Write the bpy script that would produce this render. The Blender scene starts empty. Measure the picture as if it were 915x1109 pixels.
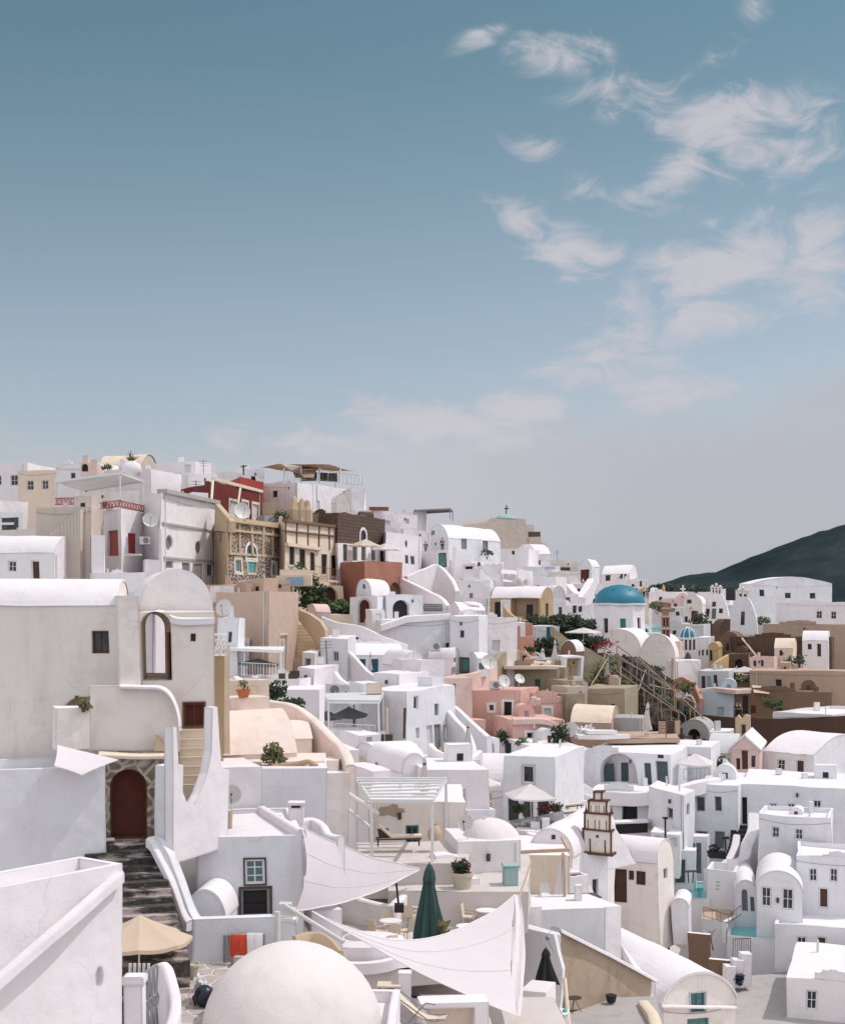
import bpy, math, random
from mathutils import Vector as V, Matrix
from mathutils.geometry import delaunay_2d_cdt
R = random.Random(7)
F, CX, HY = 1540.0, 457.5, 650.0          # focal length and horizon of the photograph, in its pixels
SC = bpy.context.scene
COL = SC.collection
PI = math.pi
def P(px, py, D): return V(((px-CX)/F*D, D, (HY-py)/F*D))
def Z(py, D): return (HY-py)/F*D
def G(px, py, z):
    D = z*F/(HY-py); return V(((px-CX)/F*D, D, z))

# ---------------------------------------------------------------- materials
MATS = {}
def nt(name):
    m = bpy.data.materials.new(name); m.use_nodes = True
    t = m.node_tree; return m, t, t.nodes['Principled BSDF']
def N(t, ty, **kw):
    n = t.nodes.new(ty)
    for k, v in kw.items():
        if k.startswith('i_'): n.inputs[k[2:].replace('_', ' ')].default_value = v
        else: setattr(n, k, v)
    return n
def ramp(t, fac, stops):
    r = t.nodes.new('ShaderNodeValToRGB'); t.links.new(fac, r.inputs[0])
    e = r.color_ramp.elements
    while len(e) < len(stops): e.new(.5)
    for el, (p, c) in zip(e, stops): el.position = p; el.color = c if len(c) == 4 else (*c, 1)
    return r.outputs[0]
def mixc(t, fac, a, b, mode='MIX'):
    m = t.nodes.new('ShaderNodeMix'); m.data_type = 'RGBA'; m.blend_type = mode
    for s, v in ((0, fac), (6, a), (7, b)):
        if hasattr(v, 'links') or hasattr(v, 'is_linked'): t.links.new(v, m.inputs[s])
        else: m.inputs[s].default_value = v if s == 0 else (*v, 1)[:4]
    return m.outputs[2]
def pos(t):
    g = t.nodes.new('ShaderNodeNewGeometry'); return g.outputs['Position']
def noise(t, scale, detail=3, vec=None, rough=.55):
    n = N(t, 'ShaderNodeTexNoise'); n.inputs['Scale'].default_value = scale; n.inputs['Detail'].default_value = detail
    n.inputs['Roughness'].default_value = rough
    t.links.new(vec if vec else pos(t), n.inputs['Vector']); return n.outputs['Fac']
def mapped(t, sc):
    m = N(t, 'ShaderNodeMapping'); m.inputs['Scale'].default_value = sc; t.links.new(pos(t), m.inputs['Vector']); return m.outputs[0]
def bumpit(t, bsdf, h, strength, dist, bevel=0):
    b = N(t, 'ShaderNodeBump'); b.inputs['Strength'].default_value = strength; b.inputs['Distance'].default_value = dist
    t.links.new(h, b.inputs['Height'])
    if bevel:
        v = N(t, 'ShaderNodeBevel', samples=3); v.inputs['Radius'].default_value = bevel; t.links.new(v.outputs[0], b.inputs['Normal'])
    t.links.new(b.outputs[0], bsdf.inputs['Normal'])
def plaster(name, col, dirt=.25, dcol=None, bevel=.1, rough=.9):
    """lime plaster: uneven tone, rain streaks and grime patches, trowelled bump, worn edges"""
    if name in MATS: return MATS[name]
    m, t, b = nt(name)
    dcol = dcol or tuple(c*k for c, k in zip(col, (.72, .66, .60)))
    c1 = tuple(min(1, c*1.03) for c in col); c2 = tuple(c*.93 for c in col)
    base = mixc(t, noise(t, .35, 4), c1, c2)
    st = ramp(t, noise(t, 1, 5, mapped(t, (1.3, 1.3, .22)), .65), [(.52, (0, 0, 0)), (.78, (1, 1, 1))])
    pt = ramp(t, noise(t, .8, 6, None, .7), [(.53, (0, 0, 0)), (.68, (1, 1, 1))])
    mul = N(t, 'ShaderNodeMath', operation='MULTIPLY'); mul.inputs[1].default_value = dirt; t.links.new(st, mul.inputs[0])
    mu2 = N(t, 'ShaderNodeMath', operation='MULTIPLY_ADD'); t.links.new(pt, mu2.inputs[0]); mu2.inputs[1].default_value = dirt*.8; t.links.new(mul.outputs[0], mu2.inputs[2])
    vo = N(t, 'ShaderNodeTexVoronoi', feature='DISTANCE_TO_EDGE'); vo.inputs['Scale'].default_value = .45
    wv = N(t, 'ShaderNodeVectorMath', operation='MULTIPLY_ADD'); wv.inputs[1].default_value = (.5, .5, .5); nv = N(t, 'ShaderNodeTexNoise'); nv.inputs['Scale'].default_value = 1.6; nv.inputs['Detail'].default_value = 4; t.links.new(pos(t), nv.inputs['Vector'])
    t.links.new(nv.outputs['Color'], wv.inputs[0]); t.links.new(pos(t), wv.inputs[2]); t.links.new(wv.outputs[0], vo.inputs['Vector'])
    ck = ramp(t, vo.outputs['Distance'], [(0, (1, 1, 1)), (.007, (0, 0, 0))]); cm = ramp(t, noise(t, .5, 2), [(.5, (0, 0, 0)), (.6, (.36, .36, .36))])
    base = mixc(t, mixc(t, 1.0, ck, cm, 'MULTIPLY'), base, tuple(c*.5 for c in col))
    t.links.new(mixc(t, mu2.outputs[0], base, dcol), b.inputs['Base Color'])
    b.inputs['Roughness'].default_value = rough; b.inputs['Specular IOR Level'].default_value = .25
    hh = N(t, 'ShaderNodeMath', operation='MULTIPLY_ADD'); t.links.new(noise(t, .55, 2), hh.inputs[0]); hh.inputs[1].default_value = 5; t.links.new(noise(t, 2.4, 6, None, .68), hh.inputs[2])
    bumpit(t, b, hh.outputs[0], .4, .07, bevel)
    MATS[name] = m; return m
def flat(name, col, rough=.6, metal=0, spec=.4, var=.12, nscale=3):
    if name in MATS: return MATS[name]
    m, t, b = nt(name)
    t.links.new(mixc(t, noise(t, nscale, 4), tuple(min(1, c*(1+var)) for c in col), tuple(c*(1-var) for c in col)), b.inputs['Base Color'])
    b.inputs['Roughness'].default_value = rough; b.inputs['Metallic'].default_value = metal; b.inputs['Specular IOR Level'].default_value = spec
    MATS[name] = m; return m
def fabric(name, col):
    if name in MATS: return MATS[name]
    m, t, b = nt(name)
    t.links.new(mixc(t, noise(t, 1.2, 4), col, tuple(c*.9 for c in col)), b.inputs['Base Color'])
    b.inputs['Roughness'].default_value = .95; b.inputs['Specular IOR Level'].default_value = .1
    tr = N(t, 'ShaderNodeBsdfTranslucent'); tr.inputs[0].default_value = (*col, 1)
    mx = N(t, 'ShaderNodeMixShader'); mx.inputs[0].default_value = .3
    t.links.new(b.outputs[0], mx.inputs[1]); t.links.new(tr.outputs[0], mx.inputs[2])
    t.links.new(mx.outputs[0], t.nodes['Material Output'].inputs[0])
    bumpit(t, b, noise(t, 1.5, 3), .25, .1)
    MATS[name] = m; return m
def rubble(name, stone, mortar, scale, lo=.03, hi=.12, sc=(1, 1, 1)):
    """dark lava stone set in pale mortar"""
    if name in MATS: return MATS[name]
    m, t, b = nt(name)
    v = N(t, 'ShaderNodeTexVoronoi', feature='DISTANCE_TO_EDGE'); v.inputs['Scale'].default_value = scale
    nn = N(t, 'ShaderNodeTexNoise'); nn.inputs['Scale'].default_value = scale*.6
    vec = mapped(t, sc); t.links.new(vec, nn.inputs['Vector'])
    av = N(t, 'ShaderNodeMix'); av.data_type = 'RGBA'; av.blend_type = 'LINEAR_LIGHT'; av.inputs[0].default_value = .12
    t.links.new(vec, av.inputs[6]); t.links.new(nn.outputs['Color'], av.inputs[7]); t.links.new(av.outputs[2], v.inputs['Vector'])
    f = ramp(t, v.outputs['Distance'], [(lo, (0, 0, 0)), (hi, (1, 1, 1))])
    s2 = mixc(t, noise(t, scale*1.1, 3), stone, tuple(c*1.9 for c in stone))
    t.links.new(mixc(t, f, mortar, s2), b.inputs['Base Color']); b.inputs['Roughness'].default_value = .95
    bumpit(t, b, f, .6, .05); MATS[name] = m; return m
def courses(name, c1, c2, mortar, sc=1.0, rowh=.22):
    if name in MATS: return MATS[name]
    m, t, b = nt(name)
    br = N(t, 'ShaderNodeTexBrick'); br.inputs['Scale'].default_value = 1
    s = N(t, 'ShaderNodeSeparateXYZ'); t.links.new(pos(t), s.inputs[0])
    ad = N(t, 'ShaderNodeMath', operation='ADD'); t.links.new(s.outputs[0], ad.inputs[0]); t.links.new(s.outputs[1], ad.inputs[1])
    c = N(t, 'ShaderNodeCombineXYZ'); t.links.new(ad.outputs[0], c.inputs[0]); t.links.new(s.outputs[2], c.inputs[1]); t.links.new(c.outputs[0], br.inputs['Vector'])
    br.inputs['Color1'].default_value = (*c1, 1); br.inputs['Color2'].default_value = (*c2, 1); br.inputs['Mortar'].default_value = (*mortar, 1)
    br.inputs['Brick Width'].default_value = .55*sc; br.inputs['Row Height'].default_value = rowh*sc; br.inputs['Mortar Size'].default_value = .03*sc
    t.links.new(mixc(t, .35, br.outputs['Color'], (*[x*.8 for x in c1],)), b.inputs['Base Color'])
    b.inputs['Roughness'].default_value = .95; bumpit(t, b, br.outputs['Fac'], -.5, .04); MATS[name] = m; return m
def leafmat(name, col):
    if name in MATS: return MATS[name]
    m, t, b = nt(name)
    t.links.new(mixc(t, noise(t, 3, 4, None, .7), tuple(c*1.8 for c in col), tuple(c*.45 for c in col)), b.inputs['Base Color'])
    b.inputs['Roughness'].default_value = .7; b.inputs['Specular IOR Level'].default_value = .25
    MATS[name] = m; return m
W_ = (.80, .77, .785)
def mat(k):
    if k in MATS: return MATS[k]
    pl = dict(white=(W_, .30), bright=((.79, .75, .77), .17), cool_shade=((.735, .735, .765), .34), grey=((.60, .60, .61), .25), aged=((.70, .64, .62), .55),  # whitewash in sunlit and shaded copies, the light put into each base colour
              shade=((.80, .735, .69), .5), cream=((.74, .62, .50), .4), beige=((.56, .48, .42), .3), tan=((.47, .345, .27), .35), tan2=((.54, .41, .33), .25),
              sand=((.56, .43, .30), .4), ochre=((.52, .375, .225), .4), olive=((.30, .255, .185), .5), oliv2=((.37, .31, .225), .55), pinkish=((.80, .68, .62), .45), pink=((.66, .425, .37), .5),
              rose=((.70, .53, .48), .55), coral=((.55, .29, .22), .35), terra=((.37, .165, .12), .45), red=((.155, .030, .024), .3), redlit=((.36, .06, .045), .2),  # redlit repeats the red plaster with sunlight put into its colour
              brown=((.125, .078, .055), .5), dkbrown=((.085, .05, .038), .4), brown2=((.20, .128, .088), .5), yellow=((.54, .39, .20), .4),
              paleblue=((.50, .555, .585), .3), teal=((.32, .47, .45), .3), concrete=((.42, .40, .39), .5), earth=((.30, .25, .21), .6), floor=((.62, .565, .54), .35),
              stain=((.42, .33, .25), .8), wood=((.12, .055, .033), .7), wood_red=((.10, .030, .022), .9), pinkdome=((.74, .675, .67), .22))
    if k in pl: return plaster(k, pl[k][0], pl[k][1], bevel=.11 if k not in ('floor', 'earth', 'concrete', 'wood', 'wood_red') else 0)
    fl = dict(frame_white=((.75, .75, .75), .5), frame_cream=((.70, .62, .50), .6), frame_dark=((.06, .045, .035), .6), frame_grey=((.25, .25, .26), .6), frame_green=((.055, .085, .085), .6),
              wood_light=((.42, .28, .17), .6), door_red=((.34, .03, .02), .5), door_blue=((.015, .09, .15), .5),
              door_teal=((.03, .19, .20), .5), door_grey=((.13, .15, .16), .5), door_black=((.012, .011, .012), .6), door_brown=((.07, .03, .02), .6), metal_white=((.72, .72, .72), .4),
              black=((.015, .015, .018), .5), rope=((.45, .38, .30), .9), iron=((.05, .045, .045), .5), bamboo=((.50, .38, .27), .8), pot=((.45, .15, .07), .8), pot_cream=((.50, .44, .36), .8),
              pvc=((.62, .60, .58), .4), skin=((.45, .26, .19), .6), hair=((.03, .02, .015), .7), cloth_black=((.02, .02, .022), .9), cloth_white=((.75, .73, .73), .9), cloth_red=((.55, .06, .03), .9),
              cloth_blue=((.10, .16, .30), .9), cloth_green=((.08, .16, .08), .9), trunk=((.12, .08, .05), .95), art_teal=((.08, .22, .20), .5), tile_blue=((.25, .38, .50), .4), bluebag=((.015, .02, .035), .35),
              flower=((.22, .02, .025), .8), ac_grey=((.20, .20, .20), .5), turq=((.10, .42, .42), .4), rust=((.20, .08, .05), .8), linen=((.66, .56, .45), .95))
    if k in fl: return flat(k, *fl[k])
    fb = dict(sail=(.86, .81, .83), sail_tan=(.52, .38, .26), canvas=(.78, .68, .58), canvas_white=(.82, .77, .77), canvas_beige=(.76, .61, .48), canvas_grey=(.16, .17, .175), canvas_green=(.07, .125, .122),
              canvas_dark=(.05, .05, .052), canvas_pale=(.74, .69, .67))
    if k in fb: return fabric(k, fb[k])
    if k == 'lattice_stone': return rubble(k, (.055, .032, .026), (.50, .42, .34), 2.9, .05, .13, (1, 1, 1))
    if k == 'rubble': return rubble(k, (.07, .05, .04), (.45, .38, .30), 2.2, .03, .09)
    if k == 'oldstone': return rubble(k, (.13, .10, .08), (.50, .43, .36), 2.3, .02, .16)
    if k == 'steps_stone':
        m, t, b = nt(k); n1 = noise(t, 1.1, 7, mapped(t, (.7, 1.6, 3)), .62); n2 = noise(t, 6, 5, None, .7)
        dk = ramp(t, n2, [(.3, (.018, .017, .017)), (.55, (.07, .062, .058)), (.75, (.16, .14, .13))])
        t.links.new(mixc(t, ramp(t, n1, [(.52, (0, 0, 0)), (.60, (1, 1, 1))]), dk, (.46, .38, .36)), b.inputs['Base Color']); b.inputs['Roughness'].default_value = .95
        bumpit(t, b, n2, .9, .12); MATS[k] = m; return m
    if k == 'paving': return rubble(k, (.30, .26, .24), (.62, .56, .54), 1.7, .02, .08)
    if k == 'rubblestone': return rubble(k, (.035, .026, .021), (.16, .12, .095), 1.3, .0, .2)
    if k == 'roofpave': return rubble(k, (.62, .54, .54), (.80, .74, .76), .9, .02, .06)
    if k == 'brownstone': return courses(k, (.10, .06, .045), (.15, .095, .07), (.045, .03, .025), 1.5, .24)
    if k == 'redbrick': return courses(k, (.36, .17, .12), (.30, .13, .09), (.55, .45, .38), .8, .3)
    if k.startswith('leaf'): return leafmat(k, dict(leaf=(.05, .075, .032), leaf_dark=(.032, .048, .026), leaf_dry=(.12, .12, .055), leaf_light=(.08, .12, .05))[k])
    if k == 'glass':
        m, t, b = nt(k)
        t.links.new(mixc(t, ramp(t, noise(t, 1.3, 2), [(.45, (0, 0, 0)), (.6, (1, 1, 1))]), (.012, .016, .02), (.045, .055, .06)), b.inputs['Base Color'])
        b.inputs['Roughness'].default_value = .12; MATS[k] = m; return m
    if k == 'glass_teal':
        m, t, b = nt(k); b.inputs['Base Color'].default_value = (.10, .19, .20, 1); b.inputs['Roughness'].default_value = .2; MATS[k] = m; return m
    if k == 'water':
        m, t, b = nt(k); b.inputs['Base Color'].default_value = (.13, .50, .50, 1); b.inputs['Roughness'].default_value = .08
        bumpit(t, b, noise(t, 4, 3), .15, .05); MATS[k] = m; return m
    if k == 'sea':
        m, t, b = nt(k); b.inputs['Base Color'].default_value = (.03, .07, .10, 1); b.inputs['Roughness'].default_value = .25
        bumpit(t, b, noise(t, .05, 5), .3, 2); MATS[k] = m; return m
    if k == 'blue_dome':
        m, t, b = nt(k)
        t.links.new(mixc(t, noise(t, .9, 5), (.010, .14, .21), (.018, .20, .28)), b.inputs['Base Color']); b.inputs['Roughness'].default_value = .5
        bumpit(t, b, noise(t, 2, 4), .15, .05); MATS[k] = m; return m
    if k == 'rock':
        m, t, b = nt(k)
        n = noise(t, .35, 8, None, .7)
        t.links.new(ramp(t, n, [(.35, (.008, .007, .006)), (.58, (.028, .020, .016)), (.8, (.09, .065, .05))]), b.inputs['Base Color']); b.inputs['Roughness'].default_value = 1
        bumpit(t, b, n, 1, .6); MATS[k] = m; return m
    if k == 'hill':
        m, t, b = nt(k)
        n = noise(t, .006, 8, None, .65)
        t.links.new(ramp(t, n, [(.35, (.017, .028, .032)), (.55, (.030, .043, .047)), (.75, (.062, .070, .072))]), b.inputs['Base Color']); b.inputs['Roughness'].default_value = 1
        b.inputs['Specular IOR Level'].default_value = 0
        MATS[k] = m; return m
    raise KeyError(k)

# ---------------------------------------------------------------- mesh builder
from mathutils import noise as mno
def warp(p):
    """hand-built unevenness: everything follows one smooth field of a few centimetres"""
    if p.y < 20 or p.y > 400: return p
    a = min(.13, p.y*.0013)
    return p+mno.noise_vector(p*.38)*a+mno.noise_vector(p*.11+V((9, 3, 5)))*a*1.3
class B:
    def __init__(s): s.v = []; s.f = []; s.m = []; s.mi = 0
    def add(s, vs, fs):
        n = len(s.v); s.v += [V(p) for p in vs]
        for f in fs: s.f.append([i+n for i in f]); s.m.append(s.mi)
        return s
    def quad(s, *p): return s.add(p, [list(range(len(p)))])
    def frame_box(s, o, x, y, z):     # corner + three edge vectors
        o, x, y, z = V(o), V(x), V(y), V(z)
        return s.add([o, o+x, o+x+y, o+y, o+z, o+x+z, o+x+y+z, o+y+z], [[0, 3, 2, 1], [4, 5, 6, 7], [0, 1, 5, 4], [1, 2, 6, 5], [2, 3, 7, 6], [3, 0, 4, 7]])
    def box(s, c, sx, sy, sz, rz=0):  # c = centre of the base
        ux = V((math.cos(rz), math.sin(rz), 0)); uy = V((-math.sin(rz), math.cos(rz), 0))
        return s.frame_box(V(c)-ux*sx/2-uy*sy/2, ux*sx, uy*sy, V((0, 0, sz)))
    def tube(s, a, b, r, n=6, r2=None):
        a, b = V(a), V(b); d = (b-a).normalized(); r2 = r if r2 is None else r2
        u = d.cross(V((0, 0, 1))); u = V((1, 0, 0)) if u.length < 1e-3 else u.normalized(); w = d.cross(u)
        vs = [c+(u*math.cos(k*2*PI/n)+w*math.sin(k*2*PI/n))*q for c, q in ((a, r), (b, r2)) for k in range(n)]
        return s.add(vs, [[k, (k+1) % n, n+(k+1) % n, n+k] for k in range(n)]+[list(range(n))[::-1], list(range(n, 2*n))])
    def path(s, pts, r, n=5):
        for a, b in zip(pts, pts[1:]): s.tube(a, b, r, n)
        return s
    def lathe(s, c, prof, n=24, sx=1, sy=1, a0=0, a1=2*PI):
        c = V(c); full = abs(a1-a0-2*PI) < 1e-6; m = n if full else n+1; vs = []
        for r, z in prof:
            for k in range(m):
                a = a0+(a1-a0)*k/n; vs.append(c+V((r*math.cos(a)*sx, r*math.sin(a)*sy, z)))
        fs = []
        for i in range(len(prof)-1):
            for k in range(n):
                k2 = (k+1) % m; fs.append([i*m+k, i*m+k2, (i+1)*m+k2, (i+1)*m+k])
        return s.add(vs, fs)
    def prism(s, poly, z0, z1):       # poly: XY list counter-clockwise
        n = len(poly)
        s.add([V((p[0], p[1], z)) for z in (z0, z1) for p in poly], [[k, (k+1) % n, n+(k+1) % n, n+k] for k in range(n)]+[list(range(n))[::-1], list(range(n, 2*n))])
        return s
    def cyl(s, c, r, h, n=16, r2=None): return s.tube(V(c), V(c)+V((0, 0, h)), r, n, r2)
    def sphere(s, c, r, n=12, sz=1): return s.lathe(c, [(r*math.sin(PI*k/n), -r*sz*math.cos(PI*k/n)) for k in range(n+1)], n*2)
    def leaves(s, c, rx, ry, rz, cnt, size, rnd=R, lumps=6):
        c = V(c); L = [V((rnd.uniform(-.55, .55), rnd.uniform(-.55, .55), rnd.uniform(-.5, .6))) for _ in range(lumps)]
        for _ in range(cnt):
            l = rnd.choice(L); d = V((rnd.gauss(0, 1), rnd.gauss(0, 1), rnd.gauss(0, 1))).normalized()*rnd.uniform(.25, .52)
            p = l+d; p = c+V((p.x*rx, p.y*ry, p.z*rz)); a = V((rnd.gauss(0, 1), rnd.gauss(0, 1), rnd.gauss(0, 1))).normalized(); b = a.orthogonal().normalized()
            q = size*rnd.uniform(.6, 1.3)
            s.add([p-a*q, p+b*q*.45, p+a*q, p-b*q*.45], [[0, 1, 2, 3]])
        return s
    def obj(s, name, mats, parent=None, loc=None, smooth=None):
        root = parent
        while root is not None and root.parent: root = root.parent
        o0 = V(root.location) if root is not None else (V(loc) if loc is not None else V((0, 0, 0)))
        me = bpy.data.meshes.new(name); me.from_pydata([tuple(warp(p)-o0) for p in s.v], [], s.f)
        mats = mats if isinstance(mats, (list, tuple)) else [mats]
        for k in mats: me.materials.append(mat(k) if isinstance(k, str) else k)
        if len(mats) > 1: me.polygons.foreach_set('material_index', s.m)
        me.validate(); 
        if smooth: 
            me.polygons.foreach_set('use_smooth', [True]*len(me.polygons)); me.set_sharp_from_angle(angle=math.radians(smooth))
        me.update()
        o = bpy.data.objects.new(name, me); COL.objects.link(o)
        if parent is not None: o.parent = parent
        elif loc is not None: o.location = loc
        return o
def tag(o, label, cat, group=None):
    o['label'] = label; o['category'] = cat
    if group: o['group'] = group
    return o
def thing(name, label, cat, loc=(0, 0, 0), group=None):
    o = bpy.data.objects.new(name, None); COL.objects.link(o); o.location = loc; o.empty_display_size = .3
    return tag(o, label, cat, group)
def solo(b, name, mats, label, cat, group=None, smooth=None):
    n = len(b.v); c = sum(b.v, V())/n; c.z = min(p.z for p in b.v)
    return tag(b.obj(name, mats, None, c, smooth), label, cat, group)
def structure(b, name, mats, smooth=None):
    o = b.obj(name, mats, None, None, smooth); o['kind'] = 'structure'; return o
def dup(root, loc=None, rz=None, label=None, sc=None):
    def cp(o, par):
        c = o.copy(); COL.objects.link(c); c.parent = par
        for ch in o.children: cp(ch, c)
        return c
    r = cp(root, None)
    if loc is not None: r.location = loc
    if rz is not None: r.rotation_euler = (0, 0, rz)
    if sc: r.scale = (sc, sc, sc)
    if label: r['label'] = label
    return r

# ---------------------------------------------------------------- planar faces with holes
def inside(p, poly):
    x, y = p; r = False; n = len(poly)
    for i in range(n):
        x1, y1 = poly[i]; x2, y2 = poly[i-1]
        if (y1 > y) != (y2 > y) and x < (x2-x1)*(y-y1)/(y2-y1)+x1: r = not r
    return r
def facet(b, fn, outline, holes=(), flip=False):
    vs, es = [], []
    so = []
    for i in range(len(outline)):
        a, c = outline[i], outline[(i+1) % len(outline)]; k = min(12, int(math.hypot(c[0]-a[0], c[1]-a[1])/1.4)+1); so += [(a[0]+(c[0]-a[0])*j/k, a[1]+(c[1]-a[1])*j/k) for j in range(k)]
    for lp in [so]+list(holes):
        n = len(vs); vs += [V((float(p[0]), float(p[1]))) for p in lp]; es += [(n+i, n+(i+1) % len(lp)) for i in range(len(lp))]
    ov, _, of, *_ = delaunay_2d_cdt(vs, es, [], 0, 1e-5)
    fs = []
    for f in of:
        c = ((sum(ov[i][0] for i in f))/len(f), (sum(ov[i][1] for i in f))/len(f))
        if inside(c, outline) and not any(inside(c, h) for h in holes): fs.append(list(f)[::-1] if flip else list(f))
    b.add([fn(p[0], p[1]) for p in ov], fs)
def shape(kind, u0, v0, u1, v1, n=10):
    if kind == 'r': return [(u0, v0), (u1, v0), (u1, v1), (u0, v1)]
    if kind == 'o': 
        cu, cv = (u0+u1)/2, (v0+v1)/2
        return [(cu+(u1-u0)/2*math.cos(a*2*PI/16), cv+(v1-v0)/2*math.sin(a*2*PI/16)) for a in range(16)]
    w = (u1-u0)/2; h = min(w, (v1-v0)*.6) if kind == 'a' else (v1-v0)*.35; cu = (u0+u1)/2
    return [(u0, v0), (u1, v0)]+[(cu+w*math.cos(PI*k/n), v1-h+h*math.sin(PI*k/n)) for k in range(n+1)]
def ring(b, fn, outer, inner, d0, d1):
    """flat ring between two similar loops, from depth d0 to d1 (into the wall is positive)"""
    n = len(outer)
    for i in range(n):
        j = (i+1) % n; a, c, e, g = outer[i], outer[j], inner[j], inner[i]
        b.quad(fn(*a, d0), fn(*c, d0), fn(*e, d0), fn(*g, d0))
        b.quad(fn(*g, d0), fn(*e, d0), fn(*e, d1), fn(*g, d1))
        b.quad(fn(*c, d0), fn(*a, d0), fn(*a, d1), fn(*c, d1))
def grow(loop, d):
    us = [p[0] for p in loop]; vs = [p[1] for p in loop]; cu, cv = (min(us)+max(us))/2, (min(vs)+max(vs))/2
    hu, hv = (max(us)-min(us))/2, (max(vs)-min(vs))/2
    return [(cu+(p[0]-cu)*(hu+d)/hu, cv+(p[1]-cv)*(hv+d)/hv) for p in loop]
class Plane:
    """vertical plane through ground points a -> b (XY); u metres along, v world height, w depth into the wall"""
    def __init__(s, a, b):
        s.a = V((a[0], a[1])); d = V((b[0], b[1]))-s.a; s.L = d.length; s.d = d.normalized(); s.n = V((-s.d.y, s.d.x))   # n points inward
    def at(s, u, v, w=0): q = s.a+s.d*u+s.n*w; return V((q.x, q.y, v))
    def hit(s, px, py):
        k = (px-CX)/F; den = s.d.x-k*s.d.y      # a.x+u d.x = k (a.y+u d.y)
        u = (k*s.a.y-s.a.x)/den; Y = s.a.y+u*s.d.y
        return u, (HY-py)/F*Y
    def rect(s, x0, y0, x1, y1):
        xm = (x0+x1)/2; ym = (y0+y1)/2
        u0 = s.hit(x0, ym)[0]; u1 = s.hit(x1, ym)[0]; v1 = s.hit(xm, y0)[1]; v0 = s.hit(xm, y1)[1]
        return min(u0, u1), v0, max(u0, u1), v1
def opening(wb, pl, x0, y0, x1, y1, root, kind='w', sh='r', rec=.16, fr='frame_white', pane='glass', nx=2, ny=2, trim=None, tw=.12, label=None, lim=None, small=False):
    """adds reveal faces to the wall mesh wb and a window/door/niche part to root; returns the hole loop"""
    u0, v0, u1, v1 = pl.rect(x0, y0, x1, y1)
    if lim:
        u0 = max(u0, lim[0]); u1 = min(u1, lim[1]); v1 = min(v1, lim[3]); v0 = max(v0, lim[2])
    loop = shape(sh, u0, v0, u1, v1); n = len(loop)
    depth = rec if kind in 'wds' else (1.6 if kind == 'v' else rec)
    for i in range(n):
        j = (i+1) % n; wb.quad(pl.at(*loop[i]), pl.at(*loop[j]), pl.at(*loop[j], depth), pl.at(*loop[i], depth))
    nm = {'w': 'window', 'd': 'door', 's': 'shutter', 'v': 'archway', 'n': 'niche'}[kind]
    wd, ht = u1-u0, v1-v0; bw = min(.07, wd*.12)
    if kind in 'ws' and not small:
        fb = B(); inn = grow(loop, -bw); ring(fb, pl.at, loop, inn, depth-.07, depth)
        for k in range(1, nx):
            u = u0+wd*k/nx; fb.frame_box(pl.at(u-bw*.3, v0+bw, depth-.06), pl.at(u+bw*.3, v0+bw, depth-.06)-pl.at(u-bw*.3, v0+bw, depth-.06), pl.at(u, v0, .03)-pl.at(u, v0), V((0, 0, ht-2*bw-(ht*.0 if sh == 'r' else wd*.08))))
        for k in range(1, ny):
            v = v0+ht*k/ny*(1 if sh == 'r' else .8); fb.frame_box(pl.at(u0+bw, v-bw*.25, depth-.055), pl.at(u1-bw, v-bw*.25, depth-.055)-pl.at(u0+bw, v-bw*.25, depth-.055), pl.at(u0, v, .025)-pl.at(u0, v), V((0, 0, bw*.5)))
        o = fb.obj(nm, fr, root)
        pb = B(); facet(pb, lambda a, b: pl.at(a, b, depth-.012), loop); pb.obj('pane' if kind == 'w' else 'panel', pane, o)
    elif kind in 'ws':
        pb = B(); facet(pb, lambda a, b: pl.at(a, b, depth-.01), loop); o = pb.obj(nm, pane, root)
    elif kind == 'd':
        pb = B(); facet(pb, lambda a, b: pl.at(a, b, depth-.02), loop)
        if not small:
            nl = 2 if wd > 1.05 else 1
            for i in range(nl):
                a0 = u0+wd*i/nl+.09; a1 = u0+wd*(i+1)/nl-.09
                for (q0, q1) in ((.06, .44), (.5, .86 if sh == 'r' else .66)):
                    pb.frame_box(pl.at(a0, v0+ht*q0, depth-.05), pl.at(a1, v0, 0)-pl.at(a0, v0, 0), pl.at(0, 0, .03)-pl.at(0, 0), V((0, 0, ht*(q1-q0))))
        o = pb.obj(nm, pane, root)
        if not small:
            fb = B(); ring(fb, pl.at, loop, grow(loop, -bw), depth-.08, depth-.02); fb.obj('frame', fr, o)
    else:
        pb = B(); facet(pb, lambda a, b: pl.at(a, b, depth), loop); o = pb.obj(nm, pane, root)
    if label: o['label'] = label
    if trim:
        tb = B(); ring(tb, pl.at, grow(loop, tw), loop, -.04, .0); tb.obj('surround', trim, o)
    return loop
def arc(w, h, n=18):
    """points from (-w,0) over (0,h) to (w,0)"""
    if h >= w*.98: return [(-w*math.cos(PI*k/n), h*math.sin(PI*k/n)) for k in range(n+1)]
    Rr = (w*w+h*h)/(2*h); a = math.asin(w/Rr)
    return [(Rr*math.sin(-a+2*a*k/n), Rr*math.cos(-a+2*a*k/n)-(Rr-h)) for k in range(n+1)]
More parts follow.
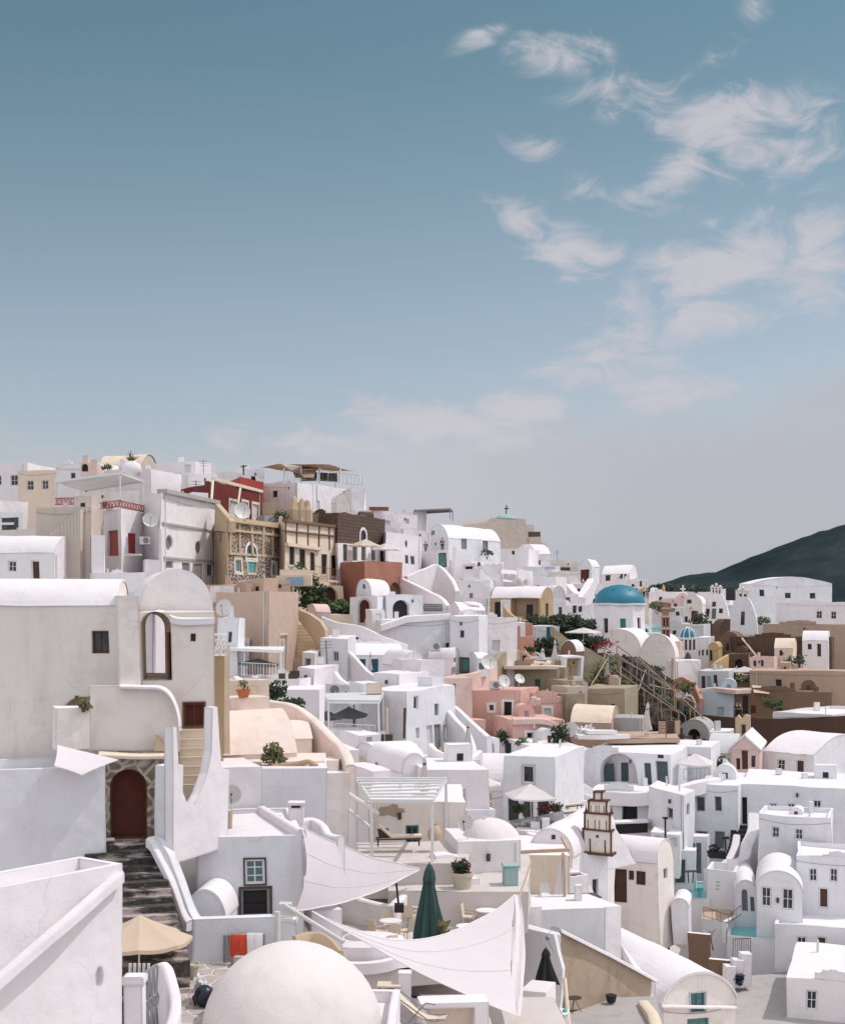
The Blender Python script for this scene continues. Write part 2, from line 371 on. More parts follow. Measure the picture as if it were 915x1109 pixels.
def house(name, label, cs, yt, yb, at=0, dep=6, roof='par', rise=None, m='white', rm=None, ops=(), base=3.5, cat='house', group=None, lip=.03, ph=.3, rt=.05, extra=True, clamp=True):
    """cs: (px, distance) of the wall corners as seen, left to right; the rest of the footprint follows. Returns (root, info)."""
    pts = [V(((x-CX)/F*D, D)) for x, D in cs]
    if len(pts) == 2 and clamp:
        dx = abs(pts[1].x-pts[0].x); dy = pts[1].y-pts[0].y; pts[1] *= (pts[0].y+max(-.38*dx, min(.38*dx, dy)))/pts[1].y
    if len(pts) == 2:
        d = (pts[1]-pts[0]).normalized(); n = V((-d.y, d.x)); pts += [pts[1]+n*dep, pts[0]+n*dep]
    elif len(pts) == 3: pts.append(pts[0]+pts[2]-pts[1])
    if len(cs) == 2 and at == 1: cs = [cs[0], (cs[1][0], pts[1].y)]
    zt = Z(yt, cs[at][1]); zb = Z(yb, cs[at][1])-base
    c = sum(pts, V((0, 0)))/4
    root = thing(name, label, cat, (c.x, c.y, zb), group)
    wb = B(); w0 = (pts[1]-pts[0]).length/2; w1 = (pts[2]-pts[1]).length/2
    vf, vs = roof == 'vf', roof == 'vs'
    hw = w0 if vf else w1
    rise = rise if rise else hw*.9
    lips = arc(hw, rise)
    holes = {}
    if not ops and extra and pts[0].y > 60 and cat == 'house' and zt-zb > 4 and w0 > 1.3:
        rr = random.Random(label+'w'); f = rr.choice((0, 0, 1)) if len(pts) == 4 and len(cs) == 3 else 0; a_, b_ = pts[f], pts[(f+1) % 4]; a0, a1 = a_.x/a_.y*F+CX, b_.x/b_.y*F+CX; k_ = rr.uniform(.3, .6); D_ = a_.y+(b_.y-a_.y)*k_; pxm = a0+(a1-a0)*k_; yw = HY-(zt-rr.uniform(.7, 1.2))*F/D_; s_ = F/D_
        if rr.random() < .8 and abs(a1-a0) > 9: ops = [(f, pxm-.28*s_*abs(a1-a0)/s_/((b_-a_).length), yw, pxm+.28*s_*abs(a1-a0)/s_/((b_-a_).length), yw+.8*s_, dict(kind='w', nx=2, ny=1, fr=rr.choice(('frame_grey', 'wood', 'frame_white', 'door_teal')), small=D_ > 150))]
    planes = [Plane(pts[i], pts[(i+1) % 4]) for i in range(4)]
    for op in ops:
        fi, x0, y0, x1, y1 = op[:5]; kw = dict(op[5]) if len(op) > 5 else {}
        pl = planes[fi]
        top = zt-.05
        if (vf and fi in (0, 2)) or (vs and fi in (1, 3)): top = zt+rise*.85
        holes.setdefault(fi, []).append(opening(wb, pl, x0, y0, x1, y1, root, lim=(.05, pl.L-.05, zb+.05, top), **kw))
    for i in range(4):
        pl = planes[i]; ol = [(0, zb), (pl.L, zb), (pl.L, zt)]
        if (vf and i in (0, 2)) or (vs and i in (1, 3)): ol += [(pl.L/2+x, zt+y) for x, y in lips[::-1][1:-1]]
        ol += [(0, zt)]
        facet(wb, pl.at, ol, holes.get(i, []))
    wb.obj('wall', m, root)
    rb = B(); rm = rm or m
    if roof in ('vf', 'vs'):
        i0 = 0 if vf else 1; pa, pb_ = planes[i0], planes[i0+2]
        big = arc(hw+rt, rise+rt)
        La, Lb = pa.L, pb_.L
        A0 = [pa.at(La/2+x, zt+y-.0, -lip) for x, y in big]; A1 = [pb_.at(Lb/2-x, zt+y, -lip) for x, y in big]
        I0 = [pa.at(La/2+x, zt+y-.02, -lip) for x, y in lips]; I1 = [pb_.at(Lb/2-x, zt+y-.02, -lip) for x, y in lips]
        ns = max(1, int((A0[0]-A1[0]).length/1.4))
        for k in range(len(big)-1):
            for q in range(ns): rb.quad(A0[k].lerp(A1[k], q/ns), A0[k+1].lerp(A1[k+1], q/ns), A0[k+1].lerp(A1[k+1], (q+1)/ns), A0[k].lerp(A1[k], (q+1)/ns))
            rb.quad(A0[k+1], A0[k], I0[k], I0[k+1]); rb.quad(A1[k], A1[k+1], I1[k+1], I1[k])
        for k in (0, -1): rb.quad(A0[k], I0[k], I1[k], A1[k])
        rb.obj('roof', rm, root, smooth=40)
    elif roof == 'par':
        t = min(.22, w0*.25, w1*.25)
        out = [pl.at(0, 0) for pl in planes]; cc = sum((q for q in out), V())/4
        inn = []
        for i in range(4):
            e1 = planes[i-1].d; e2 = planes[i].d; q = pts[i]+planes[i].n*t+planes[i-1].n*t*1.0
            inn.append(q)
        pb = B()
        for i in range(4):
            j = (i+1) % 4
            a, b_, c_, d_ = [V((p.x, p.y, zt)) for p in (pts[i], pts[j], inn[j], inn[i])]
            ns = max(1, int((a-b_).length/1.4))
            for q in range(ns):
                e, f_, g, h_ = a.lerp(b_, q/ns), a.lerp(b_, (q+1)/ns), d_.lerp(c_, (q+1)/ns), d_.lerp(c_, q/ns); pb.quad(e, f_, g, h_); pb.quad(h_, g, g-V((0, 0, ph)), h_-V((0, 0, ph)))
        pb.obj('parapet', m, root)
        facet(rb, lambda x, y: V((x, y, zt-ph)), [tuple(p) for p in inn]); rb.obj('roof', rm, root)
    else:
        facet(rb, lambda x, y: V((x, y, zt)), [tuple(p) for p in pts]); rb.obj('roof', rm, root)
    if extra and pts[0].y > 55 and cat == 'house':
        rr = random.Random(label); top = pts[0]*.25+pts[1]*.25+pts[2]*.25+pts[3]*.25; zf = zt-(ph if roof == 'par' else 0)
        if roof in ('flat', 'par') and w0 > .8 and w1 > .8:
            for _ in range(rr.choice((0, 1, 1, 2))):
                q = pts[0]+(pts[1]-pts[0])*rr.uniform(.15, .85)+(pts[3]-pts[0])*rr.uniform(.2, .85); h_ = rr.uniform(.35, .9)
                if rr.random() < .5: B().box((q.x, q.y, zf), rr.uniform(.3, .6), rr.uniform(.3, .6), h_).obj('vent', m, root)
                else: B().cyl((q.x, q.y, zf), .07, h_, 7).obj('vent_pipe', 'pvc', root)
            if rr.random() < .5 and w0 > 1.6 and w1 > 1.8:
                q = pts[0]+(pts[1]-pts[0])*rr.choice((.25, .5, .75))+(pts[3]-pts[0])*.72; s1, s2, h_ = rr.uniform(.9, 1.9), rr.uniform(1.0, 1.6), rr.uniform(.5, 1.25)
                e = planes[0].d; n_ = planes[0].n; o_ = V((q.x, q.y, zf-.1))-V((e.x, e.y, 0))*s1/2-V((n_.x, n_.y, 0))*s2/2
                if rr.random() < .6: B().frame_box(o_, V((e.x, e.y, 0))*s1, V((n_.x, n_.y, 0))*s2, V((0, 0, h_+.1))).obj('stair_head', m, root)
                else:
                    b = B(); ar = arc(s1/2, s1*.42, 10); cs_ = [o_+V((e.x, e.y, 0))*(s1/2+x)+V((0, 0, h_*.5+y)) for x, y in ar]; f_ = V((n_.x, n_.y, 0))*s2
                    lo = [o_, o_+V((e.x, e.y, 0))*s1]; front = [lo[1]]+cs_[::-1]+[lo[0]]; k_ = len(front); b.add(front+[p+f_ for p in front], [list(range(k_))]+[[i_+1, i_, k_+i_, k_+i_+1] for i_ in range(k_-1)]); b.obj('skylight_vault', m, root)
                w_1 = o_+V((e.x, e.y, 0))*s1*.38-V((n_.x, n_.y, 0))*.012+V((0, 0, .12)); B().frame_box(w_1, V((e.x, e.y, 0))*s1*.26, V((n_.x, n_.y, 0))*.01, V((0, 0, h_*.45))).obj('vent', rr.choice(('door_black', 'frame_grey', 'wood')), root)
            if rr.random() < .35 and w0 > 2:
                u = pl_u = rr.uniform(0, .4)*planes[0].L; L_ = planes[0].L*rr.uniform(.25, .5); b = B(); p0, p1 = planes[0].at(u, zf, .02), planes[0].at(u+L_, zf, .02); n_ = planes[0].n
                for q in range(5): a_, c_ = p0.lerp(p1, q/5), p0.lerp(p1, (q+1)/5); b.frame_box(a_, c_-a_, V((n_.x, n_.y, 0))*.2, V((0, 0, .25+.35*math.sin(PI*(q+.5)/5))))
                b.obj('roof_wall', m, root)
            if not ops and rr.random() < .55 and w0 > 1.8 and zt-zb > 4:
                b = B(); e = planes[0].d; n_ = planes[0].n; s_ = rr.choice((-1, 1)); u = planes[0].L*(.12 if s_ > 0 else .88)
                for q in range(9): b.frame_box(planes[0].at(u+s_*q*.28, zb, -.75), V((e.x, e.y, 0))*s_*.30, V((n_.x, n_.y, 0))*.75, V((0, 0, zt-zb-.25-.2*q)))
                b.obj('steps', m, root)
            if rr.random() < .14:
                q = pts[0]*.3+pts[2]*.7; b = B().tube((q.x, q.y, zf), (q.x, q.y, zf+1.9), .035, 4); [b.tube((q.x-.45, q.y, zf+z_), (q.x+.45, q.y, zf+z_), .02, 3) for z_ in (1.3, 1.55, 1.8)]; b.obj('antenna', 'iron', root)
        pl = planes[rr.choice((0, 1)) if len(cs) == 3 else 0]
        if rr.random() < .35 and pl.L > 2: u = pl.L*rr.choice((.06, .93)); B().tube(pl.at(u, zt-.1, -.06), pl.at(u, zb, -.06), .05, 5).obj('downpipe', 'pvc', root)
        if rr.random() < .3 and pl.L > 2: u = pl.L*rr.uniform(.3, .7); B().tube(pl.at(u, zt-.5, -.12), pl.at(u, zt-.8, -.12), .09, 6).obj('wall_lamp', 'iron', root)
        if rr.random() < .3 and pl.L > 3: B().path([pl.at(pl.L*k/6, zt-.35-.22*math.sin(PI*k/6), -.04) for k in range(7)], .011, 3).obj('cable', 'iron', root)
    return root, dict(pl=planes, zt=zt, zb=zb, c=c, pts=pts)
def upright(name, label, a, b, outline, t=.35, m='white', ops=(), cat='wall', group=None, parent=None, top=None):
    """a wall standing on the line a=(px,D) -> b=(px,D); its outline is given by picture points lying in that plane"""
    pa, pb = [V(((x-CX)/F*D, D)) for x, D in (a, b)]; pl = Plane(pa, pb)
    ol = [pl.hit(*q) for q in outline]
    area = sum(ol[i-1][0]*ol[i][1]-ol[i][0]*ol[i-1][1] for i in range(len(ol)))
    if area < 0: ol = ol[::-1]
    us = [q[0] for q in ol]; vs = [q[1] for q in ol]
    root = parent or thing(name, label, cat, tuple(pl.at((min(us)+max(us))/2, min(vs), t/2)), group)
    wb = B(); ops = [op[1:] if len(op) == 6 else op for op in ops]; hs = [opening(wb, pl, *op[:4], root, **dict(op[4])) for op in ops]
    facet(wb, pl.at, ol, hs)
    facet(wb, lambda u, v: pl.at(u, v, t), ol, [h for h, op in zip(hs, ops) if dict(op[4]).get('kind') == 'h'], True)
    for i in range(len(ol)):
        j = (i+1) % len(ol); wb.quad(pl.at(*ol[j]), pl.at(*ol[i]), pl.at(*ol[i], t), pl.at(*ol[j], t))
    wb.obj('wall', m, root)
    return root
def curve(pts, n=6):
    """Catmull-Rom through points (tuples of any length)"""
    out = []; q = [pts[0]]+list(pts)+[pts[-1]]
    for i in range(1, len(q)-2):
        for k in range(n):
            t = k/n; out.append(tuple(.5*((2*b)+(-a+c)*t+(2*a-5*b+4*c-d)*t*t+(-a+3*b-3*c+d)*t**3) for a, b, c, d in zip(q[i-1], q[i], q[i+1], q[i+2])))
    out.append(tuple(pts[-1])); return out
def ribbon(name, label, pts, h=2, t=.3, m='white', cat='wall', group=None, smooth=True, world=False, parent=None):
    """wall that follows a curve; pts = (px, py, D) of its top edge"""
    q = [tuple(p) if world else tuple(P(*p)) for p in pts]; q = curve(q, 5) if smooth and len(q) > 2 else q
    q = [V(p) for p in q]; b = B(); n = len(q); vs = []
    for i, p in enumerate(q):
        d = (q[min(i+1, n-1)]-q[max(i-1, 0)]); d.z = 0; d = d.normalized() if d.length > 1e-6 else V((1, 0, 0)); s = V((-d.y, d.x, 0))*t/2
        hh = h if not isinstance(h, (list, tuple)) else h[0]+(h[1]-h[0])*i/(n-1)
        vs += [p-s-V((0, 0, hh)), p-s-V((0, 0, .06)), p-s*.6, p+s*.6, p+s-V((0, 0, .06)), p+s-V((0, 0, hh))]
    fs = []
    for i in range(n-1):
        for k in range(5): fs.append([i*6+k, (i+1)*6+k, (i+1)*6+k+1, i*6+k+1])
    fs += [list(range(6))[::-1], list(range((n-1)*6, n*6))]
    b.add(vs, fs)
    if parent is not None: return b.obj(name, m, parent, smooth=35)
    return solo(b, name, m, label, cat, group, smooth=35)
def slab(name, label, z, poly, t=.3, m='floor', kind='structure', cat=None, group=None):
    """horizontal floor at height z whose outline is given by picture points; z may be (px,py,D)"""
    if isinstance(z, tuple): z = Z(z[1], z[2])
    pts = [G(x, y, z) for x, y in poly]; b = B()
    a = sum(pts[i-1].x*pts[i].y-pts[i].x*pts[i-1].y for i in range(len(pts)))
    if a < 0: pts = pts[::-1]
    ol = [(p.x, p.y) for p in pts]
    facet(b, lambda x, y: V((x, y, z)), ol); facet(b, lambda x, y: V((x, y, z-t)), ol, flip=True)
    for i in range(len(ol)):
        j = (i+1) % len(ol); b.quad(V((*ol[i], z-t)), V((*ol[j], z-t)), V((*ol[j], z)), V((*ol[i], z)))
    if kind == 'structure': return structure(b, name, m)
    return solo(b, name, m, label, cat, group)
def stairs(name, label, bot, top, w, n, m='white', drop=1.2, rz=None, parent=None, group=None, world=False, side=0):
    """a flight from bot to top ((px,py,D) of the middle of the first and last tread), width in metres"""
    A, C = (V(bot), V(top)) if world else (P(*bot), P(*top)); d = C-A; dz = d.z/n; d.z = 0; L = d.length; d.normalize(); s = V((-d.y, d.x, 0)); b = B()
    for k in range(n):
        o = A+d*(L*k/n)-s*w/2; o.z = A.z+dz*k-drop
        b.frame_box(o, d*(L/n+.02), s*w, V((0, 0, drop+dz)))
    if parent is not None: return b.obj('steps', m, parent)
    return solo(b, name, m, label, 'stairs', group)
# ---------------------------------------------------------------- things built once and copied
def at_z(px, py, D): return P(px, py, D)
def open_parasol(label, apex, D, w, h=2.3, sides=4, canopy='canvas_white', rz=0, rise=.45, pole='metal_white', group=None):
    p = P(*apex, D); base = p-V((0, 0, h)); root = thing('parasol', label, 'parasol', base, group)
    b = B(); n = sides; rings = [(0, 0), (.33, .36), (.66, .70), (1, 1)]
    r0 = w/2/math.cos(PI/n) if n == 4 else w/2; per = 4
    vs = []
    for q, dz in rings:
        for k in range(n*per):
            a = rz+2*PI*k/(n*per); kk = (k % per)/per; c = math.cos(PI/n)/math.cos((kk-.5)*2*PI/n); sag = .10*math.sin(PI*kk)*q
            vs.append(p+V((math.cos(a)*r0*q*c*1, math.sin(a)*r0*q*c, -rise*dz-sag*.6+.02)))
    m_ = n*per; fs = [[i*m_+k, i*m_+(k+1) % m_, (i+1)*m_+(k+1) % m_, (i+1)*m_+k] for i in range(len(rings)-1) for k in range(m_)]
    last = (len(rings)-1)*m_; vs += [vs[last+k]-V((0, 0, .10)) for k in range(m_)]
    fs += [[last+k, last+(k+1) % m_, last+m_+(k+1) % m_, last+m_+k] for k in range(m_)]
    b.add(vs, fs); b.obj('canopy', canopy, root)
    q = B(); q.cyl(base, .028, h-.05, 8); q.obj('pole', pole, root)
    q = B(); q.cyl(base, .28, .08, 12); q.obj('base', 'concrete', root)
    q = B()
    for k in range(n):
        a = rz+2*PI*k/n; q.tube(p-V((0, 0, .55)), p+V((math.cos(a)*r0*.6, math.sin(a)*r0*.6, -rise*.66)), .012, 4)
    q.obj('rib', pole, root)
    return root
def closed_parasol(label, top, D, h, r, canopy='canvas_white', pole=.5, group=None, pm='metal_white', folds=7, tip=.0):
    """h canopy height, r bottom radius; drawn in folds round the pole"""
    p = P(*top, D); base = p-V((0, 0, h+pole)); root = thing('folded_parasol', label, 'parasol', base, group); b = B(); n = folds*4; pr = []
    prof = [(0, 0), (.16, .02), (.34, .10), (.42, .2), (.38, .26), (.6, .5), (.85, .8), (1, .97), (.94, 1)]; vs = []
    for i, (q, z) in enumerate(prof):
        for k in range(n):
            a = 2*PI*k/n; f = 1+.42*math.cos(folds*a+.5*math.sin(i))*(.3+.7*z)+.08*math.sin(3*a+i)
            vs.append(p+V((math.cos(a)*r*q*f, math.sin(a)*r*q*f, -h*z-(.05*math.cos(folds*a) if z > .9 else 0))))
    b.add(vs, [[i*n+k, (i+1)*n+k, (i+1)*n+(k+1) % n, i*n+(k+1) % n] for i in range(len(prof)-1) for k in range(n)])
    b.obj('canopy', canopy, root, smooth=50)
    q = B(); q.cyl(base, .025, h+pole+.05, 8); q.obj('pole', pm, root)
    q = B(); q.cyl(base, .25, .07, 12); q.obj('base', 'concrete', root)
    q = B(); q.lathe(p-V((0, 0, h*.24)), [(r*.44, -.04), (r*.47, 0), (r*.44, .04)], 16); q.obj('tie', 'canvas_dark' if canopy != 'canvas_green' else 'black', root)
    return root
def dish(label, px, py, D, r=.4, az=-.6, el=.5, m='pvc', group=None):
    """satellite dish turned by az from the camera, tilted up by el"""
    c = P(px, py, D); root = thing('satellite_dish', label, 'satellite dish', c-V((0, 0, r+.35)), group)
    dr = V((math.sin(az)*math.cos(el), -math.cos(az)*math.cos(el), math.sin(el))); M = dr.to_track_quat('Z', 'Y').to_matrix()
    b = B(); t = B().lathe((0, 0, 0), [(0, 0), (r*.5, r*.05), (r*.8, r*.14), (r, r*.24), (r*1.0, r*.20), (r*.5, r*.0), (0, -.04)], 20)
    b.add([c+M@p for p in t.v], t.f); b.obj('reflector', m, root, smooth=40)
    q = B(); f = c+dr*r*.95; q.tube(c+M@V((0, -r*.95, r*.2)), f, .015, 5); q.tube(f, f-dr*.12, .04, 6); q.obj('feed_arm', 'iron', root)
    q = B(); q.tube(c-dr*.05, c-dr*.15-V((0, 0, r*.3)), .03, 6); q.tube(c-dr*.15-V((0, 0, r*.3)), c-dr*.15-V((0, 0, r+.35)), .03, 6); q.obj('mast', 'pvc', root)
    return root
def ac_unit(label, px, py, D, w=.85, rz=0, group=None):
    c = P(px, py, D); root = thing('air_conditioner', label, 'air conditioner', c, group); h = w*.72
    b = B().box(c, w, .32, h, rz); b.obj('casing', 'pvc', root)
    ux = V((math.cos(rz), math.sin(rz), 0)); uy = V((math.sin(rz), -math.cos(rz), 0))
    q = B(); o = c+ux*w*.12+uy*.165+V((0, 0, h/2)); t = [o+ux*math.cos(a*PI/8)*h*.40+V((0, 0, math.sin(a*PI/8)*h*.40)) for a in range(16)]
    q.add(t+[p+uy*.015 for p in t], [list(range(16, 32))]+[[k, (k+1) % 16, 16+(k+1) % 16, 16+k] for k in range(16)]); q.obj('fan_grille', 'ac_grey', root)
    q = B().box(c-V((0, 0, .06)), w*.9, .25, .06, rz); q.obj('foot', 'iron', root)
    return root
def pot_plant(label, px, py, D, r=.25, h=.35, fr=.4, leaf='leaf', pot='pot', cnt=120, name='potted_plant', group=None, fl=False):
    c = P(px, py, D); root = thing(name, label, 'potted plant', c, group)
    b = B().lathe(c, [(0, 0), (r*.7, 0), (r, h*.85), (r*1.12, h*.86), (r*1.12, h), (r*.95, h), (r*.9, h*.9), (0, h*.9)], 14); b.obj('pot', pot, root, smooth=35)
    b = B().leaves(c+V((0, 0, h+fr*.6)), fr, fr, fr, cnt, fr*.22); b.obj('foliage', leaf, root)
    if fl: b = B().leaves(c+V((0, 0, h+fr*.75)), fr*1.05, fr*1.05, fr, cnt//9, fr*.16); b.obj('flower', 'flower', root)
    return root
def shrub(label, px, py, D, rx, rz, leaf='leaf', cnt=400, size=.16, name='shrub', ry=None, lumps=8, cat='plant', group=None):
    """px,py = middle of the foliage"""
    c = P(px, py, D); root = thing(name, label, cat, c-V((0, 0, rz)), group)
    b = B().leaves(c, rx, ry or rx*.8, rz, cnt, size, lumps=lumps); b.obj('foliage', leaf, root)
    q = B()
    for k in range(3): q.tube(c-V((0, 0, rz*1.1)), c+V((R.uniform(-.4, .4)*rx, R.uniform(-.3, .3)*rx, R.uniform(-.2, .3)*rz)), .05, 5, .02)
    q.obj('stem', 'trunk', root)
    return root
def chimney(label, px, py, D, w=.5, h=.9, kind='cap', m='bright', parent=None, group=None):
    """px,py = top centre"""
    c = P(px, py, D)-V((0, 0, h)); root = parent or thing('chimney', label, 'chimney', c, group)
    b = B().box(c-V((0, 0, 1.0)), w, w, h*.7+1.0)
    if kind == 'cap':
        b.box(c+V((0, 0, h*.85)), w*1.15, w*1.15, h*.15)
        for sx in (-1, 1):
            for sy in (-1, 1): b.box(c+V((sx*w*.4, sy*w*.4, h*.7)), w*.18, w*.18, h*.15)
    else: b.lathe(c, [(w*.55, h*.7), (w*.6, h*.74), (w*.5, h*.9), (w*.25, h), (0, h)], 12)
    o = b.obj('stack', m, root)
    q = B().box(c+V((0, 0, h*.701)), w*.6, w*.6, h*.14); q.obj('flue', 'black', root)
    return root
# people: one skinned body, with clothes and hair as children
def person(label, px, py, D, hgt=1.7, top='cloth_black', leg='cloth_black', rz=0, pose='stand', group=None, prop=None):
    """px,py = feet (or seat)"""
    g = P(px, py, D); root = thing('person', label, 'person', g, group); k = hgt/1.75
    sit = pose == 'sit'; hz = .95 if not sit else .46
    J = {'pel': (0, 0, hz), 'wa': (0, 0, hz+.18), 'ch': (0, .01, hz+.42), 'ne': (0, 0, hz+.55), 'he': (0, -.02, hz+.66), 'ht': (0, -.01, hz+.79)}
    rad = {'pel': (.15, .11), 'wa': (.13, .10), 'ch': (.16, .11), 'ne': (.055, .055), 'he': (.085, .10), 'ht': (.06, .07)}
    E = [('pel', 'wa'), ('wa', 'ch'), ('ch', 'ne'), ('ne', 'he'), ('he', 'ht')]
    for s, n in ((-1, 'l'), (1, 'r')):
        if sit: leg_ = [(s*.10, -.02, hz), (s*.12, -.45, hz+.03), (s*.12, -.50, .05), (s*.12, -.62, .03)]
        elif pose == 'walk': leg_ = [(s*.10, 0, .90), (s*.10, -.12*s-.05, .50), (s*.10, -.22*s+.03, .07), (s*.10, -.22*s-.12, .03)]
        else: leg_ = [(s*.10, 0, .90), (s*.11, -.02, .50), (s*.11, .02, .07), (s*.12, -.12, .03)]
        if pose == 'phone' : arm = [(s*.19, 0, hz+.45), (s*.25, -.06, hz+.20), (s*.10, -.26, hz+.38), (s*.05, -.32, hz+.44)]
        elif sit: arm = [(s*.19, 0, hz+.45), (s*.26, -.08, hz+.20), (s*.14, -.30, hz+.14), (s*.11, -.37, hz+.12)]
        else: arm = [(s*.19, 0, hz+.45), (s*.26, .02, hz+.18), (s*.27, -.06, hz-.06), (s*.27, -.09, hz-.15)]
        for i, (p, r) in enumerate(zip(leg_, (.085, .062, .042, .035))): J['L%s%d' % (n, i)] = p; rad['L%s%d' % (n, i)] = (r, r)
        for i, (p, r) in enumerate(zip(arm, (.055, .042, .032, .028))): J['A%s%d' % (n, i)] = p; rad['A%s%d' % (n, i)] = (r, r)
        E += [('pel', 'L%s0' % n), ('L%s0' % n, 'L%s1' % n), ('L%s1' % n, 'L%s2' % n), ('L%s2' % n, 'L%s3' % n), ('ch', 'A%s0' % n), ('A%s0' % n, 'A%s1' % n), ('A%s1' % n, 'A%s2' % n), ('A%s2' % n, 'A%s3' % n)]
    ks = list(J)
    def skinned(nm, keys, edges, grow_, mt):
        me = bpy.data.meshes.new(nm); ix = {q: i for i, q in enumerate(keys)}
        rot = Matrix.Rotation(rz, 3, 'Z')
        me.from_pydata([tuple(rot @ (V(J[q])*k)) for q in keys], [(ix[a], ix[b]) for a, b in edges], [])
        o = bpy.data.objects.new(nm, me); COL.objects.link(o)
        o.modifiers.new('s', 'SKIN'); sv = me.skin_vertices[0].data
        for i, q in enumerate(keys): sv[i].radius = (rad[q][0]*k+grow_, rad[q][1]*k+grow_); sv[i].use_root = (i == 0)
        sb = o.modifiers.new('b', 'SUBSURF'); sb.levels = sb.render_levels = 1
        dg = bpy.context.evaluated_depsgraph_get(); em = bpy.data.meshes.new_from_object(o.evaluated_get(dg)); bpy.data.objects.remove(o)
        em.materials.clear(); em.materials.append(mat(mt)); em.polygons.foreach_set('use_smooth', [True]*len(em.polygons))
        r = bpy.data.objects.new(nm, em); COL.objects.link(r); r.parent = root; return r
    skinned('body', ks, E, 0, 'skin')
    tk = ['pel', 'wa', 'ch', 'Al0', 'Al1', 'Ar0', 'Ar1']; skinned('shirt', tk, [('pel', 'wa'), ('wa', 'ch'), ('ch', 'Al0'), ('Al0', 'Al1'), ('ch', 'Ar0'), ('Ar0', 'Ar1')], .018, top)
    lk = ['pel', 'Ll0', 'Ll1', 'Ll2', 'Lr0', 'Lr1', 'Lr2']; skinned('trousers', lk, [('pel', 'Ll0'), ('Ll0', 'Ll1'), ('Ll1', 'Ll2'), ('pel', 'Lr0'), ('Lr0', 'Lr1'), ('Lr1', 'Lr2')], .016, leg)
    rot = Matrix.Rotation(rz, 3, 'Z'); hc = g+rot @ (V((0, .02, hz+.76))*k)
    B().sphere(hc, .105*k, 8, 1.0).obj('hair', 'hair', root, smooth=60)
    return root
def chair_proto(label, group, mt='linen', loc=(0, 0, 0)):
    root = thing('chair', label, 'chair', loc, group); c = V(loc)
    B().box(c+V((0, 0, .42)), .46, .46, .05).obj('seat', mt, root)
    b = B(); b.add([c+V((x, y, z)) for x, y, z in ((-.23, .23, .46), (.23, .23, .46), (.21, .30, .92), (-.21, .30, .92), (-.23, .26, .46), (.23, .26, .46), (.21, .33, .92), (-.21, .33, .92))], [[0, 1, 2, 3], [7, 6, 5, 4], [0, 4, 5, 1], [1, 5, 6, 2], [2, 6, 7, 3], [3, 7, 4, 0]]); b.obj('backrest', mt, root)
    for sx in (-1, 1):
        for sy in (-1, 1): B().tube(c+V((sx*.20, sy*.20, .43)), c+V((sx*.23, sy*.24, 0)), .02, 5).obj('leg', mt, root)
    for sx in (-1, 1): B().path([c+V((sx*.24, .26, .68)), c+V((sx*.25, -.18, .66)), c+V((sx*.23, -.2, .44))], .018).obj('armrest', mt, root)
    return root
def table_proto(label, group, r=.42, mt='cloth_white', loc=(0, 0, 0), h=.74, square=False):
    root = thing('table', label, 'table', loc, group); c = V(loc)
    if square: B().box(c+V((0, 0, h-.04)), r*2, r*2, .04).obj('tabletop', mt, root)
    else: B().cyl(c+V((0, 0, h-.04)), r, .04, 24).obj('tabletop', mt, root)
    B().cyl(c+V((0, 0, .03)), .035, h-.07, 8).obj('column', 'metal_white', root); B().cyl(c, .24, .03, 16).obj('foot', 'metal_white', root)
    return root
def lounger(label, px, py, D, rz=0, mt='wood', cush='linen', group=None, name='sun_lounger'):
    c = P(px, py, D); root = thing(name, label, 'sun lounger', c, group); M = Matrix.Rotation(rz, 3, 'Z')
    def T(x, y, z): return c+M @ V((x, y, z))
    b = B()
    for y in (-.3, .3): b.frame_box(T(-.95, y-.03, .28), M @ V((1.9, 0, 0)), M @ V((0, .06, 0)), V((0, 0, .06)))
    b.obj('frame', mt, root)
    b = B(); b.frame_box(T(-.3, -.28, .35), M @ V((1.25, 0, 0)), M @ V((0, .56, 0)), V((0, 0, .09))); b.obj('seat', cush, root)
    b = B(); b.frame_box(T(-.3, -.28, .37), M @ V((-.55, 0, .5)), M @ V((0, .56, 0)), M @ V((.05, 0, .07))); b.obj('backrest', cush, root)
    for x in (-.85, .85):
        for y in (-.28, .28): B().tube(T(x, y, .3), T(x, y, 0), .03, 5).obj('leg', mt, root)
    return root
def railing(name, label, pts, h=.95, m='iron', n=8, group=None, world=False, bars=True, cat='railing'):
    q = [V(p) if world else P(*p) for p in pts]; root = thing(name, label, cat, q[0]-V((0, 0, 0)), group); b = B()
    b.path([p+V((0, 0, h)) for p in q], .025); b.obj('top_rail', m, root); B().path([p+V((0, 0, .12)) for p in q], .02).obj('bottom_rail', m, root)
    pb = B()
    for a, c in zip(q, q[1:]):
        for k in range(n+1):
            p = a.lerp(c, k/n); pb.tube(p, p+V((0, 0, h)), .014 if k % 4 else .022, 4)
    pb.obj('baluster', m, root); return root
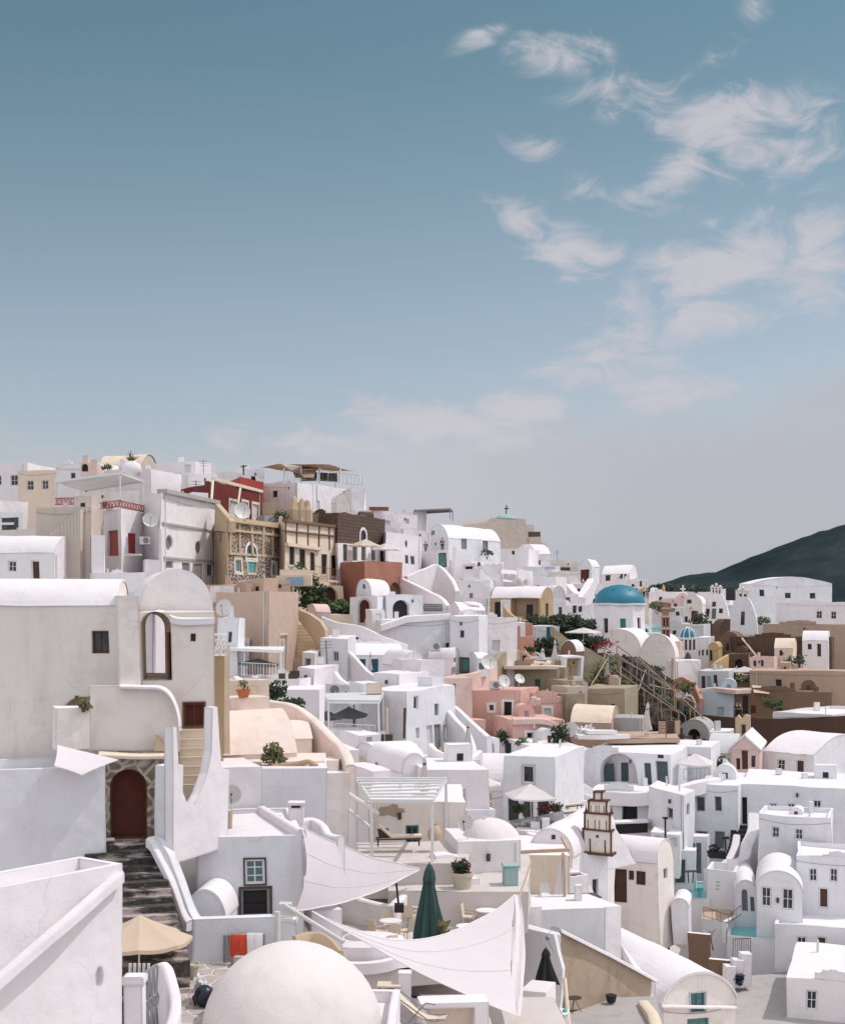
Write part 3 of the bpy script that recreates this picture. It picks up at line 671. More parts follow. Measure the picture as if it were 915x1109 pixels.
def fretwork(name, label, pl_a, pl_b, zt, zb, m='redlit', back=None, group=None, nn=8, t=.06, cat='railing'):
    """openwork panel of crossed bars between two world points"""
    a, c = V(pl_a), V(pl_b); root = thing(name, label, cat, (a.x, a.y, zb), group); d = (c-a); d.z = 0; b = B()
    for z, nm_ in ((zb, 'bottom_rail'), (zt-.08, 'top_rail')): b = B(); b.frame_box(V((a.x, a.y, z)), d, V((-d.y, d.x, 0)).normalized()*t, V((0, 0, .08))); b.obj(nm_, m, root)
    q = B()
    for k in range(nn):
        p0 = a+d*k/nn; p1 = a+d*(k+1)/nn
        for (s, e) in ((p0, p1), (p1, p0)): q.tube(V((s.x, s.y, zb+.04)), V((e.x, e.y, zt-.04)), .03, 4)
        mid = (p0+p1)/2; dd = d.normalized()*.16; q.path([V((mid.x, mid.y, (zt+zb)/2))+dd*math.cos(w*PI/4)+V((0, 0, .18*math.sin(w*PI/4))) for w in range(9)], .022, 4)
    q.obj('lattice', m, root); return root
def pergola(label, corners, z1, z0, slat='x', n=8, m='metal_white', name='pergola', roofm=None, posts=(0, 1, 2, 3), group=None, th=.12, cover=False):
    """corners: four world XY (front-left, front-right, back-right, back-left); heights z1 top, z0 foot"""
    p = [V((c[0], c[1], 0)) for c in corners]; ctr = sum(p, V())/4; root = thing(name, label, 'pergola', (ctr.x, ctr.y, z0), group)
    for i in posts:
        q = p[i].lerp(ctr, .03); B().box((q.x, q.y, z0), .12, .12, z1-z0).obj('post', m, root)
    b = B()
    for i in range(4):
        a, c = p[i], p[(i+1) % 4]; d = c-a; s = V((-d.y, d.x, 0)).normalized()*.1; b.frame_box(V((a.x, a.y, z1)), d, s, V((0, 0, .14)))
    b.obj('beam', m, root)
    a0, a1, b0, b1 = (p[0], p[1], p[3], p[2]) if slat == 'x' else (p[0], p[3], p[1], p[2]); b = B()
    if cover: b.add([V((q.x, q.y, z1+.15+h)) for h in (0, .05) for q in p], [[3, 2, 1, 0], [4, 5, 6, 7], [0, 1, 5, 4], [1, 2, 6, 5], [2, 3, 7, 6], [3, 0, 4, 7]])
    else:
        for k in range(n):
            s = a0.lerp(b0, (k+.5)/n); e = a1.lerp(b1, (k+.5)/n); d = e-s; w = V((-d.y, d.x, 0)).normalized()*th
            b.frame_box(V((s.x, s.y, z1+.142)), d, w, V((0, 0, .06)))
    b.obj('roof_slats' if not cover else 'roof_cover', roofm or m, root); return root
def sail(label, pts, name='shade_sail', m='sail', sag=.10, n=14, t=.012, depth=0):
    """tensioned fabric between 3 or 4 world points, edges curved inwards, saddle sag"""
    q = [V(p) for p in pts]; c = sum(q, V())/len(q); root = thing(name, label, 'shade sail', (c.x, c.y, min(p.z for p in q)))
    if len(q) == 3: q = [q[0], q[1], q[2], q[2].lerp(q[0], .0)]
    vs = []
    for i in range(n+1):
        for j in range(n+1):
            u, v = i/n, j/n; p = q[0]*(1-u)*(1-v)+q[1]*u*(1-v)+q[2]*u*v+q[3]*(1-u)*v
            e = 4*u*(1-u); g_ = 4*v*(1-v); pull = sag*(e*(1-g_*1.0)+g_*(1-e*1.0)) if True else 0
            p = p.lerp(c, pull)-V((0, 0, depth*e*g_)); vs.append(p)
    m1 = n+1; b = B(); k = len(vs); b.add(vs+[p-V((0, 0, t)) for p in vs], [[i*m1+j, (i+1)*m1+j, (i+1)*m1+j+1, i*m1+j+1] for i in range(n) for j in range(n)]+[[k+i*m1+j+1, k+(i+1)*m1+j+1, k+(i+1)*m1+j, k+i*m1+j] for i in range(n) for j in range(n)])
    b.obj('cloth', m, root, smooth=80); return root
def dome(name, label, px, ytop, D, r, m, h=None, cat='dome', parent=None, group=None, n=32):
    h = h or r; t = P(px, ytop, D); c = t-V((0, 0, h)); pf = [(r*math.cos(PI/2*k/12), h*math.sin(PI/2*k/12)) for k in range(13)]
    b = B().lathe(c, [(r, -.15)]+pf, n)
    if parent is not None: return b.obj('dome', m, parent, smooth=50), c
    return solo(b, name, m, label, cat, group, smooth=50), c
def stack_top(z): pass
# ---------------------------------------------------------------- camera, light, sky
cam = bpy.data.cameras.new('camera'); co = bpy.data.objects.new('camera', cam); COL.objects.link(co); SC.camera = co
co.rotation_euler = (PI/2, 0, 0); cam.sensor_fit = 'VERTICAL'; cam.sensor_height = 36; cam.lens = F/1109*36
cam.shift_y = (HY-554.5)/1109; cam.clip_start = .5; cam.clip_end = 60000
SC.view_settings.view_transform = 'Standard'; SC.view_settings.look = 'None'; SC.view_settings.exposure = EXPO = 0.0; SC.view_settings.gamma = 1
SUN_EL, SUN_AZ = math.radians(57), math.radians(12)      # sun stands to the right and a little beyond the village
sd = V((math.cos(SUN_EL)*math.cos(SUN_AZ), math.cos(SUN_EL)*math.sin(SUN_AZ), math.sin(SUN_EL)))
sl = bpy.data.lights.new('sun', 'SUN'); sl.energy = 2.38; sl.angle = math.radians(.55); sl.color = (1.0, .93, .90)
so = bpy.data.objects.new('sun', sl); COL.objects.link(so); so.rotation_euler = sd.to_track_quat('Z', 'Y').to_euler(); so.location = (60, 60, 90)
w = bpy.data.worlds.new('World'); SC.world = w; w.use_nodes = True; t = w.node_tree; bg = t.nodes['Background']
sk = N(t, 'ShaderNodeTexSky', sky_type='NISHITA', sun_disc=False, sun_elevation=SUN_EL, sun_rotation=PI/2-SUN_AZ, altitude=100, air_density=1.0, dust_density=1.5, ozone_density=1.0)
tc = N(t, 'ShaderNodeTexCoord'); gen = tc.outputs['Generated']
def m1(op, a, b_=None, c=None, clamp=False):
    n = N(t, 'ShaderNodeMath', operation=op); n.use_clamp = clamp
    for i, v in enumerate((a, b_, c)):
        if v is None: continue
        if hasattr(v, 'is_linked'): t.links.new(v, n.inputs[i])
        else: n.inputs[i].default_value = v
    return n.outputs[0]
sx = N(t, 'ShaderNodeSeparateXYZ'); t.links.new(gen, sx.inputs[0]); X, Y, Zc = sx.outputs
az = m1('ARCTAN2', X, Y); el = m1('ARCSINE', Zc)
base = mixc(t, .62, sk.outputs[0], (.50, .50, .50), 'MIX')     # replaced below by grading
hsv = N(t, 'ShaderNodeHueSaturation'); hsv.inputs['Hue'].default_value = .478; hsv.inputs['Saturation'].default_value = .64; hsv.inputs['Value'].default_value = 1.0
t.links.new(sk.outputs[0], hsv.inputs['Color'])
def ang(px, py): 
    a = math.atan2(px-CX, F); return a, math.atan2((HY-py)/F, math.hypot(1, (px-CX)/F))
cv = N(t, 'ShaderNodeCombineXYZ'); t.links.new(az, cv.inputs[0]); t.links.new(el, cv.inputs[1])
# wispy structure of the cloud, stretched along the wind
mp = N(t, 'ShaderNodeMapping'); mp.inputs['Scale'].default_value = (20, 38, 1); mp.inputs['Rotation'].default_value = (0, 0, .45); t.links.new(cv.outputs[0], mp.inputs['Vector'])
n1 = N(t, 'ShaderNodeTexNoise'); n1.inputs['Scale'].default_value = 1.0; n1.inputs['Detail'].default_value = 9; n1.inputs['Roughness'].default_value = .62; n1.inputs['Distortion'].default_value = .9; t.links.new(mp.outputs[0], n1.inputs['Vector'])
mp2 = N(t, 'ShaderNodeMapping'); mp2.inputs['Scale'].default_value = (5, 13, 1); mp2.inputs['Location'].default_value = (3, 1, 0); t.links.new(cv.outputs[0], mp2.inputs['Vector'])
n2 = N(t, 'ShaderNodeTexNoise'); n2.inputs['Scale'].default_value = 1.0; n2.inputs['Detail'].default_value = 6; t.links.new(mp2.outputs[0], n2.inputs['Vector'])
acc = None
for (px, py, rx, ry, rot, s) in [(480, 458, 140, 26, .10, 1.0), (330, 478, 120, 20, .05, .85), (560, 442, 70, 20, .0, 1.0), (720, 425, 120, 26, .05, .7), (745, 335, 110, 46, -.15, .6), (650, 405, 90, 26, .1, .5), (690, 215, 70, 20, .3, .4), (600, 62, 62, 30, -.1, .95), (518, 42, 42, 16, -.5, .35), (700, 108, 110, 26, .12, .62), (775, 128, 75, 42, .2, .85), (735, 188, 48, 24, -.4, .85), (800, 172, 60, 30, .1, .6),
                                 (575, 160, 52, 18, .2, .42), (560, 240, 48, 30, .4, .72), (618, 270, 60, 32, .3, .95), (640, 205, 60, 22, .3, .35), (778, 292, 118, 40, -.16, 1.0), (800, 335, 80, 30, -.1, .55), (690, 345, 55, 40, -.7, .7), (640, 380, 80, 24, -.25, .65),
                                 (715, 392, 60, 16, .0, .45), (800, 240, 60, 22, -.2, .4), (800, 30, 90, 22, -.9, .3), (860, 150, 60, 60, 0, .5), (880, 280, 60, 60, 0, .8)]:
    a, e = ang(px, py); q = N(t, 'ShaderNodeMapping', vector_type='TEXTURE'); q.inputs['Location'].default_value = (a, e, 0); q.inputs['Rotation'].default_value = (0, 0, -rot); q.inputs['Scale'].default_value = (rx/F, ry/F, 1)
    t.links.new(cv.outputs[0], q.inputs['Vector']); ln = N(t, 'ShaderNodeVectorMath', operation='LENGTH'); t.links.new(q.outputs[0], ln.inputs[0])
    g = N(t, 'ShaderNodeMapRange', interpolation_type='SMOOTHSTEP'); g.inputs['From Min'].default_value = 1.35; g.inputs['From Max'].default_value = 0; g.inputs['To Max'].default_value = s; t.links.new(ln.outputs['Value'], g.inputs['Value'])
    acc = g.outputs[0] if acc is None else m1('MAXIMUM', acc, g.outputs[0])
# unseen cloud added outside the view, brightened below to fill the shade
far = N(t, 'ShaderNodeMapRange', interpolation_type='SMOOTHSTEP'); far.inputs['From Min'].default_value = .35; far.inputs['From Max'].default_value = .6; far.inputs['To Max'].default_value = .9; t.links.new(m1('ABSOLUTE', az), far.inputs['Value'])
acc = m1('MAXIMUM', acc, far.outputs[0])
den = N(t, 'ShaderNodeMapRange', interpolation_type='SMOOTHSTEP'); den.inputs['From Min'].default_value = .80; den.inputs['From Max'].default_value = 1.36
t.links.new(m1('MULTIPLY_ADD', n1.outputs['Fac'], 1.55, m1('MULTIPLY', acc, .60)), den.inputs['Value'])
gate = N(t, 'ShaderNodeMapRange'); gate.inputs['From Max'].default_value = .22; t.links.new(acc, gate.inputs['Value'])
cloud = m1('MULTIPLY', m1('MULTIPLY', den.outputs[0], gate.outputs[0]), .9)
# low bank of stratus above the horizon, higher to the right
edge = m1('MULTIPLY_ADD', m1('MINIMUM', az, .35), .09, .132)
edge = m1('MULTIPLY_ADD', m1('SUBTRACT', n2.outputs['Fac'], .5), .10, edge)
edge = m1('MULTIPLY_ADD', m1('SUBTRACT', n1.outputs['Fac'], .5), .045, edge)
bk = N(t, 'ShaderNodeMapRange', interpolation_type='SMOOTHSTEP'); bk.inputs['From Min'].default_value = -.018; bk.inputs['From Max'].default_value = .045; t.links.new(m1('SUBTRACT', edge, el), bk.inputs['Value'])
lf = N(t, 'ShaderNodeMapRange', interpolation_type='SMOOTHSTEP'); lf.inputs['From Min'].default_value = -.20; lf.inputs['From Max'].default_value = -.02; t.links.new(az, lf.inputs['Value'])
lf2 = N(t, 'ShaderNodeMapRange', interpolation_type='SMOOTHSTEP'); lf2.inputs['From Min'].default_value = -.05; lf2.inputs['From Max'].default_value = .2; t.links.new(az, lf2.inputs['Value'])
bank = m1('MULTIPLY', bk.outputs[0], m1('MULTIPLY_ADD', lf.outputs[0], .28, .60))
SKYTOP, SKYLOW = (1.05, 2.10, 2.75), (3.5, 4.6, 5.4)
el_f = N(t, 'ShaderNodeMapRange', interpolation_type='SMOOTHSTEP'); el_f.inputs['From Min'].default_value = .06; el_f.inputs['From Max'].default_value = .44; t.links.new(el, el_f.inputs['Value'])
grade = mixc(t, el_f.outputs[0], (.94, .90, .95), (.41, .60, .635))
skyc = mixc(t, 1.0, hsv.outputs[0], grade, 'MULTIPLY')
# clouds lighten towards white-pink; those low on the right are greyer
fill_mask = N(t, 'ShaderNodeMapRange', interpolation_type='SMOOTHSTEP'); fill_mask.inputs['From Min'].default_value = .55; fill_mask.inputs['From Max'].default_value = 1.4; t.links.new(m1('ABSOLUTE', az), fill_mask.inputs['Value'])  # brightens the added clouds behind the camera to lift shaded walls
c1 = mixc(t, cloud, skyc, mixc(t, fill_mask.outputs[0], (4.9, 4.75, 5.15), (9.0, 9.1, 9.6)))
c2 = mixc(t, bank, c1, mixc(t, m1('MULTIPLY', cloud, .8), mixc(t, lf2.outputs[0], (4.6, 4.6, 5.05), (3.95, 4.05, 4.5)), (5.1, 5.0, 5.4)))
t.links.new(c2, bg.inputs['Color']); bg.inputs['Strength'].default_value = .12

# ---------------------------------------------------------------- ground
ANCH = [(60, 1060, 34), (160, 1075, 38), (220, 1100, 37), (316, 1150, 38), (466, 1045, 51), (560, 1130, 50), (640, 1110, 58), (760, 1130, 78), (800, 1080, 88), (800, 1020, 96), (620, 1000, 74), (600, 900, 108), (700, 915, 108),
        (820, 940, 108), (400, 860, 86), (420, 820, 100), (250, 900, 50), (160, 930, 47), (60, 900, 46), (430, 760, 125), (560, 820, 140), (650, 790, 175), (790, 800, 185), (600, 720, 215), (700, 700, 260), (790, 700, 280), (500, 660, 205),
        (400, 680, 160), (300, 670, 150), (200, 640, 140), (60, 640, 130), (200, 560, 160), (400, 600, 200), (520, 625, 240), (640, 655, 320), (720, 662, 380), (820, 660, 380), (900, 665, 400), (900, 800, 190), (930, 950, 108), (930, 1080, 90), (-40, 1000, 34),
        (-60, 640, 140), (-60, 540, 190), (100, 530, 190), (330, 590, 230), (540, 640, 330), (720, 655, 600), (350, 640, 600), (0, 600, 600), (900, 658, 600)]
AN = [((px-CX)/F*3, math.log(D), Z(py, D)-1.0) for px, py, D in ANCH]
def tz(px, D):
    a, l = (px-CX)/F*3, math.log(D); sw = sz = 0
    for x, y, z in AN: w_ = 1/((a-x)**2+(l-y)**2*2.5+.0008)**1.6; sw += w_; sz += w_*z
    z = sz/sw
    if D > 600: z -= (D-600)*.35
    return max(z, -140)
b = B(); DS = [16*(1.045**k) for k in range(96)]; NX = 70
for D in DS:
    for i in range(NX+1): px = -520+i*28; b.v.append(V(((px-CX)/F*D, D, tz(px, D))))
b.f = [[j*(NX+1)+i, j*(NX+1)+i+1, (j+1)*(NX+1)+i+1, (j+1)*(NX+1)+i] for j in range(len(DS)-1) for i in range(NX)]
structure(b, 'terrain', 'floor', smooth=60)
b = B().quad((-60000, -20000, -135), (60000, -20000, -135), (60000, 60000, -135), (-60000, 60000, -135)); structure(b, 'sea', 'sea')
# dark mountain across the bay
b = B(); prof = [(560, 652), (640, 648), (700, 639), (712, 633), (740, 624), (758, 620.5), (775, 620), (800, 609), (827, 598), (880, 578), (940, 560), (1010, 552), (1100, 566), (1250, 600), (1400, 650)]
D0 = 3200; nr = 90
def hz(px):
    for (x0, y0), (x1, y1) in zip(prof, prof[1:]):
        if x0 <= px <= x1: return Z(y0+(y1-y0)*(px-x0)/(x1-x0), D0)
    return -140
for j in range(13):
    q = j/12; s = math.sin(PI*min(1, q*1.0))
    for i in range(nr+1):
        px = 560+(1400-560)*i/nr; top = hz(px)
        n_ = mno.fractal(V((px*.03, j*.5, 1)), 1, 2, 4)*14*(1 if 0 < j < 12 else 0)
        b.v.append(V(((px-CX)/F*D0, D0+(q-.5)*1800, -145+(top+145)*s**1.3+n_*s*(1-s)+(mno.fractal(V((px*.12, 3, 1)), 1, 2, 3)*2.5 if j == 6 else 0))))
b.f = [[j*(nr+1)+i, j*(nr+1)+i+1, (j+1)*(nr+1)+i+1, (j+1)*(nr+1)+i] for j in range(12) for i in range(nr)]
structure(b, 'hill', 'hill', smooth=70)
# kind 'h' = an opening right through (no back panel)
_opening = opening
def opening(wb, pl, x0, y0, x1, y1, root, kind='w', sh='r', rec=.16, lim=None, trim=None, tw=.12, **kw):
    if kind != 'h': return _opening(wb, pl, x0, y0, x1, y1, root, kind=kind, sh=sh, rec=rec, lim=lim, trim=trim, tw=tw, **kw)
    u0, v0, u1, v1 = pl.rect(x0, y0, x1, y1); loop = shape(sh, u0, v0, u1, v1)
    n = len(loop)
    for i in range(n): j = (i+1) % n; wb.quad(pl.at(*loop[i]), pl.at(*loop[j]), pl.at(*loop[j], rec), pl.at(*loop[i], rec))
    if rec > .5: lb = B(); ring(lb, pl.at, loop, grow(loop, -.03), .25, rec-.02); lb.obj('lining', 'sand', root)
    return loop
def w_(x0, y0, x1, y1, f=0, **k): return (f, x0, y0, x1, y1, dict(kind='w', **k))
def d_(x0, y0, x1, y1, f=0, **k): k.setdefault('pane', 'door_brown'); return (f, x0, y0, x1, y1, dict(kind='d', **k))
def n_(x0, y0, x1, y1, f=0, **k): return (f, x0, y0, x1, y1, dict(kind='n', **k))
# ================================================================ bottom left: house corner, stone steps, parasol
r, i = house('white_house', 'plain white house corner with a slanting ledge, beside the beige parasol', [(-70, 27.2), (134, 31)], 936, 1109, at=1, dep=1.4, clamp=False, m='bright', base=5, ops=[n_(105, 1047, 113, 1069, sh='o', pane='grey', rec=.1)])
ribbon('ledge', '', [(132, 943, 30.9), (108, 962, 30.3), (60, 1003, 29.1), (-60, 1105, 27)], h=.25, t=.22, m='bright', parent=r)
house('white_house', 'flat white house wall beneath the small white awning, left of the red arched door', [(-80, 41.2), (113, 43.9)], 829, 915, at=1, dep=3, m='cool_shade', base=4)
sail('small white awning corner above the wall left of the red arched door', [P(62, 805, 42.6), P(127, 822, 43), P(88, 839, 41.6), P(58, 828, 41)], sag=.04)
# old stone gateway with its red door
r = upright('stone_gateway', 'old rubble stone gateway holding the arched dark red double door', (108, 43.9), (190, 44.3), [(110, 817), (188, 815), (188, 914), (110, 914)], t=.5, m='oldstone', cat='gateway',
            ops=[(118, 832, 158, 909, dict(kind='d', sh='a', rec=.3, pane='wood_red', fr='wood', trim='oldstone', tw=.13))])
ribbon('coping', '', [(106, 814, 44.1), (150, 815, 44.3), (190, 813, 44.5)], h=.14, t=.75, m='cream', parent=r)
stairs('stone_stairs', 'dark uneven stone stairs climbing to the red arched door', (160, 1050, 37.6), (128, 912, 43.8), 2.25, 15, m='steps_stone', drop=1.2)
b = B(); b.box(P(95, 926, 43.5), 1.5, .7, .5, .2); b.box(P(118, 930, 44), .8, .5, .35, -.3); solo(b, 'stone_bench', 'steps_stone', 'low stone bench at the top of the dark stairs', 'bench')
b = B().leaves(P(97, 921, 43.4)+V((0, 0, .06)), .45, .2, .08, 60, .12); solo(b, 'blanket', 'rose', 'faded pink blanket crumpled on the stone bench', 'blanket')
slab('path', '', Z(1085, 37.5), [(175, 1040), (250, 1040), (262, 1140), (130, 1140)], t=.4, m='paving')
stairs('stone_stairs', 'shallow paved steps at the foot of the potted cream urn', (222, 1118, 35.6), (205, 1062, 38.6), 2.0, 4, m='paving', drop=.4)
open_parasol('beige eight-sided parasol open over the stone steps', (151, 991), 37.6, 2.75, 2.15, 8, 'canvas_beige', .2, .62, pole='pvc')
# curving wall beside the steps
house('white_house', 'small rounded white vault behind the curving stair wall', [(201, 43.0), (243, 42.9)], 994, 1040, dep=2.6, roof='vf', rise=.86, m='cool_shade', rm='bright', base=1.5)
r = upright('curved_wall', 'white wall sweeping down beside the dark stone stairs', (163, 42.75), (210, 41.5), [(163, 908), (170, 907), (181, 925), (191, 952), (203, 986), (209, 997), (209, 1115), (192, 1060), (185, 1010), (177, 960), (166, 925)], t=.3, m='cool_shade')
ribbon('coping', '', [(165, 905, 42.85), (171, 910, 42.7), (180, 927, 42.4), (191, 951, 42.1), (204, 985, 41.8), (211, 996, 41.6)], h=.3, t=.62, m='bright', parent=r)
r = upright('white_wall', 'long white courtyard wall with a towel recess behind the big dome', (208, 41.5), (321, 42.1), [(209, 996), (316, 991), (321, 997), (321, 1120), (209, 1120)], t=.4, m='cool_shade',
            ops=[(247, 1011, 286, 1062, dict(kind='n', rec=.35, pane='aged'))])
ribbon('coping', '', [(207, 994, 41.8), (260, 992, 42.1), (313, 989, 42.3), (322, 991, 42.3)], h=.16, t=.55, m='bright', smooth=False, parent=r)
for nm, mt, x, y, s_, lab in (('towel', 'cloth_red', 259, 1012, .50, 'orange-red towel hanging from the rail in the courtyard wall recess'), ('towel', 'cloth_white', 276, 1010, .46, 'white towel hanging beside the orange-red towel')):
    p = P(x, y, 41.45); b = B(); n = 8
    for k in range(n+1):
        u = (k/n-.5)*s_
        for q, (dy, dz) in enumerate(((.10, -.35-.06*math.sin(k)), (.06, 0), (-.02, .03), (-.07, -.04), (-.10+.03*math.cos(k*1.7), -.55-.08*math.sin(k*1.3)))): b.v.append(p+V((u, dy, dz)))
    b.f = [[k*5+q, (k+1)*5+q, (k+1)*5+q+1, k*5+q+1] for k in range(n) for q in range(4)]; b.m = [0]*len(b.f)
    solo(b, nm, mt, lab, 'towel', smooth=60)
b = B(); b.tube(P(248, 1012, 41.5), P(286, 1010, 41.6), .02, 6); solo(b, 'towel_rail', 'pvc', 'thin rail across the wall recess that carries the towels', 'rail')
b = B(); b.box(P(268, 1062, 41.3), .75, .4, .75); solo(b, 'cabinet', 'beige', 'beige cabinet standing under the towels in the courtyard wall', 'cabinet')
b = B(); b.cyl(P(300, 1040, 41.6), .09, 1.45, 10); solo(b, 'drain_pipe', 'pvc', 'cream drain pipe upright in front of the courtyard wall', 'pipe')
b = B(); b.cyl(P(244, 1062, 41.6), .05, 1.35, 8); solo(b, 'drain_pipe', 'frame_grey', 'slim grey pipe upright left of the towels', 'pipe')
b = B().box(P(309, 992, 42.3), .38, .35, .42); b.box(P(317, 993, 42.3), .2, .3, .3); solo(b, 'electric_box', 'pvc', 'small cream electric box on the end of the courtyard wall', 'box')
pot_plant('empty cream plant pot on the paved steps by the curving wall', 207.5, 1060, 38.9, r=.22, h=.42, fr=.08, leaf='leaf_dry', pot='pot_cream', cnt=10, name='plant_pot')
c = P(222, 1090, 37); root = thing('backpack', 'black backpack slumped on the paved steps beside the big dome', 'backpack', c)
B().sphere(c+V((0, 0, .28)), .27, 8, 1.1).obj('bag', 'bluebag', root, smooth=60); B().sphere(c+V((.13, -.1, .18)), .17, 7).obj('pocket', 'black', root, smooth=60)
B().path([c+V((-.1, -.2, .5)), c+V((-.26, -.25, .3)), c+V((-.2, -.2, .08))], .03).obj('strap', 'black', root)
b = B().leaves(P(216, 1066, 37.2), .16, .14, .26, 90, .12); solo(b, 'cloth', 'cloth_white', 'white cloth bundled on top of the black backpack', 'cloth')
# garden gate at the very bottom
ribbon('curved_wall', 'low white wall curving round the lattice gate below the beige parasol', [(168, 1046, 34.6), (178, 1044, 34.4), (184, 1056, 34), (190, 1085, 33.4), (184, 1112, 32.6), (172, 1140, 32)], h=2.4, t=.28, m='bright')
b = B().box(P(147, 1150, 32.6), .42, .4, 2.0); b.box(P(147, 1064, 32.6), .5, .48, .16); solo(b, 'gate_post', 'bright', 'square white gate post left of the lattice gate', 'gate post')
a_, c_ = P(158, 1130, 32.9), P(171, 1130, 33.6); fretwork('lattice_gate', 'grey lattice gate between the white post and the curving wall', a_, c_, a_.z+1.65, a_.z, m='frame_grey', nn=3, cat='gate')
b = B()
for k in range(5): b.tube(P(141+k*5, 1062, 34.5), P(141+k*5, 1045, 34.5), .04, 5)
solo(b, 'railing', 'pvc', 'short pale railing at the foot of the beige parasol', 'railing')
# big dome in front
r, i = house('domed_house', 'smooth cream plastered dome filling the bottom edge of the view', [(205, 33.4), (428, 33.4)], 1135, 1150, dep=5.2, m='bright', base=3)
d, c = dome('dome', '', 316, 1021.5, 36, 2.30, 'pinkdome', parent=r, n=56)
ribbon('curved_wall', 'brown curved wall end showing just behind the big dome', [(318, 1014, 38.2), (336, 1009, 38.6), (354, 1014, 38.4), (369, 1030, 37.8)], h=1.2, t=.14, m='sand')
# ================================================================ left tower, gatehouse, steps
house('tower_house', 'tall grey-pink plaster house with a barrel roof and one dark square window', [(-80, 45.3), (128, 45.7)], 655, 812, at=1, dep=2.6, roof='vs', rise=.82, m='shade', rm='bright', base=3,
      ops=[w_(99.5, 682, 117.5, 706, rec=.22, nx=2, ny=1, fr='wood', pane='glass'), n_(66, 754, 114, 812, sh='a', rec=.5, pane='sand')])
house('white_house', 'narrow lit plaster pier between the barrel roofed tower and the gateway arch', [(127, 45.0), (151, 46.2)], 645, 812, dep=2.4, roof='flat', m='shade', base=3)
house('gatehouse', 'plaster gatehouse with an arched passage and a red shuttered hatch above the steps', [(151, 46.1), (232, 46.4)], 662, 795, dep=1.9, roof='flat', m='shade', rm='cream', base=2,
      ops=[(0, 152.5, 660.8, 185, 736, dict(kind='h', sh='a', rec=1.9)), (2, 146, 664, 178, 728, dict(kind='h', sh='a', rec=.02)), w_(206, 685, 211.5, 693.5, small=True, pane='wood'),
           (0, 197.5, 760.5, 220.5, 786, dict(kind='s', pane='wood_red', fr='wood', nx=2, ny=1, rec=.1, trim='rust', tw=.04))])
b = B(); b.frame_box(P(180, 735, 46.4), (.10, .75, 0), (.07, -.01, 0), (0, 0, 1.55)); solo(b, 'door', 'wood', 'brown wooden door leaf standing open inside the gatehouse arch', 'door leaf')
ribbon('coping_wall', 'sloping white coping on top of the gatehouse wall', [(186, 663, 46.4), (196, 667, 46.4), (232, 667, 46.6)], h=.25, t=.5, m='bright', cat='coping')
house('domed_house', 'large smooth rounded cream gable rising over the gatehouse arch', [(152, 48.1), (232, 48.9)], 661, 663, dep=2.6, base=.0, lip=.0, rt=.01, roof='vf', rise=1.36, m='bright', rm='bright')
upright('white_wall', 'grey plaster wall with a quarter-round white edge below the gatehouse arch', (95, 44.6), (195, 45.0), [(95, 741), (151, 742), (171, 743), (181, 748), (188, 758), (192, 772), (193.5, 787), (193.5, 813), (95, 813)], t=.35, m='shade')
ribbon('coping_wall', 'thin white rounded edge along the quarter-round wall', [(128, 740, 44.7), (152, 741, 44.8), (171, 742, 44.8), (181, 747, 44.8), (188, 757, 44.8), (192.5, 771, 44.8), (194, 786, 44.8)], h=.12, t=.5, m='bright', cat='coping')
house('white_pillar', 'squat white pillar with yellow flowers at the edge by the beige arch', [(60, 43.6), (97, 44)], 766, 812, dep=.8, roof='flat', m='shade', rm='bright', cat='pillar', base=.0)
shrub('small yellowed plant on the squat white pillar', 89, 760, 43.8, .25, .25, 'leaf_dry', 60, .1)
b = B(); b.quad(P(168, 794, 44.4), P(168, 794, 45), P(184, 812, 45), P(184, 812, 44.4)); b.quad(P(168, 794, 44.4), P(184, 812, 44.4), P(165, 812, 44.4)); solo(b, 'buttress', 'sand', 'tan wedge buttress at the foot of the quarter-round wall', 'buttress')
# steps up to the hatch
stairs('steps', 'worn cream steps climbing between two white parapets to the red shuttered hatch', (207, 868, 44.5), (208.5, 789, 46.1), .92, 8, m='cream', drop=.35)
house('white_house', 'white block in bluish shade right of the red arched door', [(166, 43.1), (188, 42.9)], 827, 916, dep=.5, roof='flat', m='cool_shade', rm='bright', base=.3)
upright('white_wall', 'bright white wall with a V-shaped notch in front of the worn cream steps', (187, 42.5), (247, 45.2), [(185.5, 785), (190, 786), (191.5, 830), (196, 855), (200.5, 867), (208, 869.5), (214, 858), (222, 835), (227, 812), (229.5, 765), (235, 764), (238, 830), (247, 832), (247, 916), (187, 936)], t=.3, m='bright')
# white house with shade sail
r, i = house('white_house', 'white flat roofed house with one pale shuttered window above a dark doorway', [(213, 44.6), (328, 45.1)], 903, 1000, at=1, dep=5.6, m='cool_shade', rm='bright', ph=.14, base=3,
      ops=[(0, 265.5, 929, 286.5, 956.5, dict(kind='w', nx=2, ny=3, rec=.12, fr='frame_white', pane='glass_teal', trim='frame_dark', tw=.05)), (0, 261, 962, 291, 993, dict(kind='d', pane='door_black', fr='frame_grey', rec=.2, trim='frame_dark', tw=.08))])
ribbon('parapet', '', [(284, 874, 50.4), (327, 897, 45.2)], h=.3, t=.3, m='bright', parent=r, smooth=False)
dish('large grey satellite dish on the flat roof beside the notched white wall', 252, 861, 49, .34, .1, .15)
ac_unit('grey air conditioner at the left end of the flat white roof', 232, 893, 45.2, .55); 
for k, (x, mt) in enumerate(((226, 'ac_grey'), (241, 'pot_cream'), (248, 'sand'))):
    b = B().cyl(P(x, 896, 45.6), .13, .42 if k < 2 else .55, 12); solo(b, 'canister', mt, ('dark canister left of the roof air conditioner', 'cream canister right of the roof air conditioner', 'tall rusty canister nearest the roof dish')[k], 'canister')
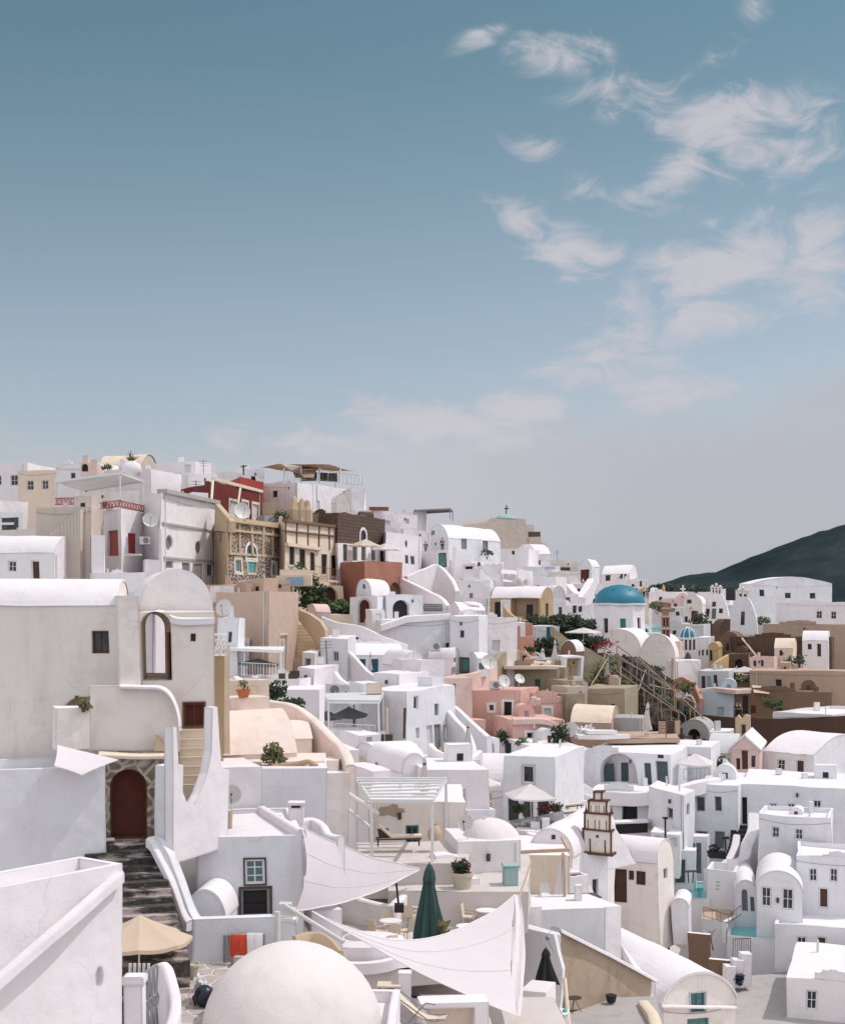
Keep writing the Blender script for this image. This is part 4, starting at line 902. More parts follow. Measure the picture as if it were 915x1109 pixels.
chimney('low white chimney with a black slot at the edge of the flat roof', 321, 868, 48.4, .5, .6)
house('white_house', 'white block behind the roof dish, lit on its right-facing side', [(228, 50.2), (284, 52.2)], 831, 885, at=1, dep=3, roof='flat', m='white', rm='bright', base=2)
house('white_house', 'wide plain white wall below the pink vaulted roof', [(283, 51.6), (354.5, 51.8)], 833, 890, dep=5, roof='flat', m='cool_shade', rm='bright', base=2)
ribbon('curved_wall', 'low white wall curving down from the plain white wall to the sail', [(322, 889, 49.6), (338, 886, 50), (350, 892, 49.6), (357, 903, 49.2), (370, 906, 48.6)], h=2.0, t=.3, m='bright')
# pinkish vaulted roofs
house('vaulted_house', 'smooth pale pink barrel roof between the steps and the curving ramp', [(226, 53.6), (322, 54.8)], 816, 835, at=1, dep=5.2, roof='vs', rise=1.45, m='pinkish', rm='pinkish', base=2)
house('vaulted_house', 'lower pale pink roof with a bush in front, above the plain white wall', [(262, 53.2), (352, 53.4)], 826, 836, dep=3.0, roof='flat', m='pinkish', rm='pinkish', base=2)
house('vaulted_house', 'pink rounded roof end beside the curving cream ramp', [(298, 57), (338, 57.4)], 802, 850, dep=3, roof='vs', rise=.6, m='pinkish', rm='pinkish', base=3)
house('pink_terrace', 'flat pink terrace roof inside the bend of the ramp wall', [(318, 55.4), (366, 55.4)], 824, 850, dep=5, roof='flat', m='pinkish', rm='pinkish', cat='terrace roof', base=2)
shrub('grey-green round bush on the pink roof', 299, 818, 52.8, .5, .42, 'leaf_dry', 380, .10)
b = B().path([P(292, 827, 52.6), P(300, 831, 52.6), P(315, 830, 52.5), P(335, 826, 52.5), P(344, 831, 52.4)], .10, 7); solo(b, 'log', 'wood_light', 'crooked tree log lying on the edge of the pink roof', 'log', smooth=60)
house('cream_house', 'cream block carrying the terracotta flower pot', [(249, 56.8), (291, 58)], 757, 790, dep=2.2, roof='flat', m='pinkish', rm='cream', base=3)
house('cream_house', 'cream wall with a shaped top behind the terracotta flower pot', [(243, 59.6), (292, 60.4)], 737, 780, dep=1, roof='flat', m='cream', base=3)
house('ochre_house', 'narrow ochre wall right of the gatehouse', [(231, 52.4), (243, 54)], 712, 790, dep=2, roof='flat', m='ochre', rm='cream', base=3)
house('white_house', 'slim white pillar wall between the ochre wall and the flower pot', [(243, 53.8), (250, 54.2)], 700, 790, dep=2, roof='flat', m='cream', base=3)
a_, c_ = P(232, 712, 52), P(246, 712, 52.5); fretwork('lattice_fence', 'white lattice fence on the ochre wall', a_, c_, a_.z+.85, a_.z, m='metal_white', nn=2)
pot_plant('terracotta bowl of red flowers on the cream block', 263, 756, 57.0, r=.27, h=.32, fr=.26, leaf='leaf_dry', cnt=120, fl=True)
house('white_house', 'plain white wall seen through the gatehouse arch', [(140, 52.4), (167, 50.6), (186, 54.4)], 640, 716, at=1, dep=2, roof='flat', m='bright', base=1)
a_, c_ = P(158, 716, 52.2), P(176, 716, 52.4); fretwork('lattice_fence', 'white lattice fence seen through the gatehouse arch', a_, c_, a_.z+.85, a_.z, m='metal_white', nn=2)
ribbon('ramp_wall', 'long cream ramp wall curving down from the plants to the stone gate', [(256, 731, 61), (268, 740, 60.6), (280, 754, 60.2), (296, 759, 60), (318, 764, 59.4), (340, 779, 58.4), (360, 799, 57), (372, 812, 56), (379, 829, 55)], h=[2.0, 1.0], t=.4, m='pinkish')
shrub('dark climbing shrub behind the curving ramp wall', 293, 750, 63, .9, .5, 'leaf_dark', 520, .13); shrub('dark trailing shrub lower along the ramp wall', 318, 763, 62, .75, .35, 'leaf_dark', 320, .12)
house('white_house', 'white house below the plants with a round satellite dish', [(280, 66), (345, 66)], 748, 800, dep=5, roof='flat', m='white', rm='bright', base=3)
house('white_house', 'small plaster block at the foot of the ramp wall', [(352, 54.5), (378, 55.2)], 838, 870, dep=3, roof='flat', m='aged', rm='bright', base=3)
# ================================================================ restaurant terrace
ZT = -12.8
slab('terrace_floor', '', ZT, [(300, 1062), (560, 1040), (560, 962), (330, 962)], t=.6, m='floor')
slab('terrace_floor', '', Z(946, 59.6), [(420, 964), (500, 966), (572, 966), (572, 925), (420, 925)], t=1.6, m='floor')
def sail_fan(label, A, Bp, C, m1, m2, m3, n=18, t=.012, depth=.15):
    A, Bp, C, m1, m2, m3 = [P(*q) for q in (A, Bp, C, m1, m2, m3)]; root = thing('shade_sail', label, 'shade sail', (A+Bp+C)/3); bz = lambda a, m, c, s: a*(1-s)**2+m*2*s*(1-s)+c*s*s; vs = []
    mid = (Bp+C)/2; off = (m3-mid)
    for i in range(n+1):
        s = .02+.98*i/n
        for j in range(n+1):
            v = j/n; p = bz(A, m1, Bp, s).lerp(bz(A, m2, C, s), v); p += off*4*v*(1-v)*s**3*.5; p.z -= depth*math.sin(PI*s)*math.sin(PI*v); vs.append(p)
    k = len(vs); q = n+1; b = B(); b.add(vs+[p-V((0, 0, t)) for p in vs], [[i*q+j, (i+1)*q+j, (i+1)*q+j+1, i*q+j+1] for i in range(n) for j in range(n)]+[[k+i*q+j+1, k+(i+1)*q+j+1, k+(i+1)*q+j, k+i*q+j] for i in range(n) for j in range(n)])
    b.obj('cloth', 'sail', root, smooth=80)
    for e in range(4):
        v = (0, .33, .66, 1)[e]; B().path([bz(A, m1, Bp, .02+.98*i/n).lerp(bz(A, m2, C, .02+.98*i/n), v)+off*4*v*(1-v)*(.02+.98*i/n)**3*.5-V((0, 0, depth*math.sin(PI*(.02+.98*i/n))*math.sin(PI*v)-.012)) for i in range(n+1)], .022 if e in (0, 3) else .012, 4).obj('hem' if e in (0, 3) else 'seam', 'cloth_white' if e in (0, 3) else 'sail', root)
    return root
sail_fan('large white shade sail stretched from the white house to the pergola', (457, 940, 57), (326, 893, 45.2), (319, 986, 43.2), (388, 933, 51), (385, 985, 50), (340, 940, 44.4), n=22)
sail_fan('lower white shade sail sweeping to a point over the terrace', (334, 983, 42.6), (557, 968, 51), (560, 1100, 42), (452, 1062, 46), (440, 1052, 42.5), (548, 1030, 46.5), n=24, depth=.1)
b = B(); n = 10
for k in range(n+1):
    q = k/n; w1 = 5+4*math.sin(PI*q)+q*1
    for s_ in range(5): b.v.append(P(555+w1*s_/2.2*.8, 968+q*132, 51-8.6*q+.12*math.cos(s_*2.2+q*4)))
b.f = [[k*5+s_, k*5+s_+1, (k+1)*5+s_+1, (k+1)*5+s_] for k in range(n) for s_ in range(4)]; b.m = [0]*len(b.f); solo(b, 'curtain', 'sail', 'gathered white cloth hanging along the right edge of the lower sail', 'curtain', smooth=70)
b = B().tube(P(548, 1012, 50.5), P(576, 932, 53), .05, 8, .035); solo(b, 'sail_pole', 'bamboo', 'leaning bamboo pole that holds up the lower white sail', 'pole')
b = B().tube(P(309, 980, 42), P(372, 1020, 41), .07, 8); solo(b, 'sail_pole', 'pvc', 'long white boom between the electric box and the lower sail', 'pole')
b = B().tube(P(432, 985, 54.5), P(429, 957, 54.5), .04, 8); b.box(P(432, 987, 54.5), .35, .3, .3); solo(b, 'lamp_post', 'black', 'short black post standing under the tip of the large sail', 'post')
# seating wall and well
c = P(390, 1005, 50.5); root = thing('stone_counter', 'round-cornered white counter with a grey oval top', 'counter', (c.x, c.y, ZT))
b = B().lathe((c.x, c.y, ZT), [(0, 0), (1.55, 0), (1.5, .75), (1.1, .8), (0, .8)], 26, 1.05, .95); b.obj('base', 'bright', root, smooth=45)
b = B().lathe((c.x, c.y, ZT+.8), [(0, .02), (.52, .02), (.54, .0)], 26, 1, 1.1); b.obj('counter_top', 'concrete', root)
b = B(); b.lathe((c.x, c.y-.25, ZT), [(1.75, -.02), (1.75, .35), (1.45, .36)], 22, 1, 1, PI, 2*PI); b.obj('bench', 'bright', root, smooth=35)
house('white_house', 'small bright white cube between the large sail and the dome', [(337, 47), (371, 47.6)], 988, 1020, dep=2, roof='flat', m='bright', base=2)
ribbon('seating_wall', 'white wall behind the terrace tables under the tip of the sail', [(372, 966, 57), (400, 975, 56), (421, 979, 55), (431, 973, 55.5), (445, 958, 57.5)], h=1.5, t=.4, m='white')
ribbon('curved_wall', 'shadowed white wall between the sail and the terrace chairs', [(395, 968, 59), (430, 950, 59.5), (455, 946, 59.5)], h=2.3, t=.3, m='cool_shade')
gT, gC = 'round tables on the restaurant terrace', 'white chairs on the restaurant terrace'
tabs = [((414, 1020), 'round white terrace table nearest the black post, in front'), ((423, 1004), 'round white terrace table between two others behind the front table'), ((447, 986), 'round white table beside the seating wall under the sail tip'), ((527, 992), 'round white table with a centre post right of the folded green parasol'), ((506, 1010), 'round white table partly hidden by the rising sail edge')]
def GF(px, py): p = G(px, py, ZT); return p
tp = table_proto(tabs[0][1], gT); cp_ = chair_proto('white terrace chair', gC, 'linen')
first = True
for k, ((x, y), lab) in enumerate(tabs):
    p = GF(x, y+14)
    tt = tp if k == 0 else dup(tp, label=lab); tt.location = p
    for j, (a, wh) in enumerate(((0.3, 'on the far side'), (2.5, 'on the left side'), (4.3, 'on the near side'))):
        if k == 4 and j == 2: continue
        cc = cp_ if first else dup(cp_); first = False
        cc.location = p+V((math.cos(a+k*.6+.8)*.68, math.sin(a+k*.6+.8)*.68, 0)); cc.rotation_euler = (0, 0, a+k*.6+.8-PI/2)
        cc['label'] = 'cream terrace chair at one of the round white tables'; 
closed_parasol('tall dark green folded parasol on the restaurant terrace', (466, 935), 52.3, 2.85, .50, 'canvas_green', .15, pm='iron', folds=6)
b = B().leaves(P(478, 1015, 52), .35, .3, .5, 60, .28); solo(b, 'agave_plant', 'leaf_dry', 'yellow-green spiky plant at the foot of the green parasol', 'plant')
pot_plant('tall cream urn with a dark bushy plant on the terrace wall', 501, 972, 56.5, r=.40, h=1.0, fr=.42, leaf='leaf_dark', pot='pot_cream', cnt=420, fl=True)
stairs('steps', 'white steps rising behind the green parasol to the upper terrace', (480, 992, 56.2), (482, 950, 59.4), 1.3, 5, m='bright', drop=.8)
house('white_pillar', 'square white pillar right of the tall cream urn', [(507, 57), (519, 57.3)], 952, 985, dep=1.6, roof='flat', m='white', cat='pillar', base=.8)
a_, c_ = P(517, 985, 57.8), P(545, 985, 57.8); root = thing('picket_fence', 'low white picket fence beside the bamboo pole', 'fence', a_)
b = B(); [b.frame_box(a_+V((k*.11, 0, 0)), (.05, 0, 0), (0, .03, 0), (0, 0, .62+.05*(k % 2))) for k in range(10)]; b.obj('picket', 'metal_white', root); b = B(); b.frame_box(a_+V((0, .035, .42)), (1.1, 0, 0), (0, .03, 0), (0, 0, .06)); b.obj('rail', 'metal_white', root)
b = B().frame_box(P(543, 985, 56.6), (.85, 0, 0), (0, .8, 0), (0, 0, .55)); solo(b, 'bench', 'bright', 'white masonry bench at the foot of the bamboo pole', 'bench')
b = B().leaves(P(449, 953, 57.6), .42, .2, .2, 120, .13); solo(b, 'laundry', 'cloth_white', 'bundle of white cloth beside the top of the green parasol', 'cloth')
# pergola, lounger and the wall behind
zt_, zb_ = Z(866, 58.5), Z(942, 58)
pp = [P(356, 0, 58.2), P(468, 0, 58), P(474, 0, 62), P(376, 0, 62.5)]
pergola('white slatted pergola over the wooden lounger', [P(400, 0, 57.6), P(469, 0, 57.6), P(484, 0, 64.5), P(385, 0, 64.5)], zt_, zb_, n=7, th=.3)
b = B().tube(P(356, 846, 60), P(408, 880, 58), .09, 6); b.tube(P(375, 875, 60), P(402, 898, 58.4), .07, 6); solo(b, 'pergola_beam', 'metal_white', 'slanting white beam leading into the slatted pergola', 'beam')
house('white_house', 'white wall with a patch of fallen plaster behind the wooden lounger', [(399, 64.5), (503.5, 64.5)], 868, 925, dep=6, roof='flat', m='shade', rm='bright', base=2)
b = B(); lp = [(math.cos(a*PI/9)*.62*(1+.25*math.sin(a*2.3)), math.sin(a*PI/9)*.26*(1+.3*math.cos(a*1.7))) for a in range(18)]; cc = P(423, 878, 64.49); facet(b, lambda u, v: cc+V((u, 0, v)), lp); solo(b, 'wall_patch', 'stain', 'brown patch where plaster has fallen off the wall behind the lounger', 'wall patch')
lounger('dark wooden lounger with a cream cushion under the slatted pergola', 431, 916, 60, rz=.05); b = B()
for k in range(5): b.tube(P(409+k*2.4, 897-k*.2, 60.5), P(411+k*2.4, 906, 60.4), .05, 5)
solo(b, 'striped_cushion', 'frame_dark', 'black and white striped cushion at the head of the wooden lounger', 'cushion')
slab('terrace_floor', '', Z(922, 60), [(390, 935), (505, 935), (510, 912), (385, 912)], t=1.4, m='floor')
r, i = house('domed_house', 'white box house with a low pinkish dome and a dish at its corner', [(494, 59.5), (561.5, 59.9)], 912, 950, dep=3.4, roof='flat', m='white', rm='bright', base=2)
dome('dome', '', 530, 886, 61.2, 1.28, 'pinkdome', h=1.2, parent=r)
dish('round dish on the corner of the domed box house', 503.5, 893, 60, .36, -.5, .45)
b = B().lathe(P(469, 912, 60), [(0, 0), (.26, .1), (.3, .35), (.2, .6), (.1, .68), (.12, .72)], 14); solo(b, 'urn', 'bamboo', 'wicker covered demijohn beside the pergola post', 'urn', smooth=50)
b = B().box(P(552, 958, 57.3), .55, .6, .75, .1); b.box(P(552, 958, 57.3)+V((0, 0, .75)), .65, .7, .06, .1); solo(b, 'cupboard', 'teal', 'pale teal cupboard with a white top by the bamboo pole', 'cupboard')
ribbon('curved_wall', 'low rounded white bench wall between the pergola post and the domed house', [(468, 924, 58.6), (482, 923, 58.8), (492, 926, 59)], h=.8, t=.7, m='bright')
# lower deck at the very bottom
ZD = Z(1105, 43)
slab('terrace_floor', '', ZD-.4, [(396, 1150), (640, 1160), (600, 1080), (400, 1078)], t=.8, m='floor')
house('white_house', 'low white wall with a cream recess under the lower sail', [(455, 41.2), (530, 41.4)], 1087, 1125, dep=.9, roof='flat', m='bright', base=2, ops=[n_(462, 1092, 514, 1124, pane='cream', rec=.45)])
b = B().box(P(421, 1082, 41.8), .62, .6, .04); c = P(421, 1082, 41.8); root = thing('side_table', 'small square cream table left of the folding deck chairs', 'table', c-V((0, 0, .0)))
B().box(c+V((0, 0, .42)), .66, .62, .05).obj('tabletop', 'linen', root)
for sx in (-1, 1):
    for sy in (-1, 1): B().tube(c+V((sx*.28, sy*.26, .42)), c+V((sx*.28, sy*.26, -.1)), .02, 5).obj('leg', 'frame_dark', root)
b = B().box(P(438, 1086, 42), .4, .5, .95); solo(b, 'white_pillar', 'bright', 'short white pillar beside the pair of shoes', 'pillar')
b = B(); [b.box(P(448+k*4, 1079, 42.2), .10, .26, .10, .3) for k in range(2)]; solo(b, 'pair_of_shoes', 'black', 'pair of black shoes left beside the short white pillar', 'shoes')
def deckchair(label, px, py, D, rz, group):
    c = P(px, py, D); root = thing('deck_chair', label, 'deck chair', c, group); M = Matrix.Rotation(rz, 3, 'Z')
    T = lambda x, y, z: c+M @ V((x, y, z))
    for y in (-.27, .27):
        B().path([T(-.75, y, 1.0), T(.35, y, .30), T(.85, y, .34)], .022, 6).obj('side_rail', 'frame_grey', root); B().path([T(-.35, y, 0), T(.15, y, .62), T(.45, y, .60)], .02, 6).obj('leg', 'frame_grey', root)
    b = B(); pr = [(-.73, .98), (-.4, .70), (-.05, .43), (.25, .30), (.55, .27), (.83, .34)]; vs = [T(x, y, z+o) for x, z in pr for y, o in ((-.25, 0), (.25, 0))]
    b.add(vs+[p-V((0, 0, .02)) for p in vs], [[2*k, 2*k+1, 2*k+3, 2*k+2] for k in range(5)]+[[12+2*k+2, 12+2*k+3, 12+2*k+1, 12+2*k] for k in range(5)]); b.obj('sling', 'linen', root); return root
deckchair('cream sling deck chair nearest the recessed wall', 452, 1112, 40.5, -.25, None); deckchair('cream sling deck chair at the very bottom edge', 441, 1135, 39.4, -.25, None)
# ================================================================ right of the terrace, near
ribbon('white_wall', 'low white parapet around the lower deck below the bamboo pole', [(563, 1000, 58.5), (583, 1005, 58.7), (604, 1010, 59)], h=3.2, t=.35, m='cool_shade', smooth=False)
upright('white_wall', 'tall white wall with a curved edge behind the dark folded parasol', (562, 58), (612, 57), [(563, 1064), (563, 1004), (600, 1011), (604, 1030), (609, 1050), (608, 1070), (603, 1109), (563, 1109)], t=.3, m='cool_shade')
closed_parasol('dark grey folded parasol on the lower deck', (591.5, 1027), 55.5, 1.42, .36, 'canvas_dark', .8, pm='iron', folds=6)
b = B().sphere(P(594, 1015, 56.5), .11, 8); b.tube(P(594, 1014, 56.5), P(598, 1004, 57.3), .015, 5); b.tube(P(594, 1018, 56.5), P(600, 1030, 57), .012, 5); solo(b, 'wall_lamp', 'frame_grey', 'grey globe wall lamp above the dark folded parasol', 'lamp', smooth=60)
b = B().tube(P(610, 1060, 52.5), P(616, 1120, 51), .08, 8, .08); solo(b, 'handrail', 'cream', 'cream handrail slanting down past the tan wall', 'handrail')
house('white_house', 'white masonry sofa bench under the grey folded parasol', [(563, 53), (590, 52.6)], 1072, 1109, dep=1.5, roof='flat', m='white', rm='bright', cat='bench', base=1)
b = B().frame_box(P(566, 1090, 51), (.95, 0, 0), (0, .8, 0), (0, 0, .08)); b.frame_box(P(572, 1100, 50.6), (.8, 0, 0), (0, .5, 0), (0, 0, .08)); solo(b, 'cushion', 'linen', 'flat cream cushions piled on the masonry sofa', 'cushion')
c = P(601, 1118, 49); root = thing('round_table', 'white round drum table with a blue cap on it at the bottom edge', 'table', c); B().cyl(c, .42, .68, 24).obj('base', 'grey', root, smooth=40); B().cyl(c+V((0, 0, .68)), .46, .05, 24).obj('tabletop', 'cloth_white', root, smooth=40)
b = B().sphere(c+V((.3, -.1, .78)), .09, 6, .7); solo(b, 'cap', 'turq', 'small turquoise cap lying on the drum table', 'cap', smooth=60)
# tan wall and its yard
upright('stained_wall', 'large stained tan wall sloping down to the right, white coping on top', (603, 61), (706, 66), [(603, 1008), (655, 1034), (705, 1061), (704, 1092), (612, 1095), (606, 1040)], t=.35, m='stain')
ribbon('coping_wall', 'sloping white coping along the stained tan wall', [(600, 1004, 61), (655, 1032, 63.6), (707, 1060, 66)], h=.18, t=.6, m='bright', smooth=False, cat='coping')
slab('terrace_floor', '', Z(1084, 63.5), [(606, 1120), (720, 1120), (712, 1080), (612, 1080)], t=.5, m='concrete')
ribbon('low_wall', 'pale kerb wall right of the small concrete yard', [(696, 1083, 62.8), (706, 1097, 60.5), (716, 1120, 58)], h=1.2, t=.5, m='cream', smooth=False)
c = P(622, 1097, 58); root = thing('side_table', 'small black folding table against the stained tan wall', 'table', c); B().cyl(c+V((0, 0, .6)), .3, .03, 14).obj('tabletop', 'iron', root)
for a in range(3): B().tube(c+V((0, 0, .6)), c+V((.28*math.cos(a*2.1), .28*math.sin(a*2.1), 0)), .015, 5).obj('leg', 'iron', root)
b = B().cyl(P(661, 1085, 63), .2, .3, 10, .26); solo(b, 'plant_pot', 'black', 'black empty pot at the foot of the stained tan wall', 'pot')
# white wall block above it, table and chairs, pergola
house('white_house', 'low bright white block between the bamboo pole and the blank wall', [(556, 61), (584, 61.5)], 984, 1030, dep=3, roof='flat', m='white', rm='bright', base=3)
house('white_house', 'long blank white wall block above the stained tan wall', [(580, 66), (655, 66.5)], 985, 1040, at=0, dep=3.2, roof='flat', m='cool_shade', rm='bright', base=3)
house('white_house', 'white block stepping down right of the blank white wall', [(655, 68), (672, 70)], 982, 1060, dep=3, roof='flat', m='white', rm='bright', base=3)
ribbon('low_wall', 'sloping white parapet between the blank wall and the big barrel roof', [(655, 1000, 68.6), (668, 1020, 71), (690, 1050, 69), (705, 1062, 66.5)], h=2.0, t=.4, m='white', smooth=False)
slab('terrace_floor', '', Z(985, 70.5), [(566, 992), (650, 992), (640, 958), (560, 958)], t=1, m='floor')
ZR = Z(985, 70.5)
tq = table_proto('large square white table on the upper right terrace', 'large square tables', r=.75, square=True); tq.location = G(589, 990, ZR)
gS = 'white lattice chairs round the square table'
sc_ = None
for k, (x, y, a) in enumerate(((572, 990, 1.6), (578, 996, 3.1), (595, 998, 3.1), (604, 988, -1.6), (590, 978, 0))):
    if sc_ is None: sc_ = chair_proto('white metal chair tucked at the square white table', gS, 'metal_white'); o = sc_
    else: o = dup(sc_)
    o.location = G(x, y, ZR); o.rotation_euler = (0, 0, a)
b = B().frame_box(P(560, 925, 70), P(615, 923, 69)-P(560, 925, 70), (0, .15, 0), (0, 0, .16)); b.frame_box(P(614, 923, 69), (0, 4, 0), (.12, 0, 0), (0, 0, .15)); root = thing('timber_pergola', 'cream timber frame with a pale curtain beside the square table', 'pergola', P(612, 975, 69)); b.obj('beam', 'bamboo', root)
B().tube(P(611, 978, 69), P(609, 924, 69), .07, 8).obj('post', 'bamboo', root); b = B(); n = 10
for k in range(n+1): b.v += [P(603+k*1.2+(-4+k*.2), 968, 69+.12*math.sin(k*1.8)), P(606+k*.7, 926, 69+.05*math.sin(k*1.8))]
b.f = [[2*k, 2*k+2, 2*k+3, 2*k+1] for k in range(n)]; b.m = [0]*n; b.obj('curtain', 'canvas_white', root, smooth=70)
b = B().tube(P(589, 955, 72), P(588, 928, 72), .05, 6); solo(b, 'pole', 'pvc', 'thin cream pole in the middle of the white roof by the frame', 'pole')
house('white_house', 'flat paved white roof behind the timber frame', [(560, 74), (616, 74)], 926, 960, dep=6, roof='flat', m='cream', rm='roofpave', base=2)
house('white_house', 'small white block between the frame and the tall doorway wall', [(613, 74), (637, 75)], 950, 990, dep=2, roof='par', m='white', rm='bright', base=2)
b = B().box(P(633, 985, 71), 1.2, .9, .7, .2); b.box(P(633, 970, 71), 1.4, 1.1, .05, .2); solo(b, 'cupboard', 'frame_green', 'dark green cupboard with a pale top by the blank wall', 'cupboard')
chimney('small white pigeon-hole chimney on the block left of the bell tower house', 621, 944, 75, .5, .7)
# small vault + bell tower
house('vaulted_house', 'small white barrel vault with one tiny square window, left of the bell tower', [(573, 78), (620, 77)], 929, 960, at=1, dep=10, roof='vf', rise=1.5, m='white', rm='bright', base=3, ops=[w_(597, 904, 601.5, 909, small=True, rec=.2)])
ribbon('low_wall', 'rounded white ledge wall left of the small barrel vault', [(566, 903, 82), (572, 899, 81), (582, 903, 80), (600, 898, 80)], h=1.0, t=.8, m='bright')
r, i = house('white_house', 'tall white block under the leaning bell tower, with a narrow dark window', [(617, 79), (657, 80)], 925, 985, dep=5, roof='flat', m='cool_shade', rm='bright', base=3, ops=[w_(641, 951, 647, 968, small=True, rec=.25)])
upright('white_wall', 'sloping white wall rising to the right of the bell tower', (617, 79.6), (690, 84), [(617, 925), (640, 930), (657, 922), (661, 895), (655, 880), (668, 900), (680, 915), (690, 935), (660, 940)], t=.4, m='white')
c = P(648, 922, 79.6); root = thing('bell_tower', 'small white bell tower outlined in dark brown, leaning on the white vault', 'bell tower', c); M = Matrix.Rotation(-.35, 3, 'Z')
def TT(x, y, z): return c+M @ V((x, y, z))
def TB(b, x0, x1, y0, y1, z0, z1): b.frame_box(TT(x0, y0, z0), M @ V((x1-x0, 0, 0)), M @ V((0, y1-y0, 0)), V((0, 0, z1-z0)))
wb_, db, kb = B(), B(), B(); zz = 0
for lv, (hw, ht, na) in enumerate(((.78, 1.25, 1), (.70, .85, 2), (.50, .62, 2), (.22, .40, 0))):
    TB(wb_, -hw, hw, -.3, .3, zz, zz+ht); TB(db, -hw-.07, hw+.07, -.37, .37, zz+ht, zz+ht+.08)
    for x in (-hw, hw): TB(db, x-.05, x+.05, -.34, -.28, zz, zz+ht)
    for k in range(na):
        w0 = hw*.62/max(na, 1); xc = 0 if na == 1 else (-hw*.45 if k == 0 else hw*.45)
        TB(kb, xc-w0*.8, xc+w0*.8, -.315, -.29, zz+.05, zz+ht*.62); q = [TT(xc+w0*.8*math.cos(PI*a/8), -.315, zz+ht*.62+w0*.7*math.sin(PI*a/8)) for a in range(9)]; kb.add(q, [list(range(9))]); kb.obj('archway', 'frame_cream', root); kb = B()
        TB(db, xc-w0*.95, xc-w0*.8, -.34, -.29, zz, zz+ht*.62); TB(db, xc+w0*.8, xc+w0*.95, -.34, -.29, zz, zz+ht*.62)
    zz += ht+.08
TB(db, -.9, .9, -.45, .45, -.12, 0)
for x in (-.72, .72): 
    q = B().tube(TT(x, 0, 2.2), TT(x, 0, 2.62), .09, 4, .01); db.add(q.v, q.f)
wb_.obj('wall', 'aged', root); db.obj('timber_frame', 'wood', root)
B().sphere(TT(0, -.2, .95), .16, 6).obj('bell', 'iron', root, smooth=60)
# house with brown door (vault along the view's width)
house('vaulted_house', 'white barrel vaulted house with a dark brown door and two small brown windows', [(655, 89.5), (713, 88), (730, 90.2)], 936, 980, at=1, roof='vs', rise=1.45, m='shade', rm='bright', base=3,
      ops=[d_(663, 942, 678, 977, rec=.25, fr='wood'), w_(680, 944, 686, 954, pane='door_brown', small=True), w_(688.5, 944.5, 699, 959, nx=2, ny=1, fr='wood', pane='door_brown'), w_(719, 941, 723, 952, f=1, small=True, rec=.2)])
b = B().tube(P(653, 952, 87), P(662, 978, 87), .12, 6); solo(b, 'plank', 'rust', 'reddish plank leaning beside the dark brown door', 'plank')
house('white_house', 'low white block at the foot of the dark brown door', [(648, 86), (664, 86.4)], 981, 1000, dep=3, roof='flat', m='white', rm='bright', base=1)
# big barrel house at lower right
r, i = house('vaulted_house', 'long smooth cream barrel roof running back from a gable with a teal window', [(717, 66), (797, 67.2)], 1088, 1130, dep=15.2, roof='vf', rise=1.30, m='shade', rm='bright', base=3, lip=.06, rt=.1,
      ops=[(0, 748, 1075, 764, 1096, dict(kind='w', nx=2, ny=3, fr='door_teal', pane='glass_teal', trim='grey', tw=.07)), (0, 744, 1103, 768, 1135, dict(kind='d', pane='glass_teal', fr='door_teal'))])
ribbon('moulding', '', [(716, 1089, 65.9), (797, 1090, 67.0)], h=.12, t=.25, m='bright', parent=r, smooth=False)
ribbon('low_wall', 'white gutter wall along the left side of the long barrel roof', [(706, 1090, 65), (690, 1062, 68.7), (674, 1030, 72.8), (660, 1003, 76.4)], h=1.8, t=.7, m='bright', smooth=False)
b = B().leaves(P(690, 1044, 70.5), .4, .3, .25, 30, .12); solo(b, 'agave_plant', 'leaf_light', 'small blue-green plant sprouting beside the long barrel roof', 'plant')
house('brown_gable', 'small brown triangular gable behind the long barrel roof', [(710, 90), (724, 92)], 985, 1010, dep=1.5, roof='vf', rise=.7, m='brown2', rm='tan', base=2, cat='gable')
# yard walls and doors right of the barrel roof
house('brown_gate', 'brown wooden gate wall right of the long barrel roof', [(744, 88), (768, 86)], 1012, 1036, dep=.4, roof='flat', m='brown2', rm='bright', base=2, cat='gate')
house('brown_gate', 'second brown gate wall, lower down by the gravel yard', [(767, 84), (791, 82)], 1040, 1064, dep=.4, roof='flat', m='brown2', rm='bright', base=2, cat='gate')
house('white_house', 'white house wall with dried branches right of the upper brown gate', [(760, 93), (790, 90)], 996, 1040, at=0, dep=4.5, roof='flat', m='cool_shade', rm='bamboo', base=3)
railing('railing', 'thin rust railing round the tan terrace above the lower pool', [(763, 995, 92.4), (788, 1003, 89.6), (803, 993, 93)], h=.65, m='rust', n=3)
b = B().tube(P(771, 1030, 89.8), P(766, 1008, 90.6), .05, 5, .02); [b.tube(P(769.5-k*.6, 1024-k*3, 90), P(766+k*2.2, 1014-k*2, 90.4), .025, 4, .008) for k in range(5)]; solo(b, 'dry_branch', 'wood', 'dry branch leaning on the wall below the tan terrace', 'branch')
slab('gravel_yard', '', Z(1080, 82), [(770, 1060), (1010, 1040), (1010, 1150), (760, 1160)], t=1, m='concrete')
c = P(797, 1052, 83); root = thing('planter_stairs', 'small white block stairs with a dark bag at the gravel yard', 'stairs', c); b = B()
for k in range(3): b.box(c+V((k*.5-.4, .3*k, -1)), .6, .8, 1.3+.3*k)
b.obj('steps', 'bright', root); b = B().leaves(P(798, 1062, 82.6), .4, .3, .35, 160, .16); solo(b, 'garbage_bag', 'bluebag', 'dark bag lying on the gravel by the white block stairs', 'bag')
b = B().cyl(P(808, 1105, 80.5), .5, .7, 12); solo(b, 'water_tank', 'cloth_white', 'short round white tank at the bottom right edge', 'tank')
